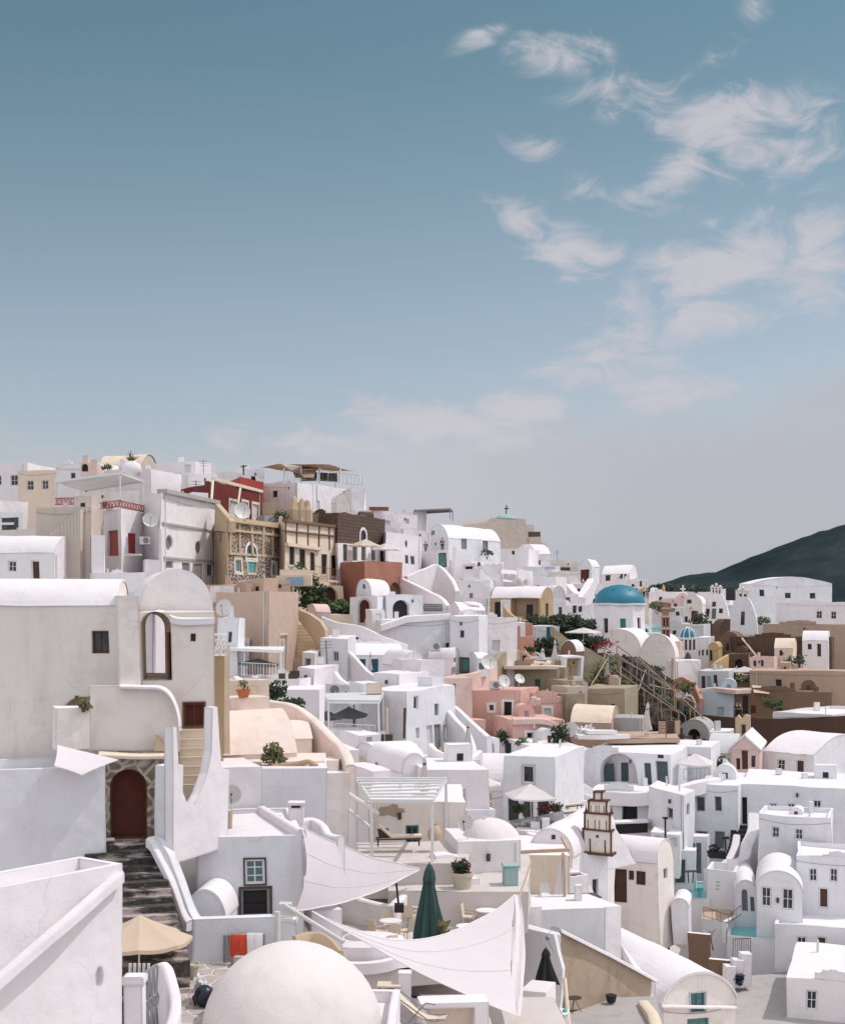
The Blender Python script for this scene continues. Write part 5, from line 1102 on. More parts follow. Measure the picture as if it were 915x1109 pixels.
# lower turquoise pool
r, i = house('pool_house', 'white pool terrace with a turquoise pool and a dark railed opening below', [(786, 90), (850, 86)], 1014, 1050, at=0, dep=6, roof='par', m='cool_shade', rm='water', base=4, cat='pool', ph=.1)
upright('white_wall', 'white wall rising at the left end of the lower pool', (786, 91), (808, 95), [(786, 1000), (806, 990), (808, 1015), (786, 1022)], t=.3, m='white')
railing('railing', 'black railing below the lower turquoise pool', [(793, 1045, 88), (812, 1045, 87)], h=1.6, m='iron', n=8)
# ================================================================ pools, curved stairs and terraces at right, mid distance
house('pool_house', 'small turquoise pool set in a white walled terrace below the green door', [(731, 96.5), (770, 93)], 973, 1015, at=0, dep=6, roof='par', m='cool_shade', rm='water', base=5, cat='pool', ph=.1)
house('vaulted_house', 'narrow white vault wall dropping from the small pool', [(727, 89), (745, 87)], 983, 1010, dep=3, roof='vf', rise=.5, m='cool_shade', rm='bright', base=.8)
house('white_house', 'white wall with a tall green door above the small pool', [(726, 100), (753, 97.5)], 922, 962, at=0, dep=1.2, roof='flat', m='cool_shade', rm='bright', base=4, ops=[d_(732, 932, 744, 958, pane='frame_green', rec=.2)])
b = B().box(P(749, 946, 96), .8, .6, .06); [b.tube(P(746+k*6, 945, 96), P(747+k*4, 958, 96), .04, 4) for k in range(2)]; solo(b, 'bar_table', 'frame_dark', 'small dark table beside the small pool', 'table')
house('white_house', 'white wall with two tall dark doors left of the black stairs', [(742, 103), (766, 101)], 906, 958, at=0, dep=1.5, roof='flat', m='cool_shade', rm='bright', base=3, ops=[d_(748.5, 914, 753, 945, pane='frame_green', small=True), d_(754.5, 914, 760, 948, pane='door_grey', small=True)])
ribbon('curved_wall', 'white stair wall curving down to the small pool terrace', [(797, 903, 103), (795, 918, 102), (789, 930, 101), (778, 937, 100), (766, 941, 99)], h=2.6, t=.5, m='bright')
stairs('stairs', 'black stairs climbing between white walls to the dark doorway', (799, 940, 101), (806, 894, 107), 2.0, 10, m='black', drop=1.5)
house('white_house', 'rounded white retaining block in front of the curved stair wall', [(766, 96), (798, 94)], 943, 972, at=0, dep=3, roof='par', m='cool_shade', rm='bright', base=3, ph=.6)
ribbon('curved_wall', 'tall sculpted white wall right of the black stairs', [(816, 879, 104), (815, 895, 103), (809, 912, 101.5), (806, 926, 100), (800, 930, 99), (794, 932, 98)], h=4.2, t=.8, m='white')
house('vaulted_house', 'white vaulted facade with an arched blue-grey door at the right edge', [(797, 93), (820, 90)], 968, 1010, at=0, dep=6, roof='vf', rise=.9, m='cool_shade', rm='bright', base=4, ops=[d_(804, 964, 810, 988, sh='a', pane='door_grey', small=True), d_(813, 972, 817, 988, pane='door_grey', small=True)])
house('vaulted_house', 'second white vaulted facade further right with a dark window', [(819, 90), (868, 86)], 962, 1005, at=0, dep=6, roof='vf', rise=1.2, m='cool_shade', rm='bright', base=4, ops=[w_(824, 962, 834, 982, pane='glass'), w_(846, 962, 858, 984, pane='glass')])
house('white_house', 'white terrace block between the curved stairs and the vaulted facades', [(768, 98), (801, 97)], 968, 985, at=0, dep=8, roof='flat', m='cool_shade', rm='bright', base=1.5)
# big shaded wall house with square opening
house('white_house', 'wide shaded white wall with one square black opening below the arched porch', [(640, 108), (752, 106)], 857, 915, at=0, dep=6, roof='flat', m='cool_shade', rm='bright', base=5, ops=[n_(674.5, 874, 690.5, 892, pane='door_black', rec=.6)])
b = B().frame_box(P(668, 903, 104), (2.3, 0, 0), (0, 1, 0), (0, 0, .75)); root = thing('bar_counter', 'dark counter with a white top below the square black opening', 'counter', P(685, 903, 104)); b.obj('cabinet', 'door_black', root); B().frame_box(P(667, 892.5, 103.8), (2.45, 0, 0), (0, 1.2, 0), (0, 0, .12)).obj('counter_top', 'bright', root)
house('white_house', 'white cube house turned to show a sunlit right side and one dark window', [(702, 105), (741.5, 100), (752, 103)], 863, 915, at=1, roof='flat', m='cool_shade', rm='bright', base=4, ops=[w_(723, 876.5, 730, 888, nx=1, ny=1, rec=.2, fr='frame_grey'), w_(744.5, 872, 747, 884, f=1, small=True)])
house('white_house', 'shaded white house with two tall windows above two dark doors', [(751, 107), (798, 105)], 850, 935, at=0, dep=7, roof='flat', m='cool_shade', rm='bright', base=4,
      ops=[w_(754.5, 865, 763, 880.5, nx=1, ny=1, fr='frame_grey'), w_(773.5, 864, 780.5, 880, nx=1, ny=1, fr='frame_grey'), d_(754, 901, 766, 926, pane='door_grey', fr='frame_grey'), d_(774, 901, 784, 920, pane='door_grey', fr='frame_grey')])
house('white_house', 'white house with one tall black doorway at the head of the black stairs', [(796, 108), (920, 103)], 848, 900, at=0, dep=9, roof='flat', m='cool_shade', rm='bright', base=5, ops=[d_(798, 863, 808, 893, pane='door_black', small=True, rec=.5), w_(832, 870, 840, 884), w_(852, 870, 860, 884), w_(880, 866, 888, 880)])
house('white_house', 'low white house with a railed terrace at the right edge below the black stairs', [(822, 98), (900, 94)], 882, 930, at=0, dep=5, roof='par', m='cool_shade', rm='bright', base=5, ops=[w_(836, 896, 844, 908), w_(862, 898, 870, 910)])
house('white_house', 'white house with two windows past the right edge of the vaulted facades', [(862, 92), (935, 88)], 925, 985, at=0, dep=5, roof='par', m='cool_shade', rm='bright', base=6, ops=[w_(876, 940, 884, 954), w_(898, 940, 906, 954), d_(886, 962, 896, 985)])
b = B().tube(P(722, 917, 98.5), P(722, 887, 98.5), .07, 6); b.box(P(722, 888, 98.5), .35, .35, .12); solo(b, 'street_lamp', 'black', 'black lamp post in front of the white cube house', 'street lamp')
b = B().tube(P(785, 922, 99.5), P(785, 910, 99.5), .06, 6); b.box(P(785, 910, 99.5), .55, .4, .14); solo(b, 'street_lamp', 'black', 'short black lamp in front of the two dark doors', 'street lamp')
b = B().leaves(P(772, 923, 100), .55, .5, .45, 120, .2); b.box(P(776, 930, 100), 1.1, .6, .5); solo(b, 'black_armchair', 'black', 'black wicker armchair in front of the dark doors', 'armchair')
for k, (x, y, lab) in enumerate(((712, 904, 'small white cube with panels below the white cube house'), (729, 906, 'white cabinet cube with a grey front left of the two tall dark doors'))):
    house('white_block', lab, [(x-7, 99), (x+8, 98)], y-2, y+14, dep=2, roof='flat', m='cool_shade', rm='bright', base=2, cat='block', ops=[n_(x-2, y+2, x+5, y+12, pane='grey', rec=.1)])
# roof and front of the arched porch house
r, i = house('white_house', 'long white house with a big arched porch holding two dark green doors', [(628, 113), (726, 110)], 815, 856, at=0, dep=13, roof='flat', m='cool_shade', rm='bright', base=3,
      ops=[(0, 650, 818, 690.5, 856, dict(kind='v', sh='a', pane='white')), w_(713.5, 816, 719.5, 823, small=True), d_(711.5, 826, 723.5, 852, pane='frame_green', fr='frame_grey'), d_(699, 828, 706, 851, pane='frame_green', small=True)])
for k, (x0, y0, x1, lab) in enumerate(((651.5, 829, 664.5, 'green'), (672, 828, 680, 'b'))):
    b = B(); p = P(x0, 856, 113.4); q = P(x1, 856, 113.2); b.frame_box(p, q-p, (0, .12, 0), (0, 0, Z(y0, 113)-p.z)); b.obj('door', 'frame_green', r)
house('white_house', 'white wing with a teal painted door, left of the arched porch', [(603, 112), (650, 113.2)], 812, 870, at=1, dep=12, roof='flat', m='cool_shade', rm='bright', base=4, ops=[n_(621, 826, 631, 843, sh='a', pane='teal', rec=.05)])
stairs('stairs', 'white stairs with dark risers climbing right beside the pink house', (592, 836, 108), (616, 806, 113), 1.0, 8, m='cool_shade', drop=1.0)
ribbon('stair_wall', 'white sloping stair wall left of the teal painted door', [(586, 838, 106), (600, 822, 108), (612, 810, 110.5), (620, 812, 111)], h=2.6, t=.35, m='bright', smooth=False)
ribbon('stair_wall', 'lower white sloping wall below the teal painted door', [(596, 834, 105), (607, 828, 105), (630, 848, 107), (642, 856, 108)], h=2.6, t=.35, m='white', smooth=False)
house('white_house', 'flat white roof house behind the railed terrace right of the porch', [(736, 118), (769, 116)], 810, 840, at=1, dep=6, roof='flat', m='cool_shade', rm='bright', base=4, ops=[w_(741, 818, 745, 826, small=True), w_(747, 818, 751, 826, small=True)])
open_parasol('square white parasol over the railed terrace right of the arched porch', (752, 816), 112, 2.6, 2.2, 4, 'canvas_white', .5, .7)
railing('railing', 'glass-topped railing of the terrace under the square white parasol', [(740, 846, 110), (768, 845, 108)], h=.9, m='frame_grey', n=6)
ribbon('curved_wall', 'white ledge that runs under the arched porch and the railed terrace', [(652, 858, 108), (690, 860, 107), (720, 855, 106), (752, 848, 106.5), (777, 842, 108)], h=1.0, t=.8, m='bright')
c = P(665, 800, 119); b = B(); 
for k, (dx, dz) in enumerate(((-1.6, 0), (.2, .0), (-.8, .35))): b.frame_box(c+V((dx-1.4, -.8+k*.2, dz)), (2.5, .3, 0), (-.2, 1.0, 0), (0, 0, .33))
solo(b, 'mattress_stack', 'cloth_white', 'stack of rolled white sun mattresses on the long white roof', 'mattress')
c = P(633, 801, 120); b = B().leaves(c+V((0, 0, .6)), 1.0, .5, .5, 160, .4); solo(b, 'cloth', 'cloth_white', 'white and blue cloths heaped on the long white roof', 'cloth')
dish('white satellite dish on the long roof beside the pink house', 619, 790, 119, .65, -.4, .3)
# chapel with pediment
r, i = house('chapel', 'small pink gabled chapel with white edging and three dark openings', [(791, 124), (821, 122)], 812, 850, at=0, dep=7, roof='flat', m='rose', rm='concrete', base=3, ops=[d_(803, 812, 809, 834, small=True), d_(797, 822, 801, 834, small=True, f=0), w_(812.5, 819, 816.5, 832, small=True)])
pl = i['pl'][0]; ap = i['zt']+1.25
b = B(); L_ = pl.L; b.quad(pl.at(0, i['zt'], 0), pl.at(L_, i['zt'], 0), pl.at(L_/2, ap, 0)); b.obj('gable', 'rose', r)
b = B()
for u0, u1, z0, z1 in ((-.15, L_/2, i['zt']-.1, ap), (L_+.15, L_/2, i['zt']-.1, ap)):
    a0, a1, b0, b1 = pl.at(u0, z0, -.15), pl.at(u1, z1, -.15), pl.at(u0, z0, 7), pl.at(u1, z1, 7); up = V((0, 0, .22)); b.add([a0, a1, b1, b0, a0+up, a1+up, b1+up, b0+up], [[0, 1, 2, 3], [7, 6, 5, 4], [0, 4, 5, 1], [1, 5, 6, 2], [2, 6, 7, 3], [3, 7, 4, 0]])
b.obj('roof', 'bright', r)
house('vaulted_house', 'pale ribbed barrel roof left of the pink chapel', [(765, 127), (797, 125)], 815, 830, at=0, dep=6, roof='vs', rise=1.5, m='aged', rm='grey', base=3)
house('white_house', 'small low white roof behind the ribbed barrel roof', [(767, 132), (790, 131)], 792, 800, at=0, dep=3, roof='flat', m='grey', rm='white', base=2)
upright('belfry', 'tan twin-post belfry standing behind the pink chapel', (796, 130), (812, 129.5), [(796, 800), (796, 778), (799, 774), (802, 778), (804, 777), (806, 774), (811, 775), (811.5, 800), (807, 800), (807, 784), (802, 784), (802, 800)], t=.6, m='sand', cat='belfry')
upright('white_wall', 'white stepped quarter wall left of the pink chapel', (785, 117), (805, 118), [(785, 845), (785, 822), (790, 828), (796, 837), (805, 842), (805, 848)], t=.4, m='white')
upright('dark_wall', 'long dark lava stone wall behind the pink chapel', (716, 150), (960, 140), [(716, 776), (760, 774), (800, 778), (960, 775), (960, 850), (716, 850)], t=.8, m='dkbrown')
house('white_house', 'white flat-roofed terrace in front of the pink chapel', [(770, 112.5), (905, 109)], 845, 860, at=0, dep=5, roof='flat', m='cool_shade', rm='bright', base=4)
shrub('dark bushy plant in the gap below the ribbed barrel roof', 779, 830, 121, .9, .9, 'leaf_dark', 260, .2)
# house with the awning, in front of the arched house
r, i = house('white_house', 'white house with one framed upper window and glass doors under a square parasol', [(546, 88.5), (601, 87)], 820, 890, at=1, dep=7, roof='flat', m='cool_shade', rm='bright', base=2,
      ops=[w_(567, 829, 579, 847, nx=1, ny=1, fr='frame_white', trim='grey', tw=.1), d_(552, 862, 563, 889, pane='glass', fr='frame_green', f=0), d_(567, 862, 579, 889, pane='glass', fr='frame_white'), d_(583, 862, 595, 889, pane='glass', fr='frame_green')])
house('vaulted_house', 'white quarter vault roof on the left side of the house with the framed window', [(478, 96), (546, 87.8)], 858, 885, at=1, dep=5, roof='vs', rise=2.2, m='white', rm='bright', base=3, ops=[d_(491.5, 861, 499, 882, pane='door_grey', fr='frame_grey')])
open_parasol('square white parasol in front of the glass doors of the white house', (574, 848.5), 82, 2.45, 2.1, 4, 'canvas_white', .95, .72)
rt = thing('balcony_wall', 'patterned grey balcony wall with red flowers in front of the glass doors', 'balcony wall', P(580, 905, 81)); ribbon('wall', '', [(552, 890, 82), (575, 886, 81.6), (598, 881, 81.2), (608, 878, 82)], h=.75, t=.2, m='frame_grey', smooth=False, parent=rt)
b = B()
for k in range(60): q = R.random(); p = P(553+q*54, 889-q*10+R.uniform(-1, 3), 81.7-q*.7); b.box(p-V((0, .08, .28)), .14, .06, .12)
b.obj('pattern', 'concrete', rt)
house('white_house', 'grey-blue lower wall under the patterned balcony', [(555, 80.6), (608, 79.8)], 900, 915, at=0, dep=3, roof='flat', m='cool_shade', rm='bright', base=2)
for k, (x, y, rx, lf, fl) in enumerate(((560, 876, .3, 'leaf', 0), (566, 878, .25, 'leaf_light', 0), (592, 877, .6, 'leaf_dark', 1), (600, 874, .5, 'leaf', 1))):
    rt = shrub(('green potted palm by the left glass door', 'pale green plant by the middle glass door', 'dark plant with red flowers on the patterned balcony', 'leafy plant with red flowers at the end of the balcony')[k], x, y, 82, rx, .35, lf, 130, .12)
    if fl: B().leaves(P(x, y, 81.8), rx*1.1, .3, .3, 50, .1).obj('flower', 'flower', rt)
lounger('pale lounger on the sunny roof right of the red flowers', 614, 878, 90, .4, 'wood', 'linen'); lounger('second pale lounger below the first on the sunny roof', 612, 885, 88, .4, 'wood', 'linen')
b = B().box(P(608, 852, 92), .9, .7, .8); solo(b, 'wicker_chest', 'wood', 'dark wicker chest beside the white house with the framed window', 'chest')
house('white_house', 'bright sunlit flat roof right of the white house with the square parasol', [(602, 93), (655, 94)], 868, 895, at=0, dep=10, roof='par', m='white', rm='bright', base=3)
house('white_block', 'white chimney block on the terrace right of the framed-window house', [(613, 95), (622, 94.5)], 851, 868, dep=1.2, roof='flat', m='white', rm='bright', cat='block', base=1)
# open parasol with brown seats
open_parasol('round pale parasol open over the brown bench, left of the quarter vault', (518.5, 838), 76, 2.45, 2.2, 8, 'canvas_white', .2, .55, pole='wood')
house('white_house', 'white terrace wall block under the round pale parasol', [(505, 72), (536, 73)], 878, 910, at=0, dep=5, roof='par', m='cool_shade', rm='bright', base=2)
b = B().box(P(514, 878, 74.5), 1.7, .6, .45); b.box(P(516, 868, 76), 1.6, .3, .4); solo(b, 'bench', 'wood_light', 'brown wooden bench seats under the round pale parasol', 'bench')
def H(label, cs, yt, yb, m='white', roof='flat', ops=(), dep=6, at=0, **k): return house(k.pop('name', 'white_house' if m in ('white', 'bright', 'cool_shade', 'shade', 'aged') else 'plaster_house'), label, cs, yt, yb, at=at, dep=dep, roof=roof, m=m, ops=ops, rm=k.pop('rm', 'bright' if m in ('white', 'bright', 'cool_shade', 'shade', 'aged') else None), **k)
# ================================================================ sunlit roofs behind the slatted pergola
H('flat white roof ledge right behind the folded cream parasol', [(462, 72.5), (530, 73)], 836, 865, 'bright', dep=6)
H('small white angular roof beside the stairs with the dark bag', [(414, 79), (462, 80.5)], 824, 850, 'bright', 'vs', dep=5, rise=.7)
H('small white barrel roof end right of the angular roof', [(437, 75), (463, 76.5)], 838, 856, 'white', 'vf', dep=6, rise=1.0)
H('low white wall block left of the folded cream parasol', [(404, 70), (424, 70.6)], 836, 860, 'bright', dep=4)
H('flat white sunlit roof below the three storey house', [(462, 84), (520, 86)], 826, 850, 'bright', dep=5)
closed_parasol('cream folded parasol standing behind the slatted pergola', (459.5, 820), 67, 1.35, .22, 'canvas_pale', .2)
ribbon('curved_wall', 'curved white terrace wall below the three storey house', [(466, 804, 88), (474, 813, 87), (490, 818, 87), (508, 819, 88), (520, 812, 90)], h=2, t=.4, m='bright')
stairs('stairs', 'cream steps climbing past the dark rubbish bag', (399, 846, 78), (399, 812, 84), 1.15, 9, m='cream', drop=.8)
b = B().leaves(P(411, 834, 78.5), .38, .3, .38, 260, .2); solo(b, 'garbage_bag', 'bluebag', 'dark blue rubbish bag beside the cream steps', 'bag')
b = B().leaves(P(399, 845, 74), .22, .2, .25, 60, .14); solo(b, 'bucket', 'door_teal', 'teal bundle at the foot of the cream steps', 'bundle')
shrub('yellow-green plants at the foot of the cream steps', 404, 850, 73.5, .3, .2, 'leaf_light', 60, .12)
H('white wall left of the cream steps', [(379, 80), (389, 81)], 812, 850, 'white'); H('white landing wall with a pale blue gate above the cream steps', [(389, 86), (413, 87)], 796, 815, 'bright', ops=[d_(397, 798, 403, 811, pane='paleblue', small=True)])
for k, x in enumerate((400, 392)):
    b = B().box(P(412+k*9, 806, 88), .45, .4, .6); solo(b, 'potted_plant', 'frame_dark', ('dark planter box on the ledge right of the pale blue gate', 'second dark planter box further right on the ledge')[k], 'planter')
H('three storey white house with narrow pale windows and glass doors below', [(391, 99), (438, 95.5), (494, 102)], 750, 812, 'cool_shade', at=1, base=3, ops=[w_(446, 755, 451, 770, f=1, nx=1, ny=1), w_(470, 765, 475, 777, f=1, small=True, pane='glass_teal'), w_(449, 790, 453, 801, f=1, small=True, pane='grey'), d_(461, 788, 467, 808, f=1, small=True, pane='grey'), d_(469, 786, 478, 812, f=1, small=True, pane='ac_grey'), d_(480, 786, 487, 803, f=1, small=True, pane='grey')])
H('upper white block on top of the three storey house', [(404, 105), (433, 103), (480, 108)], 731, 755, 'white', at=1)
H('narrow white block beside the three storey house, under the hanging box', [(392, 97), (408, 98)], 740, 775, 'cool_shade', dep=3)
b = B().box(P(404, 752, 94.5), 1.0, .6, .75); solo(b, 'water_tank', 'cream', 'cream box tank fixed to the narrow white block', 'tank')
for k, (x, y0) in enumerate(((417, 768), (437, 768))):
    b = B().cyl(P(x, 800, 94), .1, (800-y0)/F*94, 7); solo(b, 'pole', ('linen', 'trunk')[k], ('cream wrapped pole left of the three storey house corner', 'dark post at the corner of the three storey house')[k], 'pole')
ribbon('stair_wall', 'white wall swooping down right of the three storey house', [(487, 770, 101), (496, 780, 100), (505, 790, 99), (511, 805, 98), (513, 818, 97)], h=3.5, t=.4, m='white')
ribbon('stair_wall', 'second white curved wall above the swooping one, edged teal', [(492, 765, 106), (505, 776, 105), (520, 788, 104), (532, 797, 103)], h=2.5, t=.5, m='cool_shade')
H('low white archway wall left of the pink house steps', [(518, 104), (542, 105)], 800, 825, 'bright', ops=[n_(527, 797+6, 536, 815, sh='a', pane='black', rec=.6)])
closed_parasol('white folded parasol by the swooping white wall', (506, 781), 97, 1.9, .22, 'canvas_pale', .3)
b = B().leaves(P(488, 812, 95), 1.0, .5, .3, 120, .22); solo(b, 'firewood_pile', 'bamboo', 'jumble of brown garden furniture at the foot of the three storey house', 'furniture')
# pergola with two grey parasols
ztp, zbp = Z(758, 92), Z(803, 92)
pergola('thin grey framed pergola over the two grey parasols', [P(356, 0, 90), P(411, 0, 89), P(414, 0, 97), P(349, 0, 97)], ztp, zbp, n=14, m='frame_white', roofm='grey', th=.14, cover=True)
H('white terrace under the thin grey pergola, with small white posts', [(352, 94), (416, 95)], 795, 830, 'bright', 'par', dep=6)
H('shaded white wall with narrow doors behind the two grey parasols', [(345, 101), (398, 102)], 752, 800, 'cool_shade', ops=[d_(361, 776, 366, 792, small=True, pane='door_grey'), d_(369, 778, 373, 792, small=True, pane='door_grey'), d_(379, 776, 385, 793, small=True, pane='grey')])
open_parasol('dark grey parasol in the middle of the thin pergola', (378, 765.5), 93, 2.4, 2, 6, 'canvas_grey', .3, .55); open_parasol('dark grey parasol at the left under the thin pergola', (356, 768), 94, 1.9, 2, 6, 'canvas_grey', .3, .5)
fp0, fp1 = P(365, 795, 90), P(407, 797, 89); railing('railing', 'white railing of the terrace with the grey parasols', [(363, 796, 90), (406, 799, 89)], h=.8, m='metal_white', n=14)
H('white wall with a pale doorway below the grey parasols', [(386, 88), (413, 88.5)], 800, 815, 'white', 'par', dep=3)
# cubes, blob building, blue door house
H('white cube turned to the sun below the tan stairs', [(322, 107), (341, 104.5), (366, 109)], 724, 765, 'bright', at=1, base=4)
ribbon('curved_wall', 'white garden wall dipping right of the white cube', [(363, 727, 107), (372, 736, 106), (384, 741, 105.5), (398, 742, 105)], h=4, t=.4, m='white')
ac_unit('brown framed air conditioner on the wall right of the white cube', 361, 751, 101, 1.1); dish('white dish right of the brown framed air conditioner', 373, 750, 101, .65, .2, .3); dish('white dish at the foot of the white cube', 325, 754, 98, .5, -.2, .3)
H('small white box house with two dark slots below the white dish', [(332, 95), (346, 96)], 758, 778, 'bright', ops=[w_(338, 760, 344, 762.5, small=True)]); H('white ledge with clutter left of the white cube', [(300, 100), (324, 101)], 733, 760, 'white', 'par', dep=4)
H('white slab-sided tower right of the tan stairs', [(347, 114), (377, 112.5), (386, 120)], 692, 735, 'cool_shade', at=1, base=4)
H('sunlit white annexe left of the white slab-sided tower', [(328, 113), (341, 112), (349, 116)], 706, 728, 'bright', at=1, ops=[d_(331, 712, 337, 722, small=True, pane='door_grey')])
ribbon('stair_wall', 'thin white stair wall running down left of the blue doors', [(380, 706, 113), (388, 715, 112), (398, 727, 111), (408, 735, 110)], h=2.2, t=.35, m='bright', smooth=False)
H('white vaulted house with three deep blue doors', [(384, 119), (438, 120)], 711, 735, 'cool_shade', 'vs', dep=4.5, rise=1.0, ops=[d_(389, 715, 396, 726, pane='door_blue', small=True), d_(402, 715, 410, 731, pane='door_blue', small=True), d_(417, 715, 423, 727, pane='door_blue', small=True)])
H('white wall below the vaulted house with the blue doors', [(408, 112), (440, 113)], 734, 755, 'bright', 'par', dep=4)
closed_parasol('thin cream folded parasol between the blue doors', (401.5, 706), 116, 1.5, .14, 'canvas_pale', .3)
H('white vault end with shaded face below the blue doors', [(437, 110), (458, 111)], 722, 745, 'cool_shade', 'vf', dep=5, rise=1.2)
H('white block above the pale pink curved wall', [(453, 106), (481, 110)], 716, 745, 'bright', base=5); H('small white rounded hut with tiny windows below the big white house', [(463, 131), (490, 129), (497, 131.5)], 712, 732, 'bright', 'vs', at=1, rise=.9, base=.4, ops=[w_(491, 711, 494, 716, f=1, small=True), w_(490, 721, 493, 729, f=1, small=True)])
# pergola terrace at left with grey parasol
pergola('white pergola beside the tan block', [P(246, 0, 103), P(306, 0, 101), P(308, 0, 107), P(250, 0, 108)], Z(705, 103), Z(734, 103), n=14, m='frame_white', cover=True)
open_parasol('dark grey parasol under the white pergola beside the tan block', (281, 712), 104, 3.0, 1.8, 6, 'canvas_grey', .3, .5)
H('white terrace carrying the pergola beside the tan block', [(240, 103), (314, 101)], 734, 760, 'white', 'par', dep=6, base=5)
railing('railing', 'white railing in front of the parasol beside the tan block', [(262, 733, 101.5), (300, 734, 100.5)], h=1.0, m='metal_white', n=12)
b = B().box(P(313, 733, 99), 1.2, .5, .35); b.box(P(320, 732, 99), .6, .4, .5); solo(b, 'garden_sofa', 'frame_dark', 'dark low sofa on the terrace edge right of the white pergola', 'sofa')
H('bluish white house left of the tan block', [(236, 106), (259, 104), (266, 108)], 669, 745, 'cool_shade', at=1, base=4); H('slim white wall with a grey window left of the white pergola', [(250, 110), (270, 111)], 690, 720, 'cool_shade', ops=[w_(268-13, 695, 266, 706, pane='ac_grey')])
dish('big white dish on the roof left of the tan block', 243, 659, 102, .6, -.3, .35)
H('tan plaster block with a tall cream framed door on its sunlit side', [(233, 114), (291, 109), (323, 117)], 641, 725, 'tan2', at=1, base=5, ops=[d_(303, 688, 311, 726, f=1, pane='beige', fr='frame_cream', trim='cream', tw=.15)])
H('smaller tan block with a tiny opening on top of the tan block', [(268, 119), (314, 122)], 628, 645, 'tan2', dep=4, ops=[w_(301, 633, 304, 637, small=True)])
H('low tan parapet house between the cream gable and the ochre wall', [(228, 121), (268, 122)], 633, 648, 'tan2', dep=4)
for k, (x, y, w_1, h_1) in enumerate(((236, 642, 5, 8), (247, 643, 6, 9), (288, 636, 7, 10))):
    H(('small white chimney block left of the person in black', 'small white chimney block right of the person in black', 'tan chimney block in front of the ochre doorway')[k], [(x-w_1, 118), (x+w_1, 118.5)], y-h_1, y+4, ('bright', 'bright', 'tan2')[k], dep=1.2, base=.5, name='chimney_block', cat='chimney')
stairs('stairs', 'tan steps between the tan block and its sloping wall', (332, 716, 116), (331, 678, 124), 2.0, 12, m='sand', drop=1.5)
upright('stair_wall', 'sloping tan stair wall that curves down to the white slab-sided tower', (322, 118), (354, 115.5), [(323, 661), (334, 666), (345, 674), (351, 683), (352, 722), (345, 722), (344, 700), (323, 672)], t=.4, m='sand')
H('small lit brown vault on the stair wall top', [(341, 126), (356, 127)], 664, 672, 'rose', 'vs', dep=2.5, rise=.7)
# garden with arches
H('white arcade wall with dark arches behind the green garden', [(318, 146), (372, 152)], 634, 668, 'cream', ops=[n_(330, 628+8, 344, 664, sh='a', pane='dkbrown', rec=.8), n_(349, 636, 366, 664, sh='a', pane='dkbrown', rec=.8)])
for k, (x, y, rx, rz_, lf) in enumerate(((326, 624, 1.3, 1.4, 'leaf'), (333, 636, 1.4, 1.6, 'leaf'), (338, 652, 1.7, 1.1, 'leaf'), (352, 660, 2.2, .7, 'leaf_dark'), (366, 656, 1.6, .8, 'leaf_light'), (345, 646, 1.0, 1.2, 'leaf_dark'), (374, 661, 1.1, .6, 'leaf'))):
    shrub(('green creeper over the bench with blue tiles', 'tall green bush at the left arch', 'spreading green bush at the foot of the left arch', 'dark low hedge along the garden wall', 'light green leafy plant right of the right arch', 'dark bush between the two arches', 'green shrub at the right end of the garden')[k], x, y, 139, rx, rz_, lf, 420, .26)
H('cream garden wall below the green hedge', [(340, 134), (384, 136)], 665, 680, 'cream', dep=2)
c = P(318, 635, 130); root = thing('garden_bench', 'cream masonry bench with a blue tiled front below the cream house', 'bench', c); B().box(c, 3.2, 1, 1.0).obj('seat', 'cream', root); B().box(c+V((0, .4, 1.0)), 2.6, .2, .6).obj('backrest', 'cream', root); B().box(c+V((.1, -.52, .1)), 1.5, .05, .75).obj('tile_panel', 'tile_blue', root)
ribbon('curved_wall', 'long sunlit white wall sweeping right from the small brown vault', [(348, 668, 124), (366, 674, 124), (392, 678, 124), (418, 690, 124), (440, 697, 126)], h=4.5, t=.4, m='bright')
H('white ledge below the sweeping wall', [(372, 122), (420, 124)], 694, 715, 'bright', dep=5); chimney('white chimney with a little cap on the ledge above the blue doors', 386, 688, 122, .8, 1.2)
# terracotta, chapel, arch door
H('terracotta block with a brown arch and blank sunlit side', [(365, 151), (395, 146), (436, 154)], 607, 672, 'terra', at=1, base=4, ops=[n_(421, 631, 434, 650, f=1, sh='a', pane='brown2', rec=.4)])
open_parasol('large cream parasol on the terracotta terrace', (396, 584), 152, 3.6, 2.1, 6, 'canvas', .2, .7); open_parasol('second cream parasol right of the large one', (419, 588), 158, 3.5, 2.1, 6, 'canvas_white', .2, .7)
r, i = house('chapel', 'little white barrel chapel with an arched brown door', [(386, 137), (403, 135.5), (422, 143)], 645, 680, at=1, roof='vf', rise=1.65, m='cool_shade', rm='bright', base=3, cat='chapel', ops=[w_(393.5, 632, 396.5, 637, small=True)])
H('white front wall of the chapel with an arched brown door', [(379, 135.5), (409, 134.2)], 646, 682, 'cool_shade', dep=.9, ops=[d_(390, 650, 401, 674, sh='a', pane='wood_red', fr='wood', trim='beige', tw=.18)])
H('white house with a wide black arched doorway', [(419, 140), (459, 143)], 644, 690, 'cool_shade', ops=[n_(426, 649, 443, 669, sh='a', pane='black', rec=.6, trim='white', tw=.12)])
H('slim bright white block between the chapel and the black arch', [(402, 132), (417, 133)], 660, 690, 'bright', dep=1.5, ops=[d_(407, 664, 413, 678, small=True, pane='cloth_white')])
ribbon('ramp_wall', 'white ramp wall sweeping down to the dark lattice balcony', [(436, 627, 152), (450, 633, 150), (466, 641, 148), (480, 648, 146), (486, 656, 145)], h=[2.5, 3.0], t=.5, m='white')
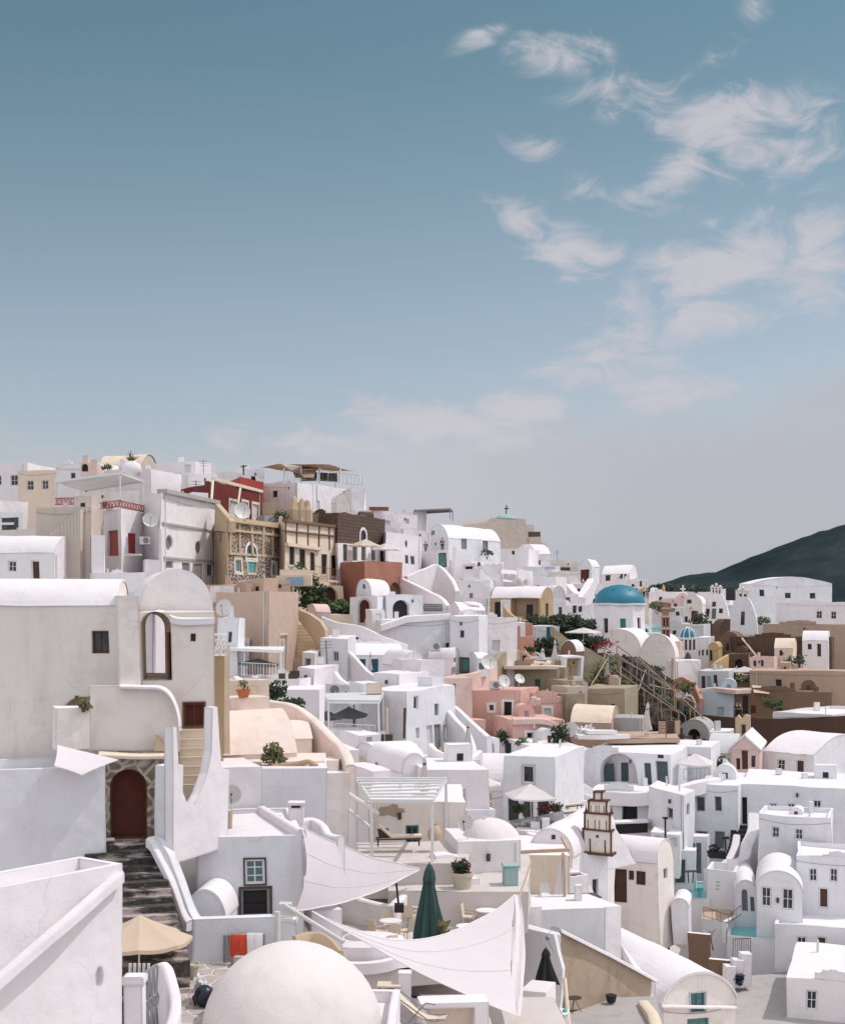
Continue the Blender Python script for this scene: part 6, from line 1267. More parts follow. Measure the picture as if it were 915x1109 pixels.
ribbon('ramp_wall', 'upper white ramp wall right of the oval window house', [(440, 624, 158), (458, 616, 160), (474, 612, 162), (490, 628, 160), (494, 640, 158)], h=3, t=.5, m='white')
H('white balcony house behind the dark lattice', [(448, 143), (487, 144)], 655, 680, 'white'); fretwork('balcony_railing', 'dark lattice balcony panel below the ramp wall', P(455, 662, 142), P(479, 662, 142.6), Z(654, 142), Z(662, 142), m='frame_dark', nn=8)
# big white group under it
H('large blank white house wall with an air conditioner', [(412, 131), (488, 134)], 671, 735, 'cool_shade', base=4, dep=9, ops=[w_(481.5, 696, 486.5, 706, nx=1, ny=1, fr='frame_dark')])
ribbon('coping_wall', 'rising white coping on the large blank white wall', [(411, 676, 130.6), (440, 667, 131.8), (488, 664, 133.7)], h=.6, t=.6, m='bright', smooth=False, cat='coping')
ac_unit('air conditioner on the large blank white wall', 471, 704, 129.5, 1.0)
H('white house with a black framed picture door and a small window', [(487, 132), (519, 130.5), (528, 136)], 667, 735, 'cool_shade', at=1, base=3, ops=[w_(498, 682, 502.5, 690, nx=1, ny=1, fr='frame_grey'), d_(498.5, 712, 507, 728, pane='art_teal', fr='frame_dark', trim='frame_dark', tw=.08)])
H('sunlit white house with one tall glazed door', [(516, 137), (560, 147)], 670, 720, 'white', base=4, ops=[w_(520.5, 680, 527, 701, nx=1, ny=2, fr='frame_dark', pane='glass_teal'), w_(533, 694, 541, 706, small=True, pane='grey')])
H('small white shed roof before the sunlit house', [(516, 129.5), (530, 130)], 712, 728, 'cool_shade', 'vs', dep=2, rise=.5, base=.4, ops=[w_(518, 717, 524, 724, small=True, pane='door_grey')])
dish('white dish pair beside the small white shed', 529, 717, 126, .7, .3, .3)
# ================================================================ pink house
g = 'pink'
H('long faded pink garden wall house below the white hut', [(476, 124.5), (512, 127.5)], 735, 785, 'rose', base=4)
ribbon('curved_wall', 'faded pink wall curving up to the olive wall', [(479, 733, 125.5), (495, 731, 127), (512, 727, 129), (526, 722, 131), (536, 716, 133)], h=4, t=.5, m='rose')
H('pink house with a black door and a little white framed window', [(511, 128), (564, 126.5)], 747, 812, 'pink', base=4, ops=[w_(529.5, 764, 534, 770, nx=1, ny=1, trim='frame_white', tw=.22, small=True, rec=.3), d_(545, 761, 554, 781, pane='door_black', trim='frame_white', tw=.22, small=True, rec=.3)])
stairs('stairs', 'steep black steps below the black door of the pink house', (554, 808, 121), (549.5, 782, 126), .95, 10, m='bluebag', drop=1)
H('right wing of the pink house with one white framed grey window', [(563, 129), (620, 131)], 756, 790, 'pink', base=4, dep=5, ops=[w_(588, 767, 596, 775, trim='frame_white', tw=.2, pane='grey', nx=1, ny=1)])
ribbon('curved_wall', 'pink quarter-arch stair wall on the pink house', [(563, 779, 127.4), (566, 770, 127.6), (573, 762, 128), (584, 757, 128.5)], h=.5, t=.5, m='rose')
b = B(); 
for k in range(6): b.frame_box(P(564+k*2.2, 776-k*3.2, 127), (.5, 0, 0), (0, .9, 0), (0, 0, .3))
solo(b, 'steps', 'rose', 'tiny pink steps climbing along the quarter-arch wall', 'stairs')
H('lower pink wall with a small white framed window and a planted doorway', [(556, 121.5), (613, 123)], 781, 818, 'pink', base=3, dep=5, ops=[w_(571, 794, 578, 801, trim='frame_white', tw=.2, nx=1, ny=1), d_(597, 790, 606, 815, small=True, pane='door_grey', trim='frame_cream', tw=.18)])
ribbon('coping_wall', 'pink rounded coping of the lower pink wall', [(556, 779, 121.4), (580, 778, 122), (598, 780, 122.6), (612, 788, 122.8)], h=.5, t=.5, m='rose', cat='coping')
shrub('tall green cypress-like bush at the planted doorway of the pink house', 604, 803, 119, .95, 1.6, 'leaf_dark', 420, .22); shrub('round potted bush at the foot of the black steps', 545, 799, 122, .6, .7, 'leaf', 180, .18); shrub('little green bush under the small window of the lower pink wall', 565, 803, 119, .55, .45, 'leaf_light', 110, .16)
closed_parasol('narrow pink folded parasol against the lower pink wall', (579.5, 784), 119, 1.6, .17, 'canvas_pale', .3)
ac_unit('grey air conditioner on the roof of the pink house', 535, 746, 127.4, 1.0); dish('white oval dish beside the rooftop air conditioner', 545, 738, 128, .58, .5, .4); dish('second white dish in front of the olive wall', 562, 736, 128, .5, .6, .5)
H('pink terrace wall at the left foot of the pink house', [(508, 124), (526, 124.5)], 781, 812, 'pink', dep=3)
H('long olive plaster wall under the sunny terrace', [(546, 139), (612, 136)], 722, 765, 'olive', base=5, dep=6, at=0)
ribbon('curved_wall', 'stained olive wall curving up from the pink garden wall', [(533, 735, 134.6), (534, 718, 135.4), (540, 709, 137), (549, 705, 139), (560, 704, 141)], h=5, t=.5, m='oliv2')
slab('terrace_floor', '', Z(721, 139), [(545, 722), (613, 722), (616, 716), (560, 715)], t=.3, m='cream')
person('person in a white top and dark shorts standing against the coral wall, looking down', 567.5, 720.5, 139.5, 1.7, 'cloth_white', 'cloth_black', -.4, 'phone')
for k, (x, y) in enumerate(((577, 717), (590, 718))): lounger(('white sun lounger next to the person on the sunny terrace', 'white sun lounger below the short folded parasol')[k], x, y, 139.5, .2, 'metal_white', 'cloth_white')
closed_parasol('short fat folded parasol in front of the dark bush', (586.5, 703), 140, 1.25, .38, 'canvas_pale', .35); closed_parasol('tall slim folded parasol on the sunny terrace', (600.5, 693), 139, 1.9, .26, 'canvas_pale', .6)
H('coral wall block behind the person on the sunny terrace', [(561, 143), (578, 143)], 690, 722, 'coral', dep=1.5, base=1)
H('white rooftop with coral chimneys above the coral block', [(556, 150), (573, 151)], 674, 694, 'bright', dep=3); 
for k, x in enumerate((560, 573)):
    b = B().box(P(x, 690, 148), .7, .7, 1.1+.3*k); solo(b, 'chimney', 'coral', ('coral chimney at the left of the white rooftop', 'taller coral chimney at the right of the white rooftop')[k], 'chimney')
shrub('large dark bush filling the back of the sunny terrace', 589, 703, 145, 1.4, 1.2, 'leaf_dark', 620, .26)
H('pale wall with a deep blue door above the dark bush', [(578, 158), (606, 160)], 678, 700, 'grey', dep=3, ops=[d_(591, 679, 598, 693, pane='door_blue', small=True)])
for k, (x, y, rx, rz_) in enumerate(((583, 672, 1.6, .7), (600, 674, 2.2, .9), (612, 683, 1.5, 1.0), (624, 673, 1.8, 1.0), (636, 676, 1.2, .8), (628, 690, 2.6, .9), (646, 697, 1.5, 1.0))):
    shrub(('dark creeper at the left end of the hedge under the ochre house', 'dark hedge directly under the ochre vaulted house', 'dark hedge sloping down right of the deep blue door', 'round dark tree crown left of the white parasol', 'small dark tree crown beside the round one', 'dark bushes under the white parasol', 'dark bushes with red flowers below the church')[k], x, y, 163, rx, rz_, 'leaf_dark', 420, .28)
b = B().leaves(P(652, 700, 161), 2.4, .7, .8, 110, .2); solo(b, 'flower_bed', 'flower', 'red bougainvillea below the church terrace', 'flowers')
open_parasol('wide white parasol among the dark bushes', (632, 679), 160, 3.2, 1.8, 4, 'canvas_white', .3, .5)
upright('sloped_wall', 'long olive stone wall sloping down right of the blue door', (596, 152), (668, 156), [(598, 678), (612, 690), (640, 703), (655, 712), (668, 720), (668, 745), (640, 740), (600, 700)], t=.6, m='oliv2')
H('white edged brown vault below the dark bushes', [(606, 143), (624, 141), (631, 146)], 706, 722, 'brown2', 'vf', at=1, rise=1.1, rm='bright'); H('dark opening framed in white below the brown vault', [(612, 138), (632, 139)], 711, 735, 'bright', dep=3, ops=[n_(614.5, 713, 629, 733, pane='ochre', rec=.8)])
H('tan stepped wall right of the olive wall', [(611, 134), (634, 136)], 737, 770, 'oliv2', dep=4); H('cream low rail block right of the olive wall', [(613, 132), (637, 133.5)], 744, 752, 'beige', dep=3, base=1); H('small olive block between the olive wall and the tan block', [(612, 130), (633, 131)], 752, 772, 'olive', dep=4)
H('tan plaster block with a small arched door, edge of the rocky slope', [(633, 135), (677, 133)], 745, 775, 'oliv2', base=4, dep=6, ops=[d_(661, 763, 667, 773, sh='a', pane='door_brown', small=True)])
H('cream barrel roofed house with tan walls above the white cloths', [(619, 127), (661, 126)], 782, 800, 'tan', 'vs', dep=5, rise=1.35, rm='cream', ops=[w_(632, 785, 637, 790, small=True, pane='brown')])
H('grey concrete yard wall right of the cream barrel roof', [(661, 128), (695, 126)], 776, 800, 'concrete', dep=3); slab('terrace_floor', '', Z(797, 121), [(658, 799.5), (736, 799.5), (728, 792), (660, 792)], t=.4, m='tan')
closed_parasol('tall pale folded parasol beside the rocky slope', (700.5, 762), 121, 2.2, .33, 'canvas_pale', .4)
for k, (x, w1, mt) in enumerate(((716, 4, 'tan'), (724, 5, 'door_brown'), (731, 3, 'tan'))):
    b = B().box(P(x, 796, 123), w1*.16, .5, 1.2); solo(b, 'gate_post', mt, ('tan gate post left of the brown gate', 'brown wooden gate below the rocky slope', 'tan gate post right of the brown gate')[k], 'gate')
# rocky slope with rails
b = B(); n = 26
for j in range(n+1):
    for i_ in range(n+1):
        u, v = i_/n, j/n; x = 636+u*140; yt_ = 702+max(0, x-664)*.72; y = yt_+v*(806-yt_); D = 188-48*v-8*u; p = P(x, y, D); q = mno.fractal(V((x*.12, y*.12, 0)), 1, 2, 5)*1.3; p.z += q-.6; p.y += q*2; b.v.append(p)
b.f = [[j*(n+1)+i_, (j+1)*(n+1)+i_, (j+1)*(n+1)+i_+1, j*(n+1)+i_+1] for j in range(n) for i_ in range(n)]; b.m = [0]*len(b.f); structure(b, 'rocky_slope', 'rock')
for k, (a_, c_) in enumerate((((655, 708, 160), (752, 770, 138)), ((668, 706, 162), (760, 776, 140)), ((650, 722, 156), (735, 782, 136)), ((672, 730, 154), (742, 786, 134)), ((690, 718, 158), (764, 790, 140)), ((660, 716, 150), (720, 748, 142)))):
    b = B().tube(P(*a_)+V((0, 0, .8)), P(*c_)+V((0, 0, .8)), .06, 5)
    pa_, pc_ = P(*a_), P(*c_)
    for q in range(6): p = pa_.lerp(pc_, q/5)+V((0, 0, .8)); b.tube(p, p-V((0, 0, 1.8)), .05, 4)
    solo(b, 'handrail', ('wood_light', 'ac_grey')[k % 2], ('topmost pale pole running down the rocky slope', 'second long pole down the rocky slope, nearest the church', 'lowest long pole on the rocky slope above the tan block', 'short low pole at the foot of the rocky slope', 'outer pole on the right side of the rocky slope', 'short pole crossing the upper rocky slope')[k], 'pole')
for k, (a_, c_) in enumerate((((656, 708, 158), (646, 735, 152)), ((640, 742, 146), (658, 712, 150)), ((672, 722, 150), (672, 760, 148)), ((700, 726, 150), (690, 752, 146)), ((704, 742, 148), (736, 748, 150)), ((720, 730, 160), (720, 745, 158)))):
    b = B().tube(P(*a_), P(*c_), .07, 4); solo(b, 'pole', 'wood_light', ('leaning pale pole at the top left of the rocky slope', 'crossed pale pole at the top left of the rocky slope', 'upright pole in the upper rocky slope', 'leaning pole in the middle of the rocky slope', 'almost level pole across the rocky slope', 'small upright pole right on the rocky slope')[k], 'pole')
shrub('dry brown brush on the left of the rocky slope', 655, 728, 152, 1.8, 1.6, 'leaf_dry', 300, .3); shrub('dark brush in the middle of the rocky slope', 690, 745, 150, 2.4, 1.0, 'leaf_dark', 260, .3)
closed_parasol('tall grey folded parasol at the top left of the rocky slope', (658, 710), 150, 2.3, .26, 'canvas_pale', .5); b = B().box(P(666, 744, 140), 1.0, .8, .9); b.lathe(P(666, 744, 140)+V((0, 0, .9)), [(.5, 0), (.4, .25), (0, .3)], 10); solo(b, 'chimney', 'tan', 'tan domed chimney on the tan block', 'chimney')
H('brown arched kiln house at the foot of the poles', [(733, 139), (768, 137)], 796, 812, 'concrete', 'vf', dep=5, rise=1.5, ops=[n_(744, 790, 758, 808, sh='a', pane='black', rec=.8)])
b = B()
for q in range(420):
    u, v = R.random(), R.random(); x = 640+u*128; yt_ = 704+max(0, x-664)*.72; y = yt_+v*(804-yt_); D = 187-48*v-8*u-.8; z_ = R.uniform(.2, .75)
    b.box(P(x, y, D)-V((0, 0, z_*.4)), z_*R.uniform(.7, 1.5), z_, z_*R.uniform(.5, .9), R.uniform(0, 3))
o = solo(b, 'rubble', 'rubblestone', 'loose dark rubble scattered over the rocky slope', 'rubble'); o['kind'] = 'stuff'
for k, (x0, y0, x1, y1, D) in enumerate(((662, 726, 706, 756, 152), (700, 762, 742, 790, 142), (684, 712, 722, 738, 162))):
    stairs('stairs', ('dark rubble steps in the upper part of the rocky slope', 'dark rubble steps ending near the kiln house', 'short dark steps under the church gable')[k], (x1, y1, D-3), (x0, y0, D+3), 1.7, 14, m='rubblestone', drop=1.4)
for k, (x, y, w1, h1, D) in enumerate(((664, 740, 9, 12, 147), (708, 776, 8, 9, 140), (722, 752, 9, 10, 152), (744, 762, 8, 9, 148))):
    upright('ruined_wall', ('ruined brown wall stub beside the crossed poles', 'ruined brown wall stub above the brown gate', 'ruined wall stub in the middle right of the rocky slope', 'ruined wall stub below the coral curved wall')[k], (x-w1, D), (x+w1, D+1), [(x-w1, y+h1), (x-w1, y-h1*.4), (x-w1*.4, y-h1*.7), (x, y-h1*.2), (x+w1*.5, y-h1*.9), (x+w1, y-h1*.3), (x+w1, y+h1)], t=.6, m='rubblestone')
# right middle houses
H('pale blue house with a low arched door, above the lava stone wall', [(757, 168), (794, 165)], 748, 780, 'paleblue', 'flat', base=3, ops=[d_(776, 766, 783, 775, small=True, pane='teal')]); H('recessed teal porch with two doors on the pale blue house', [(755, 176), (789, 174), (797, 182)], 727, 750, 'grey', at=1, ops=[d_(759, 732, 763, 745, small=True, pane='frame_dark'), d_(765, 732, 769, 744, small=True, pane='teal'), d_(772, 731, 776, 743, small=True, pane='frame_dark')])
ribbon('coping_wall', 'pink coping strip between the porch and the pale blue house', [(756, 746, 170), (775, 745, 168), (796, 746, 166), (812, 746, 167)], h=.5, t=1.2, m='rose', smooth=False, cat='coping')
H('brown house with a tall black door and people at its foot', [(794, 167), (900, 160)], 748, 780, 'brown2', base=3, ops=[d_(804, 753, 810, 773, small=True, pane='black'), w_(813, 764, 818, 773, small=True, pane='wood_red'), d_(797, 764, 800, 776, small=True, pane='black'), w_(840, 760, 846, 770, small=True)])
for k, (x, mt) in enumerate(((797.5, 'cloth_black'), (801, 'cloth_black'))): person(('person in black standing left of the tall black door', 'second person in black beside the first at the tall black door')[k], x, 777.5, 155, 1.7, mt, mt, .3*k, 'stand')
ribbon('curved_wall', 'coral wall curving down to the pale blue house', [(727, 736, 172), (738, 733, 172), (748, 737, 170), (754, 744, 169), (759, 757, 167)], h=1.6, t=.5, m='coral'); shrub('pale thorny bush right above the kiln house', 741, 745, 160, 1.4, .8, 'leaf_dry', 220, .25)
H('sunlit white and pink tower block right of the rocky slope', [(722, 186), (731, 184), (758, 190)], 716, 745, 'bright', at=1, base=4); b = B().tube(P(728, 760, 178), P(728, 712, 178), .25, 4); solo(b, 'pilaster', 'rose', 'pink corner strip beside the white and pink tower block', 'pilaster')
r, i = house('bell_house', 'white bell arcade with a small blue striped dome and slim columns', [(734, 200), (756, 200)], 690, 716, dep=3, roof='flat', m='white', base=1, ops=[(0, 736.5+k*4.4, 692, 739+k*4.4, 703, dict(kind='n', pane='brown', rec=.3)) for k in range(4)])
d, c = dome('dome', '', 744.5, 679, 201.4, 1.1, 'blue_dome', h=1.5, parent=r)
b = B(); [b.path([c+V((1.12*math.cos(a)*math.cos(t_), 1.12*math.sin(a)*math.cos(t_), 1.53*math.sin(t_))) for t_ in (0, .3, .6, .9, 1.2, 1.5)], .07, 4) for a in [k*PI/4 for k in range(8)]]; b.obj('stripe', 'cloth_white', r)
b = B(); b.lathe(P(744.5, 713, 197), [(.55, 0), (.42, .25), (.32, .7), (.1, .95), (0, 1)], 12); b.box(P(744.5, 718, 197), .2, .2, .9); solo(b, 'bell', 'iron', 'dark bell hanging below the blue striped dome', 'bell', smooth=50)
H('white house with three little windows right of the blue striped dome', [(755, 204), (767, 203)], 690, 722, 'cool_shade', ops=[w_(755.5, 704, 757.5, 709, small=True), w_(759.5, 703, 761.5, 709, small=True), w_(764, 703, 766, 709, small=True)])
H('yellow arched house with white columns', [(767, 196), (777, 195)], 702, 715, 'yellow', 'vf', dep=5, rise=.8, ops=[w_(768.5, 704, 771, 715, small=True, pane='black'), w_(773, 704, 775, 715, small=True, pane='frame_cream')]); ribbon('curved_wall', 'yellow-cream curved wall below the yellow arched house', [(766, 722, 186), (773, 716, 186), (780, 712, 187), (786, 708, 188)], h=2.2, t=.6, m='yellow')
H('brown vaulted cave house with dark windows', [(775, 206), (803, 203)], 704, 735, 'brown2', 'vf', dep=8, rise=2.6, base=4, ops=[w_(777, 700, 780, 705, small=True), w_(786, 698, 789, 705, small=True, pane='black'), w_(794, 700, 798, 706, small=True)]); H('darker brown round arch behind the brown vaulted house', [(779, 222), (797, 222)], 684, 700, 'brown', 'vf', dep=6, rise=2, base=3)
H('grey-brown block with a black arch below the brown vaulted house', [(785, 190), (812, 188)], 708, 735, 'brown', base=4, ops=[n_(795, 714, 803, 726, sh='a', pane='black', rec=.8)]); H('large dark brown house at the right edge', [(808, 196), (900, 190)], 690, 760, 'brown', base=4, ops=[w_(832, 700, 838, 708, small=True), w_(856, 704, 862, 712, small=True)])
stairs('stairs', 'long dark diagonal stairs with a white edge on the brown hillside', (829, 728, 186), (800, 690, 205), 2.4, 16, m='dkbrown', drop=1.5); b = B().tube(P(803, 692, 199), P(833, 728, 183), .18, 4); solo(b, 'stair_edge', 'cream', 'white edge line of the long diagonal stairs', 'kerb')
H('tan terrace with a long low awning below the black arch', [(783, 180), (860, 178)], 732, 750, 'tan', base=3); open_parasol('small white square parasol on the tan terrace', (807, 722), 180, 3.0, 1.6, 4, 'canvas_white', .3, .6); shrub('yellowish low plants on the tan terrace', 812, 735, 178, 2.2, .5, 'leaf_dry', 180, .25); shrub('dark potted trees on the tan terrace', 797, 734, 179, 1.6, .6, 'leaf_dark', 160, .25); sail('small orange and white awning at the right edge', [P(814, 742, 168), P(834, 744, 168), P(832, 752, 165), P(816, 750, 165)], m='canvas_beige', sag=.03)
H('large low brown house past the pale blue house', [(812, 176), (950, 170)], 726, 775, 'tan', base=4, ops=[w_(840, 736, 846, 744, small=True), w_(870, 738, 876, 746, small=True)])
# ================================================================ upper left skyline
H('white urn terrace house on the upper left, with dark marks', [(108, 152), (164, 150), (198, 158)], 507, 545, 'bright', at=1, base=5)
H('white house with an upper glazed door at the left skyline', [(168, 166), (212, 164), (233, 172)], 499, 535, 'white', at=1, base=4, ops=[w_(200, 502, 207, 511, nx=1, ny=1, pane='grey')]); H('low stepped white roof right of the upper glazed door', [(203, 158), (236, 164)], 512, 545, 'white', base=4); H('small white cube on the low stepped roof', [(218, 170), (232, 172)], 500, 515, 'bright')
H('beige barrel vaulted house on the skyline behind the cactus urn', [(106, 172), (152, 168), (172, 176)], 508, 525, 'beige', 'vs', at=1, rise=2.2, rm='cream', lip=.12)
r, i = house('white_house', 'white house corner with a railing at the top left', [(60, 152), (104, 150)], 500, 520, at=1, dep=6, m='bright', roof='flat'); railing('railing', 'thin roof rail at the top left corner', [(80, 500, 149), (104, 502, 149)], h=1.4, m='pvc', n=2)
H('pink patch house under the top left railing', [(88, 147), (105, 147)], 502, 520, 'rose', dep=3, ops=[n_(89, 503, 96, 511, sh='a', pane='black', rec=.4)])
c = P(143, 516, 148); root = thing('urn_planter', 'round white urn with a spiky cactus on the roof', 'planter', c); B().lathe(c, [(0, 0), (.9, .1), (1.15, .7), (.95, 1.3), (.5, 1.6), (.45, 1.65), (0, 1.6)], 20).obj('pot', 'bright', root, smooth=60); b = B()
for k in range(26): a, e = R.uniform(0, 6.3), R.uniform(.5, 1.5); p = c+V((0, 0, 1.6)); b.tube(p, p+V((math.cos(a)*math.cos(e), math.sin(a)*math.cos(e), math.sin(e)))*R.uniform(.7, 1.3), .09, 4, .01)
b.obj('leaves', 'leaf_dry', root)
shrub('dry round bush on the roof left of the cactus urn', 117, 505.5, 147, .7, .35, 'leaf_dry', 150, .16); b = B().box(P(133, 507, 148), .35, .35, 1.0); solo(b, 'chimney', 'bright', 'thin white chimney left of the cactus urn', 'chimney')
# lattice terrace + bay with red doors
H('white house behind the terrace with the white frame', [(86, 140), (150, 146)], 530, 575, 'shade', base=3)
za, zb_ = Z(512, 128), Z(549, 128)
pergola('white framed pergola with a flat roof over the red lattice terrace', [P(60, 0, 126), P(130, 0, 118), P(157, 0, 126), P(92, 0, 136)], Z(516, 120), Z(549, 120), n=16, m='metal_white', roofm='pvc', th=.25)
H('beige plaster block at the left edge below the lattice terrace', [(40, 114), (99, 113), (111, 118)], 548, 625, 'beige', at=1, base=4, rm='bright'); H('white plaster block in front of the shaded bay corner', [(100, 111), (113, 113)], 578, 625, 'bright', dep=3, base=3)
H('white bay house with one dark red door and one sunlit bright red door', [(112, 121), (130, 117.5), (157, 124)], 551, 625, 'white', at=1, base=4, ops=[d_(116.5, 575, 127, 602, pane='door_red', small=True, rec=.25), d_(139, 578, 147, 599, f=1, pane='door_red', fr='door_red', rec=.12)])
fretwork('lattice_railing', 'red lattice railing on the sunlit side of the bay', P(130, 549, 117.3), P(157.5, 552, 124), Z(542.5, 117.3), Z(550, 117.3), m='door_red', nn=9); fretwork('lattice_railing', 'red lattice railing on the shaded side of the bay', P(104, 549, 121), P(130, 549, 117.3), Z(542.5, 118), Z(550, 118), m='door_red', nn=7); fretwork('lattice_railing', 'red lattice railing at the far left edge', P(60, 546, 118), P(97, 546, 117), Z(538, 117), Z(546, 117), m='door_red', nn=8)
dish('white dish fixed between the red door bay and the porthole house', 163, 563, 119, .65, .2, .3); ac_unit('white air conditioner below the dish at the porthole house', 157, 590, 119, .9)
b = B().box(P(143, 601, 114), 1.4, .5, .12); solo(b, 'balcony_slab', 'cream', 'small cream balcony slab below the bright red door', 'balcony')
H('white terrace strip at the foot of the bay house', [(104, 109), (164, 112)], 619, 640, 'white', 'par', dep=5, base=4); H('small white block below the white air conditioner', [(156, 114), (172, 117)], 605, 622, 'white', base=2)
# porthole house
r, i = house('white_house', 'white house with two round porthole windows over a row of dark doors', [(156, 124), (173.5, 119), (235, 134)], 533, 640, at=1, m='white', rm='bright', roof='flat', base=4,
      ops=[(1, 181, 580, 188.5, 596, dict(kind='w', sh='o', nx=1, ny=1, fr='frame_grey', pane='ac_grey', rec=.25)), (1, 212, 584.5, 219, 599.5, dict(kind='w', sh='o', nx=1, ny=1, fr='frame_grey', pane='ac_grey', rec=.25)),
           w_(181, 607.5, 189, 615, f=1, small=True, pane='ac_grey'), w_(198, 609, 206.5, 618, f=1, small=True, pane='ac_grey'), d_(210, 610.5, 220, 626, f=1, pane='grey', fr='frame_grey'), w_(224.5, 611.5, 231.5, 623, f=1, small=True, pane='ac_grey')])
pl = i['pl'][1]
b = B()
for v0, h_, o_ in ((i['zt'], .35, .35), (Z(567, 119), .18, .1), (Z(604, 119), .18, .1)): b.frame_box(pl.at(.4, v0, -o_), pl.at(pl.L, v0, -o_)-pl.at(.4, v0, -o_), pl.at(0, 0, .5+o_)-pl.at(0, 0, 0), V((0, 0, h_)))
b.obj('cornice', 'concrete', r)
b = B(); b.frame_box(pl.at(0, i['zb'], -.12), pl.at(.5, 0)-pl.at(0, 0), pl.at(0, 0, .2)-pl.at(0, 0, 0), V((0, 0, i['zt']-i['zb']-3.0))); b.obj('pilaster', 'bright', r)
# red house
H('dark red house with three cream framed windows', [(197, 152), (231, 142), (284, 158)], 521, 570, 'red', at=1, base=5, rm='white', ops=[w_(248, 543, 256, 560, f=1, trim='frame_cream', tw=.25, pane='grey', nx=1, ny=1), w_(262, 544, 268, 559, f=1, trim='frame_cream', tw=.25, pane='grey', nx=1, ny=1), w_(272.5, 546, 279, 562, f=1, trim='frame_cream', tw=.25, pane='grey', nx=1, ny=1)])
H('bright red upper storey at the right end of the red house', [(248, 166), (259, 159), (285, 167)], 516, 540, 'redlit', at=1, base=0, rm='white')  # same red plaster, its sunlit look put into this storey's colour
b = B(); p = P(231, 520.5, 141.7); q = P(285, 534.5, 157.8); b.frame_box(p, q-p, (-.2, .3, 0), (0, 0, .35)); solo(b, 'cornice', 'cream', 'cream cornice beam along the top of the red house', 'cornice'); 
for k, (x, y) in enumerate(((231, 521), (260, 529))): b = B().tube(P(x, y, 141+k*7), P(x-2-k, y+21, 139+k*7), .14, 5); solo(b, 'downpipe', 'frame_cream', ('slanting cream pole at the corner of the dark red house', 'slanting cream pole in the middle of the dark red house')[k], 'pipe')
H('white rooftop boxes above the red house', [(236, 176), (262, 180)], 512, 535, 'white', 'par'); H('white rooftop box with a rail behind the bright red storey', [(262, 182), (286, 184)], 508, 530, 'cool_shade'); b = B().tube(P(264, 515, 170), P(264, 503, 170), .09, 4); b.tube(P(261, 505, 170), P(268, 504, 170), .08, 4); solo(b, 'antenna', 'iron', 'roof antenna above the bright red storey', 'antenna')
# cream strip + lattice stone mansion
r, i = house('stone_mansion', 'old mansion of dark lava stone with a pale mortar pattern and an arched teal doorway', [(246.6, 129.5), (247.5, 128), (306.5, 142)], 563, 640, at=1, m='lattice_stone', rm='concrete', roof='flat', base=4, cat='mansion',
      ops=[(1, 266.5, 589, 277, 605, dict(kind='w', sh='a', trim='frame_white', tw=.3, nx=2, ny=2, fr='turq', pane='glass_teal')), d_(267.5, 606.5, 276, 620, f=1, pane='turq', fr='frame_grey', trim='cream', tw=.2), w_(255, 605, 261, 618, f=1, trim='frame_cream', tw=.3, pane='glass_teal', nx=1, ny=1), w_(295, 610, 300, 623, f=1, trim='frame_white', tw=.25, pane='glass_teal', nx=1, ny=1)])
pl = i['pl'][1]; b = B()
for v0, h_, o_ in ((i['zt']-.1, .45, .3), (i['zt']-.9, .22, .2), (Z(600, 128), .25, .15)): b.frame_box(pl.at(-.1, v0, -o_), pl.at(pl.L+.1, v0, -o_)-pl.at(-.1, v0, -o_), pl.at(0, 0, .3+o_)-pl.at(0, 0, 0), V((0, 0, h_)))
for k in range(6): u = pl.L*k/5-(.4 if k else 0); b.frame_box(pl.at(u, Z(600, 128), -.14), pl.at(u+.4, 0)-pl.at(u, 0), pl.at(0, 0, .16)-pl.at(0, 0), V((0, 0, i['zt']-Z(600, 128))))
b.obj('cornice', 'sand', r)
H('blank ochre gable wall at the left side of the lava stone mansion', [(232.5, 133), (247, 127.5), (249, 129)], 562, 640, 'sand', at=1, base=3); upright('gable_wall', 'ochre parapet sloping down to the lava stone mansion', (233, 131), (250, 126.9), [(233, 545), (250, 563), (250, 575), (233, 575)], t=.5, m='sand')
dish('large white dish on the roof of the lava stone mansion', 262, 553, 131, .8, .6, .25); H('white roof block between the mansion and the cream house', [(286, 150), (310, 152)], 559, 575, 'grey', dep=4)
# cream house
r, i = house('cream_house', 'cream house with brown pilaster lines and five tall dark doors over a balcony', [(300, 143), (308, 137.5), (367, 152)], 564, 660, at=1, m='cream', rm='concrete', roof='flat', base=3,
      ops=[d_(a, b_, c_, d__, f=1, pane='door_black', fr='wood', trim='frame_cream', tw=.2) for a, b_, c_, d__ in ((313.5, 592, 319.5, 612), (325, 594, 331, 614), (336.5, 597, 342, 617), (348, 599, 354, 622), (359, 601, 364, 624))])
pl = i['pl'][1]; b = B()
for v0, h_, o_ in ((i['zt']-.05, .3, .22), (i['zt']-1.0, .15, .12)): b.frame_box(pl.at(0, v0, -o_), pl.at(pl.L, v0, -o_)-pl.at(0, v0, -o_), pl.at(0, 0, .3+o_)-pl.at(0, 0, 0), V((0, 0, h_)))
for k in range(6): u = pl.L*(k+.02)/5-(.25 if k == 5 else 0); b.frame_box(pl.at(u, Z(590, 137.5), -.1), pl.at(u+.22, 0)-pl.at(u, 0), pl.at(0, 0, .12)-pl.at(0, 0), V((0, 0, i['zt']-Z(590, 137.5))))
b.obj('trim', 'brown2', r); b = B().frame_box(pl.at(0, Z(591.5, 137.5), -.35), pl.at(pl.L*.62, 0)-pl.at(0, 0), pl.at(0, 0, .4)-pl.at(0, 0), V((0, 0, .35))); b.obj('ledge', 'cream', r)
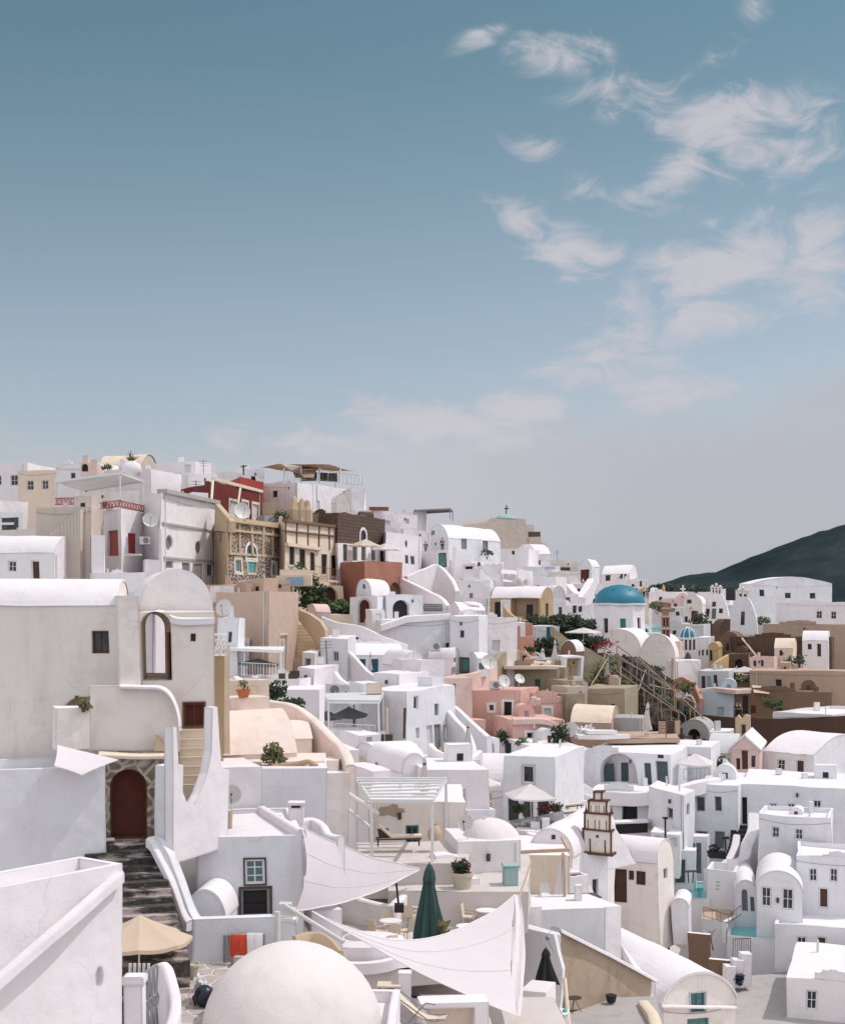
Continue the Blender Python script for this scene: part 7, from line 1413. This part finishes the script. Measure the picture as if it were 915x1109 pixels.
railing('balcony_railing', 'rust iron balcony railing below the five dark doors', [(341, 626, 141), (367, 630, 149)], h=1.3, m='rust', n=16); b = B().frame_box(P(338, 628, 141), P(370, 632, 149)-P(338, 628, 141), (-.3, .9, 0), (0, 0, .22)); solo(b, 'balcony_slab', 'cream', 'cream balcony slab in front of the five dark doors', 'balcony')
# ruin + brown stone house
for k, (x, y0, w1, hh) in enumerate(((319, 537, 5, 3.0), (327, 539, 4, 2.6), (333, 541, 3, 2.3))):
    p = P(x, y0, 150); b = B().lathe(p-V((0, 0, hh)), [(w1*.1+.25, -1.0), (w1*.1+.2, hh*.5), (w1*.09+.05, hh*.7), (.25, hh*.92), (0, hh)], 7); solo(b, 'ruined_pinnacle', 'sand', ('tallest yellow stone pinnacle of the ruin behind the cream house', 'middle yellow stone pinnacle of the ruin', 'smallest yellow stone pinnacle next to the olive gable')[k], 'ruin')
H('yellow stone stub wall under the ruined pinnacles', [(310, 150), (336, 153)], 556, 572, 'sand'); H('brown ruined stone corner left of the pinnacles', [(283, 160), (296, 161)], 544, 562, 'sand'); shrub('dry bush among the ruins left of the pinnacles', 303, 560, 149, 1.3, .8, 'leaf_dry', 160, .22)
r, i = house('stone_house', 'brown coursed stone house with an arched white framed window and green lower doors', [(335, 158), (365.5, 150.5), (417, 163)], 555, 620, at=1, m='brownstone', rm='concrete', roof='flat', base=3,
      ops=[(1, 390.5, 574, 397, 587, dict(kind='w', sh='a', trim='frame_white', tw=.3, nx=1, ny=1, fr='frame_grey'))])
H('olive side gable wall of the brown stone house', [(334, 156), (364.5, 149.6)], 556, 600, 'olive', dep=.8, base=0, at=1)
H('white lower storey with dark green doors below the brown stone house', [(363, 150.8), (366, 149.6), (412, 161)], 588, 615, 'white', at=1, base=3, ops=[d_(a, 590+k, a+5, 607, f=1, pane='frame_green', small=True) for k, a in enumerate((371.5, 382, 391.5, 402))])
# terrace house with sails on the skyline
H('broad cream white house under the sunshade terrace', [(283, 176), (340, 170), (396, 182)], 524, 580, 'white', at=1, base=4, ops=[w_(343.5, 543, 347, 556, f=1, small=True, pane='frame_dark'), w_(383, 538, 391, 546, f=1, small=True, pane='grey')])
H('beige sunlit gable wall on the broad white house', [(284, 170), (330, 167)], 524, 580, 'aged', dep=1.5, base=3, at=0); H('white barrel niche on the wall of the broad white house', [(364, 168), (379, 171)], 545, 560, 'shade', 'vf', dep=2, rise=1.2)
H('white roof terrace block with a parapet under the tan sails', [(302, 172), (322, 166), (395, 184)], 522, 545, 'bright', 'par', at=1, base=1); zt_ = Z(520.5, 170)
T0 = [P(284, 504, 176), P(320, 501, 168), P(368, 503, 180), P(330, 507, 186)]
sail('tan sunshade sail at the left of the roof terrace', [P(280, 507, 178), P(304, 502, 170), P(330, 516, 172), P(318, 504, 182)], m='sail_tan', sag=.05, depth=.3); sail('tan sunshade sail at the right of the roof terrace', [P(311, 503, 172), P(356, 502, 174), P(384, 510, 182), P(352, 508, 186)], m='sail_tan', sag=.05, depth=.3); sail('brown shade cloth hanging low in the middle of the roof terrace', [P(312, 504, 176), P(345, 505, 178), P(340, 517, 172), P(320, 518, 172)], m='sail_tan', sag=.05)
for k, x in enumerate((308, 326, 345, 368, 390)): b = B().tube(P(x, 522, 172+k*2), P(x, (502, 501, 503, 504, 514)[k], 172+k*2), .13, 5); solo(b, 'sail_post', 'metal_white', ('white post holding the left corner of the tan sails', 'white post second from the west end of the sail terrace', 'white post in the middle of the sail terrace', 'white post beside the glass railing of the sail terrace', 'short end post of the sail terrace')[k], 'post')
railing('railing', 'dark glass railing along the sunshade terrace', [(312, 521, 170), (340, 520, 173), (392, 526, 184)], h=1.3, m='frame_grey', n=12); b = B(); [b.box(P(x, 520, 178), 1.1, .8, 1.0) for x in (330, 338, 350, 360)]; solo(b, 'terrace_seat', 'frame_dark', 'dark lounge seat behind the railing of the sunshade terrace', 'seat')
H('white end tower of the sunshade terrace house', [(380, 174), (395, 178)], 528, 556, 'bright', base=3); H('white block stepping down right of the end tower', [(394, 176), (402, 180)], 553, 570, 'white')
# right of it
H('white house with an oval window and two small dark windows', [(412, 166), (418, 160), (456, 172)], 576, 630, 'bright', at=1, base=4, ops=[(1, 439, 585.5, 442.5, 594.5, dict(kind='w', sh='o', small=True, pane='glass')), w_(439, 602, 443.5, 611, f=1, nx=1, ny=1, fr='frame_grey'), w_(445.5, 602.5, 449.5, 611.5, f=1, nx=1, ny=1, fr='frame_grey')])
H('white terrace house above the oval window house', [(396, 178), (430, 184)], 563, 590, 'white', 'par', ops=[w_(413, 564, 422, 569, small=True, pane='grey')]); H('white house with a small beige gable on the skyline', [(424, 196), (452, 200)], 557, 585, 'white', ops=[w_(454-15, 562, 443, 567, small=True, pane='beige')]); H('white roofs below the white vaulted house', [(440, 190), (466, 194)], 574, 600, 'bright', ops=[w_(446, 578, 449, 584, small=True)])
H('dark roofed pergola house on the skyline', [(428, 214), (462, 214)], 553.5, 566, 'white', rm='brown'); pergola('dark flat roofed pergola on the skyline above the white vault', [P(448, 0, 212), P(488, 0, 208), P(491, 0, 216), P(452, 0, 222)], Z(553, 212), Z(563, 212), m='frame_grey', roofm='trunk', cover=True)
H('long dark shed roof left of the skyline pergola', [(396, 200), (426, 204)], 553.5, 560, 'white', rm='terra', dep=5); b = B().box(P(410, 553, 200), 2.8, 1, .5); solo(b, 'roof_tiles', 'rust', 'stack of rust coloured boards on the shed roof', 'boards')
r, i = house('vaulted_house', 'large white barrel vaulted house on the skyline with two grey windows', [(463, 203), (486, 196.5), (542, 212)], 582, 625, at=1, roof='vf', rise=2.0, m='cool_shade', rm='bright', base=4,
      ops=[w_(500, 584, 505.5, 595, f=1, nx=1, ny=1, pane='ac_grey', fr='frame_grey'), w_(523, 586, 529, 597, f=1, nx=1, ny=1, pane='ac_grey', fr='frame_grey'), w_(467.5, 574, 472, 579, sh='a', small=True, pane='ac_grey')])
H('white wall below the large barrel vaulted house', [(480, 190), (488, 187), (545, 201)], 606, 640, 'bright', at=1, base=4, ops=[w_(517, 606, 521, 613, f=1, sh='a', small=True)])
H('white house with a teal door frame and shaded porch', [(455, 176), (472, 178)], 597, 622, 'cool_shade', ops=[d_(457, 600, 461, 617, small=True, pane='frame_green')]); H('white wall with a teal framed picture door', [(473, 170), (486, 172)], 596, 625, 'bright', ops=[d_(475, 599.5, 483.5, 615, pane='art_teal', fr='frame_dark', small=False)])
person('person in black standing above the teal framed picture door', 479, 598, 173, 1.75, 'cloth_black', 'cloth_black', .4, 'stand'); person('person in dark clothes on the shaded porch of the upper path', 461, 601, 176, 1.7, 'cloth_black', 'cloth_blue', -.3, 'walk')
H('white stepped wall falling from the picture door', [(488, 170), (520, 178)], 614, 640, 'bright', base=4); ribbon('stair_wall', 'white stair wall sloping down right of the picture door', [(492, 592, 176), (505, 603, 177), (520, 616, 178), (534, 630, 180)], h=4, t=.5, m='white', smooth=False)
chimney('white pigeon-house chimney with three dark slots', 507.5, 611, 164, 1.3, 2.2); H('white house front around the pigeon-house chimney', [(493, 162), (530, 168)], 629, 665, 'white', base=4, ops=[w_(508, 643, 512, 648, small=True, pane='frame_grey')]); chimney('white rounded chimney mound above the big white house', 510, 651, 150, 1.8, 1.6, 'round'); H('white rounded roof around the chimney mound', [(498, 148), (526, 150)], 661, 675, 'bright', 'vs', dep=4, rise=.8)
# beige stepped block
r = upright('beige_house', 'large blank beige block with a stepped outline on the skyline', (527, 258), (593, 262), [(527, 566), (532, 561.5), (569, 562), (569, 568), (578, 568.5), (578, 579), (585, 579), (586, 587), (592, 589), (593, 625), (527, 625)], t=14, m='beige', cat='house')
b = B(); b.box(P(578, 581.5, 256), 2.2, .5, .9); b.obj('window', 'brown', r); d, c = dome('church_dome', 'tiny pale teal dome with a cross behind the beige block', 548, 556.5, 285, 2.4, 'teal', h=1.6); 
d['label'] = 'tiny pale teal dome with a cross behind the beige block'; b = B(); t0 = c+V((0, 0, 1.6)); b.box(t0, .22, .22, 1.7); b.box(t0+V((0, 0, .95)), .95, .22, .22); b.obj('cross', 'iron', d)
# ochre vault house
H('ochre vaulted house with a dark porch and a pink-white roof', [(532, 178), (585, 174), (599, 179)], 648, 680, 'ochre', 'vs', at=1, rise=1.4, rm='bright', base=3, ops=[d_(536, 652, 546, 671, pane='door_black', fr='frame_green'), n_(554, 648.5, 583, 668, pane='tan', rec=1.2), w_(590, 654, 593.5, 667, f=1, small=True, pane='frame_dark')]); b = B().frame_box(P(570, 669, 174.2), P(577, 669, 174)-P(570, 669, 174.2), (0, .1, 0), (0, 0, 1.6)); solo(b, 'door', 'door_black', 'dark door at the back of the ochre porch', 'door')
ribbon('curved_wall', 'ochre parapet dipping in front of the ochre porch', [(547, 656, 171), (553, 664, 170), (562, 670, 169.5), (576, 672, 169.5), (592, 671, 170), (600, 666, 171)], h=2.2, t=.5, m='ochre'); H('white door pier at the left end of the ochre house', [(546, 172.5), (553, 173)], 650, 672, 'white', dep=1)
# middle skyline cluster, right of the beige block
cl = [
 ('white house with a grey terrace wall below the beige block', [(541, 232), (572, 228)], 594, 620, 'white', 'flat', [w_(572-18, 596, 557, 600, small=True)]),
 ('pink-white sloping roof house right of the beige block', [(578, 236), (596, 240)], 599, 615, 'bright', 'vs', [w_(583, 606, 586, 611, small=True, pane='brown')]),
 ('flat beige roof house with a long brown window', [(595, 244), (626, 248)], 606.5, 625, 'aged', 'flat', [w_(604, 614.5, 617.5, 618, small=True, pane='brown')]),
 ('white house with a long low grey window under the beige roof', [(576, 226), (606, 230)], 613, 640, 'cool_shade', 'flat', [w_(590, 614.5, 600.5, 617, small=True, pane='grey')]),
 ('white stepped terraces with a cafe railing', [(540, 205), (560, 200), (576, 208)], 618, 650, 'bright', 'par', [d_(551, 630, 554, 640, small=True, pane='grey')]),
 ('white house block with an empty terrace below the long grey window', [(572, 214), (601, 211)], 625, 650, 'white', 'par', [w_(580, 634, 583, 638, small=True)]),
 ('plain pale house wall below the long brown window', [(600, 226), (628, 228)], 619, 655, 'shade', 'flat', []),
 ('white house front with dark twin windows left of the blue dome', [(611, 196), (640, 198)], 655, 685, 'white', 'flat', [w_(620, 656, 624, 664, small=True), w_(626, 657, 630, 663, small=True)]),
 ('white gabled house with a tall dark window right of the ochre house', [(598, 186), (612, 188)], 648, 680, 'bright', 'vf', [w_(604, 657, 607.5, 668, small=True)]),
 ('white block with rust coloured gate left of the dark twin windows', [(606, 206), (626, 208)], 643, 660, 'white', 'flat', [w_(612, 647, 617, 652, small=True, pane='brown2')]),
 ('small white house with sunshades on the middle slope', [(541, 196), (566, 198)], 630, 652, 'bright', 'par', []),
 ('white stepped house below the brown doored vault', [(618, 226), (636, 226)], 632, 660, 'bright', 'flat', []),
 ('white house with one square hole window above the blue dome', [(634, 236), (650, 238)], 640, 660, 'white', 'flat', [w_(642, 649, 647, 654, small=True)]),
 ('white barrel vaulted house on the skyline above the blue dome', [(652, 262), (682, 258)], 622, 640, 'bright', 'vs', [w_(656, 623, 661, 629, small=True), w_(672, 620, 674.5, 627, small=True), w_(676, 622, 678, 627, small=True)]),
 ('white stepped house with stairs right of the skyline vault', [(680, 258), (702, 264)], 628, 650, 'white', 'par', [w_(693, 630, 695.5, 636, small=True), w_(684, 633, 687, 639, small=True)]),
 ('tiny beige gable house beside the blue dome', [(694, 240), (702, 242)], 646, 656, 'cream', 'vf', []),
 ('long white terrace wall right of the blue dome', [(700, 286), (744, 292)], 641, 660, 'bright', 'flat', [w_(713, 646, 717, 650, small=True)]),
 ('long low white roof below the mountain', [(740, 310), (800, 306)], 641, 660, 'bright', 'flat', []),
 ('white curved wall house with a dark arched window', [(706, 262), (742, 258)], 657, 700, 'white', 'flat', [w_(731, 668, 734, 673, small=True), w_(741-10, 662, 735, 666, small=True)]),
 ('white house with a gallery of openings behind the brown tower', [(739, 250), (760, 246)], 655, 690, 'shade', 'vf', [w_(743, 650, 748, 654, small=True), d_(748, 662, 755, 673, small=True, pane='wood'), w_(741, 668, 744, 674, small=True)]),
 ('white house with dusty pink roof behind the brown tower', [(716, 274), (742, 270)], 648, 670, 'rose', 'flat', []),
 ('low stone wall house with a flat roof under the gallery house', [(716, 236), (762, 232)], 676, 700, 'grey', 'flat', [w_(728, 683, 732, 687, small=True)]),
 ('brown walled court below the bell facade', [(756, 242), (782, 240)], 676, 700, 'brown', 'flat', [w_(764, 680, 767, 685, small=True, pane='black')]),
 ('white flat house right of the bell facade', [(785, 262), (812, 262)], 655, 700, 'cool_shade', 'flat', [w_(792, 663, 795, 667, small=True)]),
 ('white house with a green shrub strip at the right edge', [(806, 236), (900, 228)], 676, 712, 'grey', 'par', [w_(838, 684, 843, 690, small=True), w_(862, 684, 867, 690, small=True)]),
 ('white house with one tiny window on the upper slope', [(640, 240), (656, 242)], 632, 650, 'white', 'par', [w_(645, 636, 647, 640, small=True)]),
 ('white low house between the skyline vaults', [(640, 268), (656, 266)], 624, 640, 'bright', 'flat', []),
 ('pale grey house below the pigeon-house chimney', [(527, 186), (545, 190)], 622, 660, 'cool_shade', 'flat', [w_(533, 630, 536, 636, small=True)]),
 ('white terrace house with a small awning on the middle slope', [(526, 192), (544, 196)], 612, 640, 'white', 'par', []),
]
for lab, cs, yt, yb, m_, rf, ops in cl: H(lab, cs, yt, yb, m_, rf, ops, dep=7, base=5, rise=1.6 if rf != 'flat' else None)
H('white barrel house with a big brown door, standing on the skyline', [(626, 240), (640, 236), (649, 242)], 614, 645, 'cool_shade', 'vf', at=1, rise=1.3, base=4, ops=[d_(627.5, 617, 637.5, 630, pane='wood_red', small=True)])
ribbon('stair_wall', 'bright white sloped stair flank below the big brown door', [(640, 626, 225), (634, 636, 222), (628, 644, 220)], h=3, t=1.2, m='bright', smooth=False); ribbon('stair_wall', 'second white stair flank left of the big brown door', [(617, 632, 222), (622, 640, 220), (630, 647, 218)], h=3, t=1.2, m='bright', smooth=False)
for k, (x, y, D) in enumerate(((549, 627, 196), (562, 634, 194), (535, 617, 196), (586, 640, 205))):
    c = P(x, y, D); b = B()
    for a in range(3): b.cyl(c+V((a*.9-.9, 0, 0)), .35, .7, 10); b.box(c+V((a*.9-.9, .4, 0)), .4, .4, .9)
    solo(b, 'cafe_table', 'pvc', ('cafe furniture on the stepped terraces below the beige block', 'cafe furniture nearer the ochre vaulted house', 'cafe furniture beside the small awning', 'cafe furniture under the plain pale house wall')[k], 'table')
sail('small grey-white awning on the middle slope', [P(543, 617, 192), P(560, 618, 192), P(560, 623, 189), P(543, 622, 189)], sag=.03); sail('pale canvas awning below the pink-white sloping roof', [P(545, 621+5, 190), P(556, 623+5, 190), P(556, 631, 188), P(546, 630, 188)], sag=.03)
# people on the path above the dome
for k, (x, y, t_, l_) in enumerate(((690, 642, 'cloth_black', 'cloth_black'), (694, 643, 'cloth_red', 'cloth_blue'), (697, 641, 'cloth_white', 'cloth_black'), (701, 642, 'cloth_black', 'cloth_blue'), (688, 640, 'cloth_blue', 'cloth_black'), (631, 631, 'cloth_white', 'cloth_black'))):
    person(('person in black on the path behind the blue dome', 'person in a red top on the path behind the blue dome', 'person in a white top on the path behind the blue dome', 'person in black top and blue trousers right of the others', 'person in a blue top at the left of the path group', 'person in white standing outside the big brown door')[k], x, y+6, 240 if k < 5 else 229, 1.7, t_, l_, k, 'walk' if k % 2 else 'stand')
# ================================================================ blue domed church
D0 = 205; cx = 671
rt = thing('blue_domed_church', 'white church drum under the large blue dome', 'church', P(cx, 700, D0+4))
c = P(cx, 0, D0+4); R0 = 3.75
zt, z0 = Z(655, D0), Z(690, D0)-2
b = B()
pts = [(c.x+R0*math.cos(PI/8+k*PI/4), c.y+R0*math.sin(PI/8+k*PI/4)) for k in range(8)]
for k in range(8):
    pl = Plane(pts[k], pts[(k+1) % 8]); u = pl.L; hl = []
    mid = (V(pts[k])+V(pts[(k+1) % 8]))/2
    if mid.y < c.y:
        hl = [[(u*.36, z0+2.6), (u*.64, z0+2.6), (u*.64, z0+4.7), (u*.36, z0+4.7)]]
        q = B(); facet(q, lambda a, b_: pl.at(a, b_, .3), hl[0]); q.obj('window', 'door_teal' if abs(mid.x-c.x) < 1.5 else 'glass', rt)
        for e in range(4): f_ = (e+1) % 4; b.quad(pl.at(*hl[0][e]), pl.at(*hl[0][f_]), pl.at(*hl[0][f_], .3), pl.at(*hl[0][e], .3))
    facet(b, pl.at, [(0, z0), (u, z0), (u, zt), (0, zt)], hl)
b.add([V((p[0], p[1], zt)) for p in pts], [list(range(8))]); b.obj('drum', 'white', rt)
b = B().lathe((c.x, c.y, zt), [(R0*1.0, -.02), (R0*1.03, .02), (R0*1.03, .2), (R0*.98, .24)], 40); b.obj('cornice', 'bright', rt, smooth=40)
b = B().lathe((c.x, c.y, zt+.2), [(R0*.98*math.cos(PI/2*k/14), 2.75*math.sin(PI/2*k/14)) for k in range(15)], 48); o = b.obj('dome', 'blue_dome', rt, smooth=60)
q = B()
for (dx, dz) in ((-1.2, 1.9), (1.2, 1.9)): q.box(V((c.x+dx, c.y-2.2, zt+dz)), .16, .3, .35)
q.obj('hook', 'iron', o)
H('cream lower gable vault in front of the blue domed church', [(650, 196), (694, 194)], 704, 735, 'shade', 'vf', dep=8, rise=2.9, base=3, cat='church')
H('sunlit white wing on the right side of the domed church', [(692, 203), (724, 206)], 686, 715, 'bright', 'flat', dep=7, base=4); H('low white wing left of the domed church', [(632, 204), (652, 205)], 684, 710, 'white', dep=5)
H('blank grey-white arched gable below the brown bell tower', [(694, 190), (731, 188)], 712, 745, 'shade', 'vf', dep=6, rise=3.2, base=4, rm='bright'); H('pink edged wall right of the arched gable', [(729, 191), (736, 190)], 694, 740, 'rose', dep=3)
slab('pool', '', Z(678, 230), [(700, 681), (718, 681), (718, 676), (700, 676)], m='water')
# brown bell tower
c = P(720.5, 694, 190); rt = thing('bell_tower', 'slender brown brick bell tower with white trim on the church gable', 'bell tower', c); b, tb, ab = B(), B(), B(); z = 0
for k, (w1, hh) in enumerate(((.55, 1.7), (.50, 1.4), (.42, .9), (.28, .7))):
    if k < 2:
        for sx in (-1, 0, 1): b.box(c+V((sx*w1*.85, 0, z)), w1*.35, .5, hh)
        ab.box(c+V((0, .15, z)), w1*1.9, .1, hh*.9); b.box(c+V((0, 0, z)), w1*2, .5, .25)
    else: b.box(c+V((0, 0, z)), w1*2, .5, hh)
    tb.box(c+V((0, 0, z+hh)), w1*2+.25, .7, .14); z += hh+.14; tb.obj('cornice', 'cream', rt); tb = B()
b.obj('pier', 'redbrick', rt); ab.obj('archway', 'trunk', rt)
# bell facades at right
for k, (cx_, D, yt, w1, lab) in enumerate(((774.5, 255, 672, 12.5, 'white chapel facade with a triple bell crown and dark square windows'), (803.5, 222, 676, 13.5, 'pale chapel facade with a twin bell crown and one tall dark window'))):
    o = [(cx_-w1*1.15, yt+12), (cx_-w1*1.1, yt-6), (cx_-w1*.85, yt-18), (cx_-w1*.6, yt-26), (cx_-w1*.4, yt-29), (cx_+w1*.4, yt-29), (cx_+w1*.6, yt-26), (cx_+w1*.85, yt-18), (cx_+w1*1.1, yt-6), (cx_+w1*1.15, yt+12)]
    ops = [w_(764, 659, 768, 664, small=True), w_(770.5, 651.5, 774.5, 657, small=True), w_(778, 659, 782, 664, small=True), d_(770.5, 659, 775, 670, small=True, pane='door_grey')] if k == 0 else [w_(802, 662.5, 806, 677, small=True)]
    rt = upright('bell_facade', lab, (cx_-w1, D), (cx_+w1, D-1), o, t=4, m='white' if k == 0 else 'cool_shade', cat='chapel', ops=ops)
    q = B(); n_p = 4 if k == 0 else 3; yb_ = yt-29
    for e in range(n_p): q.box(P(cx_-5+e*10/(n_p-1), yb_, D+.8), .28, .5, 1.1)
    q.box(P(cx_, yb_-6.5, D+.8), 2.1, .5, .22); [q.sphere(P(cx_+dx, yb_-8-(2 if dx == 0 else 0), D+.8), .28, 5) for dx in (-4, 0, 4)]; q.obj('bell_crown', 'aged', rt)
    q = B(); [q.lathe(P(cx_+dx, yb_-1.5, D+.8), [(.25, 0), (.18, .3), (0, .5)], 8) for dx in ((-3, 0, 3) if k == 0 else (-2.5, 2.5))]; q.obj('bell', 'iron', rt)
H('tall plain white building with a rounded roof at the right edge', [(799, 262), (812, 258), (900, 262)], 632, 690, 'cool_shade', 'vs', at=1, rise=1.2, base=6, ops=[w_(822, 639, 827, 646, f=1, small=True), w_(850, 642, 856, 648, f=1, small=True), w_(876, 642, 882, 648, f=1, small=True)])
H('low white roof block with dark shapes beneath the mountain', [(774, 300), (790, 298)], 638, 652, 'white', ops=[w_(776, 640, 781, 643, small=True)])
b = B().leaves(P(718, 637, 300), 8, 2, .9, 260, .6); solo(b, 'hedge', 'leaf_dark', 'thin dark hedge along the long white terrace wall', 'hedge'); b = B().leaves(P(748, 638, 310), 5, 2, .7, 160, .5); solo(b, 'hedge', 'leaf_dark', 'second thin dark hedge right of the small white cross', 'hedge')
b = B().box(P(718, 640, 285), .5, .5, .5); b.lathe(P(718, 637.5, 285), [(.4, 0), (0, 1.1)], 8); solo(b, 'finial', 'yellow', 'small yellow cone on the long terrace wall right of the church', 'finial'); b = B().box(P(739, 641, 286), .3, .3, 1.4); b.box(P(739, 638.5, 286), 1.1, .3, .3); solo(b, 'cross', 'cloth_white', 'small white cross on the long terrace wall', 'cross')
b = B().cyl(P(791, 650, 290), 1.0, 2.6, 12); solo(b, 'water_tank', 'black', 'black water tank left of the tall plain building', 'tank')
shrub('grey-brown vines on the pink roof behind the brown tower', 712, 658, 258, 3.0, 1.1, 'leaf_dry', 300, .4); shrub('green shrubs at the foot of the tall plain building', 818, 672, 226, 2.4, .8, 'leaf', 220, .35); shrub('dark shrubs above the brown court', 757, 670, 236, 1.6, 1.2, 'leaf_dark', 200, .35)
for k, (x, y, D, rx) in enumerate(((566, 640, 190, 1.2), (527, 600, 205, 1.3), (498, 640, 165, .9), (656, 652, 232, 1.2), (668, 637, 248, 1.3), (448, 680-8, 134, .6), (574, 706, 143, .6))):
    shrub(('low shrub beside the cafe terrace', 'shrub at the right corner of the large skyline vault', 'green pot bush beside the round chimney mound', 'dark shrub left above the blue dome', 'dark shrub on the skyline above the blue dome', 'small green plant on the big white wall', 'small bush at the coral wall')[k], x, y, D, rx, rx*.6, 'leaf_dark' if k % 2 else 'leaf', 130, .2)
# ================================================================ beyond the photograph's side edges
out = [
 ([(-120, 150), (-20, 148), (30, 156)], 540, 600, 'white', 'flat', 'wide white house with three square windows beyond the left edge', [w_(-80+i_*20, 560, -72+i_*20, 574) for i_ in range(6)]),
 ([(-60, 128), (40, 124), (70, 130)], 576, 640, 'aged', 'par', 'aged white house below the upper left houses', [w_(2, 590, 12, 606), w_(24, 590, 33, 606), d_(-20, 600, -10, 622)]),
 ([(-30, 112), (60, 110), (84, 115)], 598, 640, 'white', 'vs', 'white barrel roofed house left of the beige plaster block', [w_(8, 606, 17, 618), d_(34, 606, 43, 626)]),
 ([(20, 170), (62, 168)], 510, 560, 'cream', 'flat', 'cream skyline house left of the railing corner', [w_(30, 520, 37, 530), w_(46, 520, 53, 530)]),
 ([(-40, 178), (30, 176)], 503, 560, 'bright', 'flat', 'bright skyline house far left', [w_(-6, 515, 2, 526), w_(12, 515, 20, 526)]),
 ([(836, 150), (900, 146), (960, 152)], 770, 830, 'white', 'par', 'white house on the lava stone wall past the right edge', [w_(850, 784, 858, 796), w_(874, 784, 882, 796)]),
 ([(826, 128), (880, 124), (950, 130)], 812, 850, 'cool_shade', 'vs', 'white vaulted house right of the pink chapel', [w_(842, 822, 850, 834), d_(862, 822, 870, 842)]),
 ([(840, 230), (960, 224)], 652, 690, 'white', 'par', 'white house under the mountain at the far right', [w_(884, 662, 890, 670), w_(900, 662, 906, 670)]),
 ([(826, 206), (960, 200)], 676, 720, 'tan', 'flat', 'tan house on the brown hillside at the far right', [w_(850, 688, 856, 696), w_(880, 688, 886, 696)]),
 ([(838, 88), (960, 82)], 1000, 1060, 'cool_shade', 'par', 'white terrace house above the gravel yard at the far right', [w_(862, 1015, 872, 1030), d_(884, 1015, 894, 1040)]),
 ([(850, 78), (980, 74)], 1060, 1120, 'white', 'flat', 'white block at the bottom right corner', [w_(872, 1075, 884, 1095)]),
]
for cs, yt, yb, m_, rf, lab, ops in out: H(lab, cs, yt, yb, m_, rf, ops, dep=9, base=6, at=0, rise=1.4 if rf == 'vs' else None)

# broken brown hillside at the right
for lab, cs, yt, yb, m_, rf, ops in [
 ('small brown arched cave front under the pale chapel facade', [(806, 212), (822, 212)], 700, 715, 'brown2', 'vf', [n_(811, 702, 817, 714, sh='a', pane='black', rec=.5)]),
 ('tan stepped wall between the brown vault and the black arch', [(776, 198), (790, 198)], 716, 730, 'tan', 'flat', [w_(779, 719, 782, 724, small=True, pane='black')]),
 ('pinkish brown block with two openings at the photo edge', [(812, 184), (838, 183)], 712, 728, 'rose', 'par', [w_(816, 716, 819, 722, small=True), w_(824, 716, 827, 722, small=True)]),
 ('dark red plaster house on the brown hillside', [(818, 176), (842, 175)], 744, 760, 'terra', 'flat', [w_(822, 748, 825, 754, small=True, pane='black')]),
 ('cream vaulted hut on the brown hillside', [(838, 188), (858, 187)], 702, 715, 'cream', 'vs', [w_(844, 704, 847, 710, small=True)]),
 ('small ochre house low on the brown hillside', [(846, 170), (872, 169)], 752, 770, 'ochre', 'par', [w_(852, 756, 856, 763, small=True), d_(862, 756, 867, 770, small=True, pane='black')]),
 ('low white cave house among brown walls at the right', [(868, 192), (896, 190)], 694, 712, 'white', 'vs', [w_(874, 698, 878, 704, small=True), d_(884, 698, 888, 712, small=True)]),
 ('sand coloured terrace wall with a slot, right of the yellow curved wall', [(784, 184), (800, 183)], 726, 738, 'sand', 'par', [w_(788, 728, 792, 732, small=True, pane='black')]),
 ('concrete shed in the shade of the kiln house', [(722, 146), (738, 146)], 770, 790, 'dkbrown', 'flat', [n_(726, 774, 733, 788, sh='a', pane='black', rec=.4)]),
 ('small rubble house front in the middle of the rocky slope', [(700, 160), (716, 160)], 746, 768, 'brown', 'vf', [n_(704, 748, 711, 764, sh='a', pane='black', rec=.4)]),
 ('brown stone stub wall at the top of the rocky slope', [(668, 170), (690, 170)], 712, 730, 'brown', 'par', [w_(674, 718, 678, 724, small=True, pane='black')]),
 ('dark stone lean-to beside the tan domed chimney', [(680, 146), (696, 146)], 752, 772, 'dkbrown', 'flat', []),
]: H(lab, cs, yt, yb, m_, rf, ops, dep=5, base=3, rise=1.2 if rf != 'flat' else None)
for k, (x, y, D, rx, lf) in enumerate(((770, 736, 184, 1.2, 'leaf_dry'), (818, 731, 180, 1.6, 'leaf_dark'), (836, 762, 164, 1.3, 'leaf'), (860, 716, 186, 1.8, 'leaf_dark'), (790, 690, 214, 1.1, 'leaf_dry'), (726, 760, 150, 1.3, 'leaf_dry'), (706, 728, 166, 1.4, 'leaf_dark'), (672, 742, 146, 1.0, 'leaf_dry'), (742, 772, 146, 1.0, 'leaf_dark'))):
    shrub(('straw coloured bush beside the recessed teal porch', 'dark bush below the pinkish brown block', 'green bush by the low brown house', 'dark bush on the hillside beyond the edge', 'dry grass tuft on the brown vaulted house', 'dry bush by the shed near the kiln house', 'dark scrub under the arched gable', 'dry scrub left of the tan domed chimney', 'dark scrub right of the concrete shed')[k], x, y, D, rx, rx*.55, lf, 170, .24)
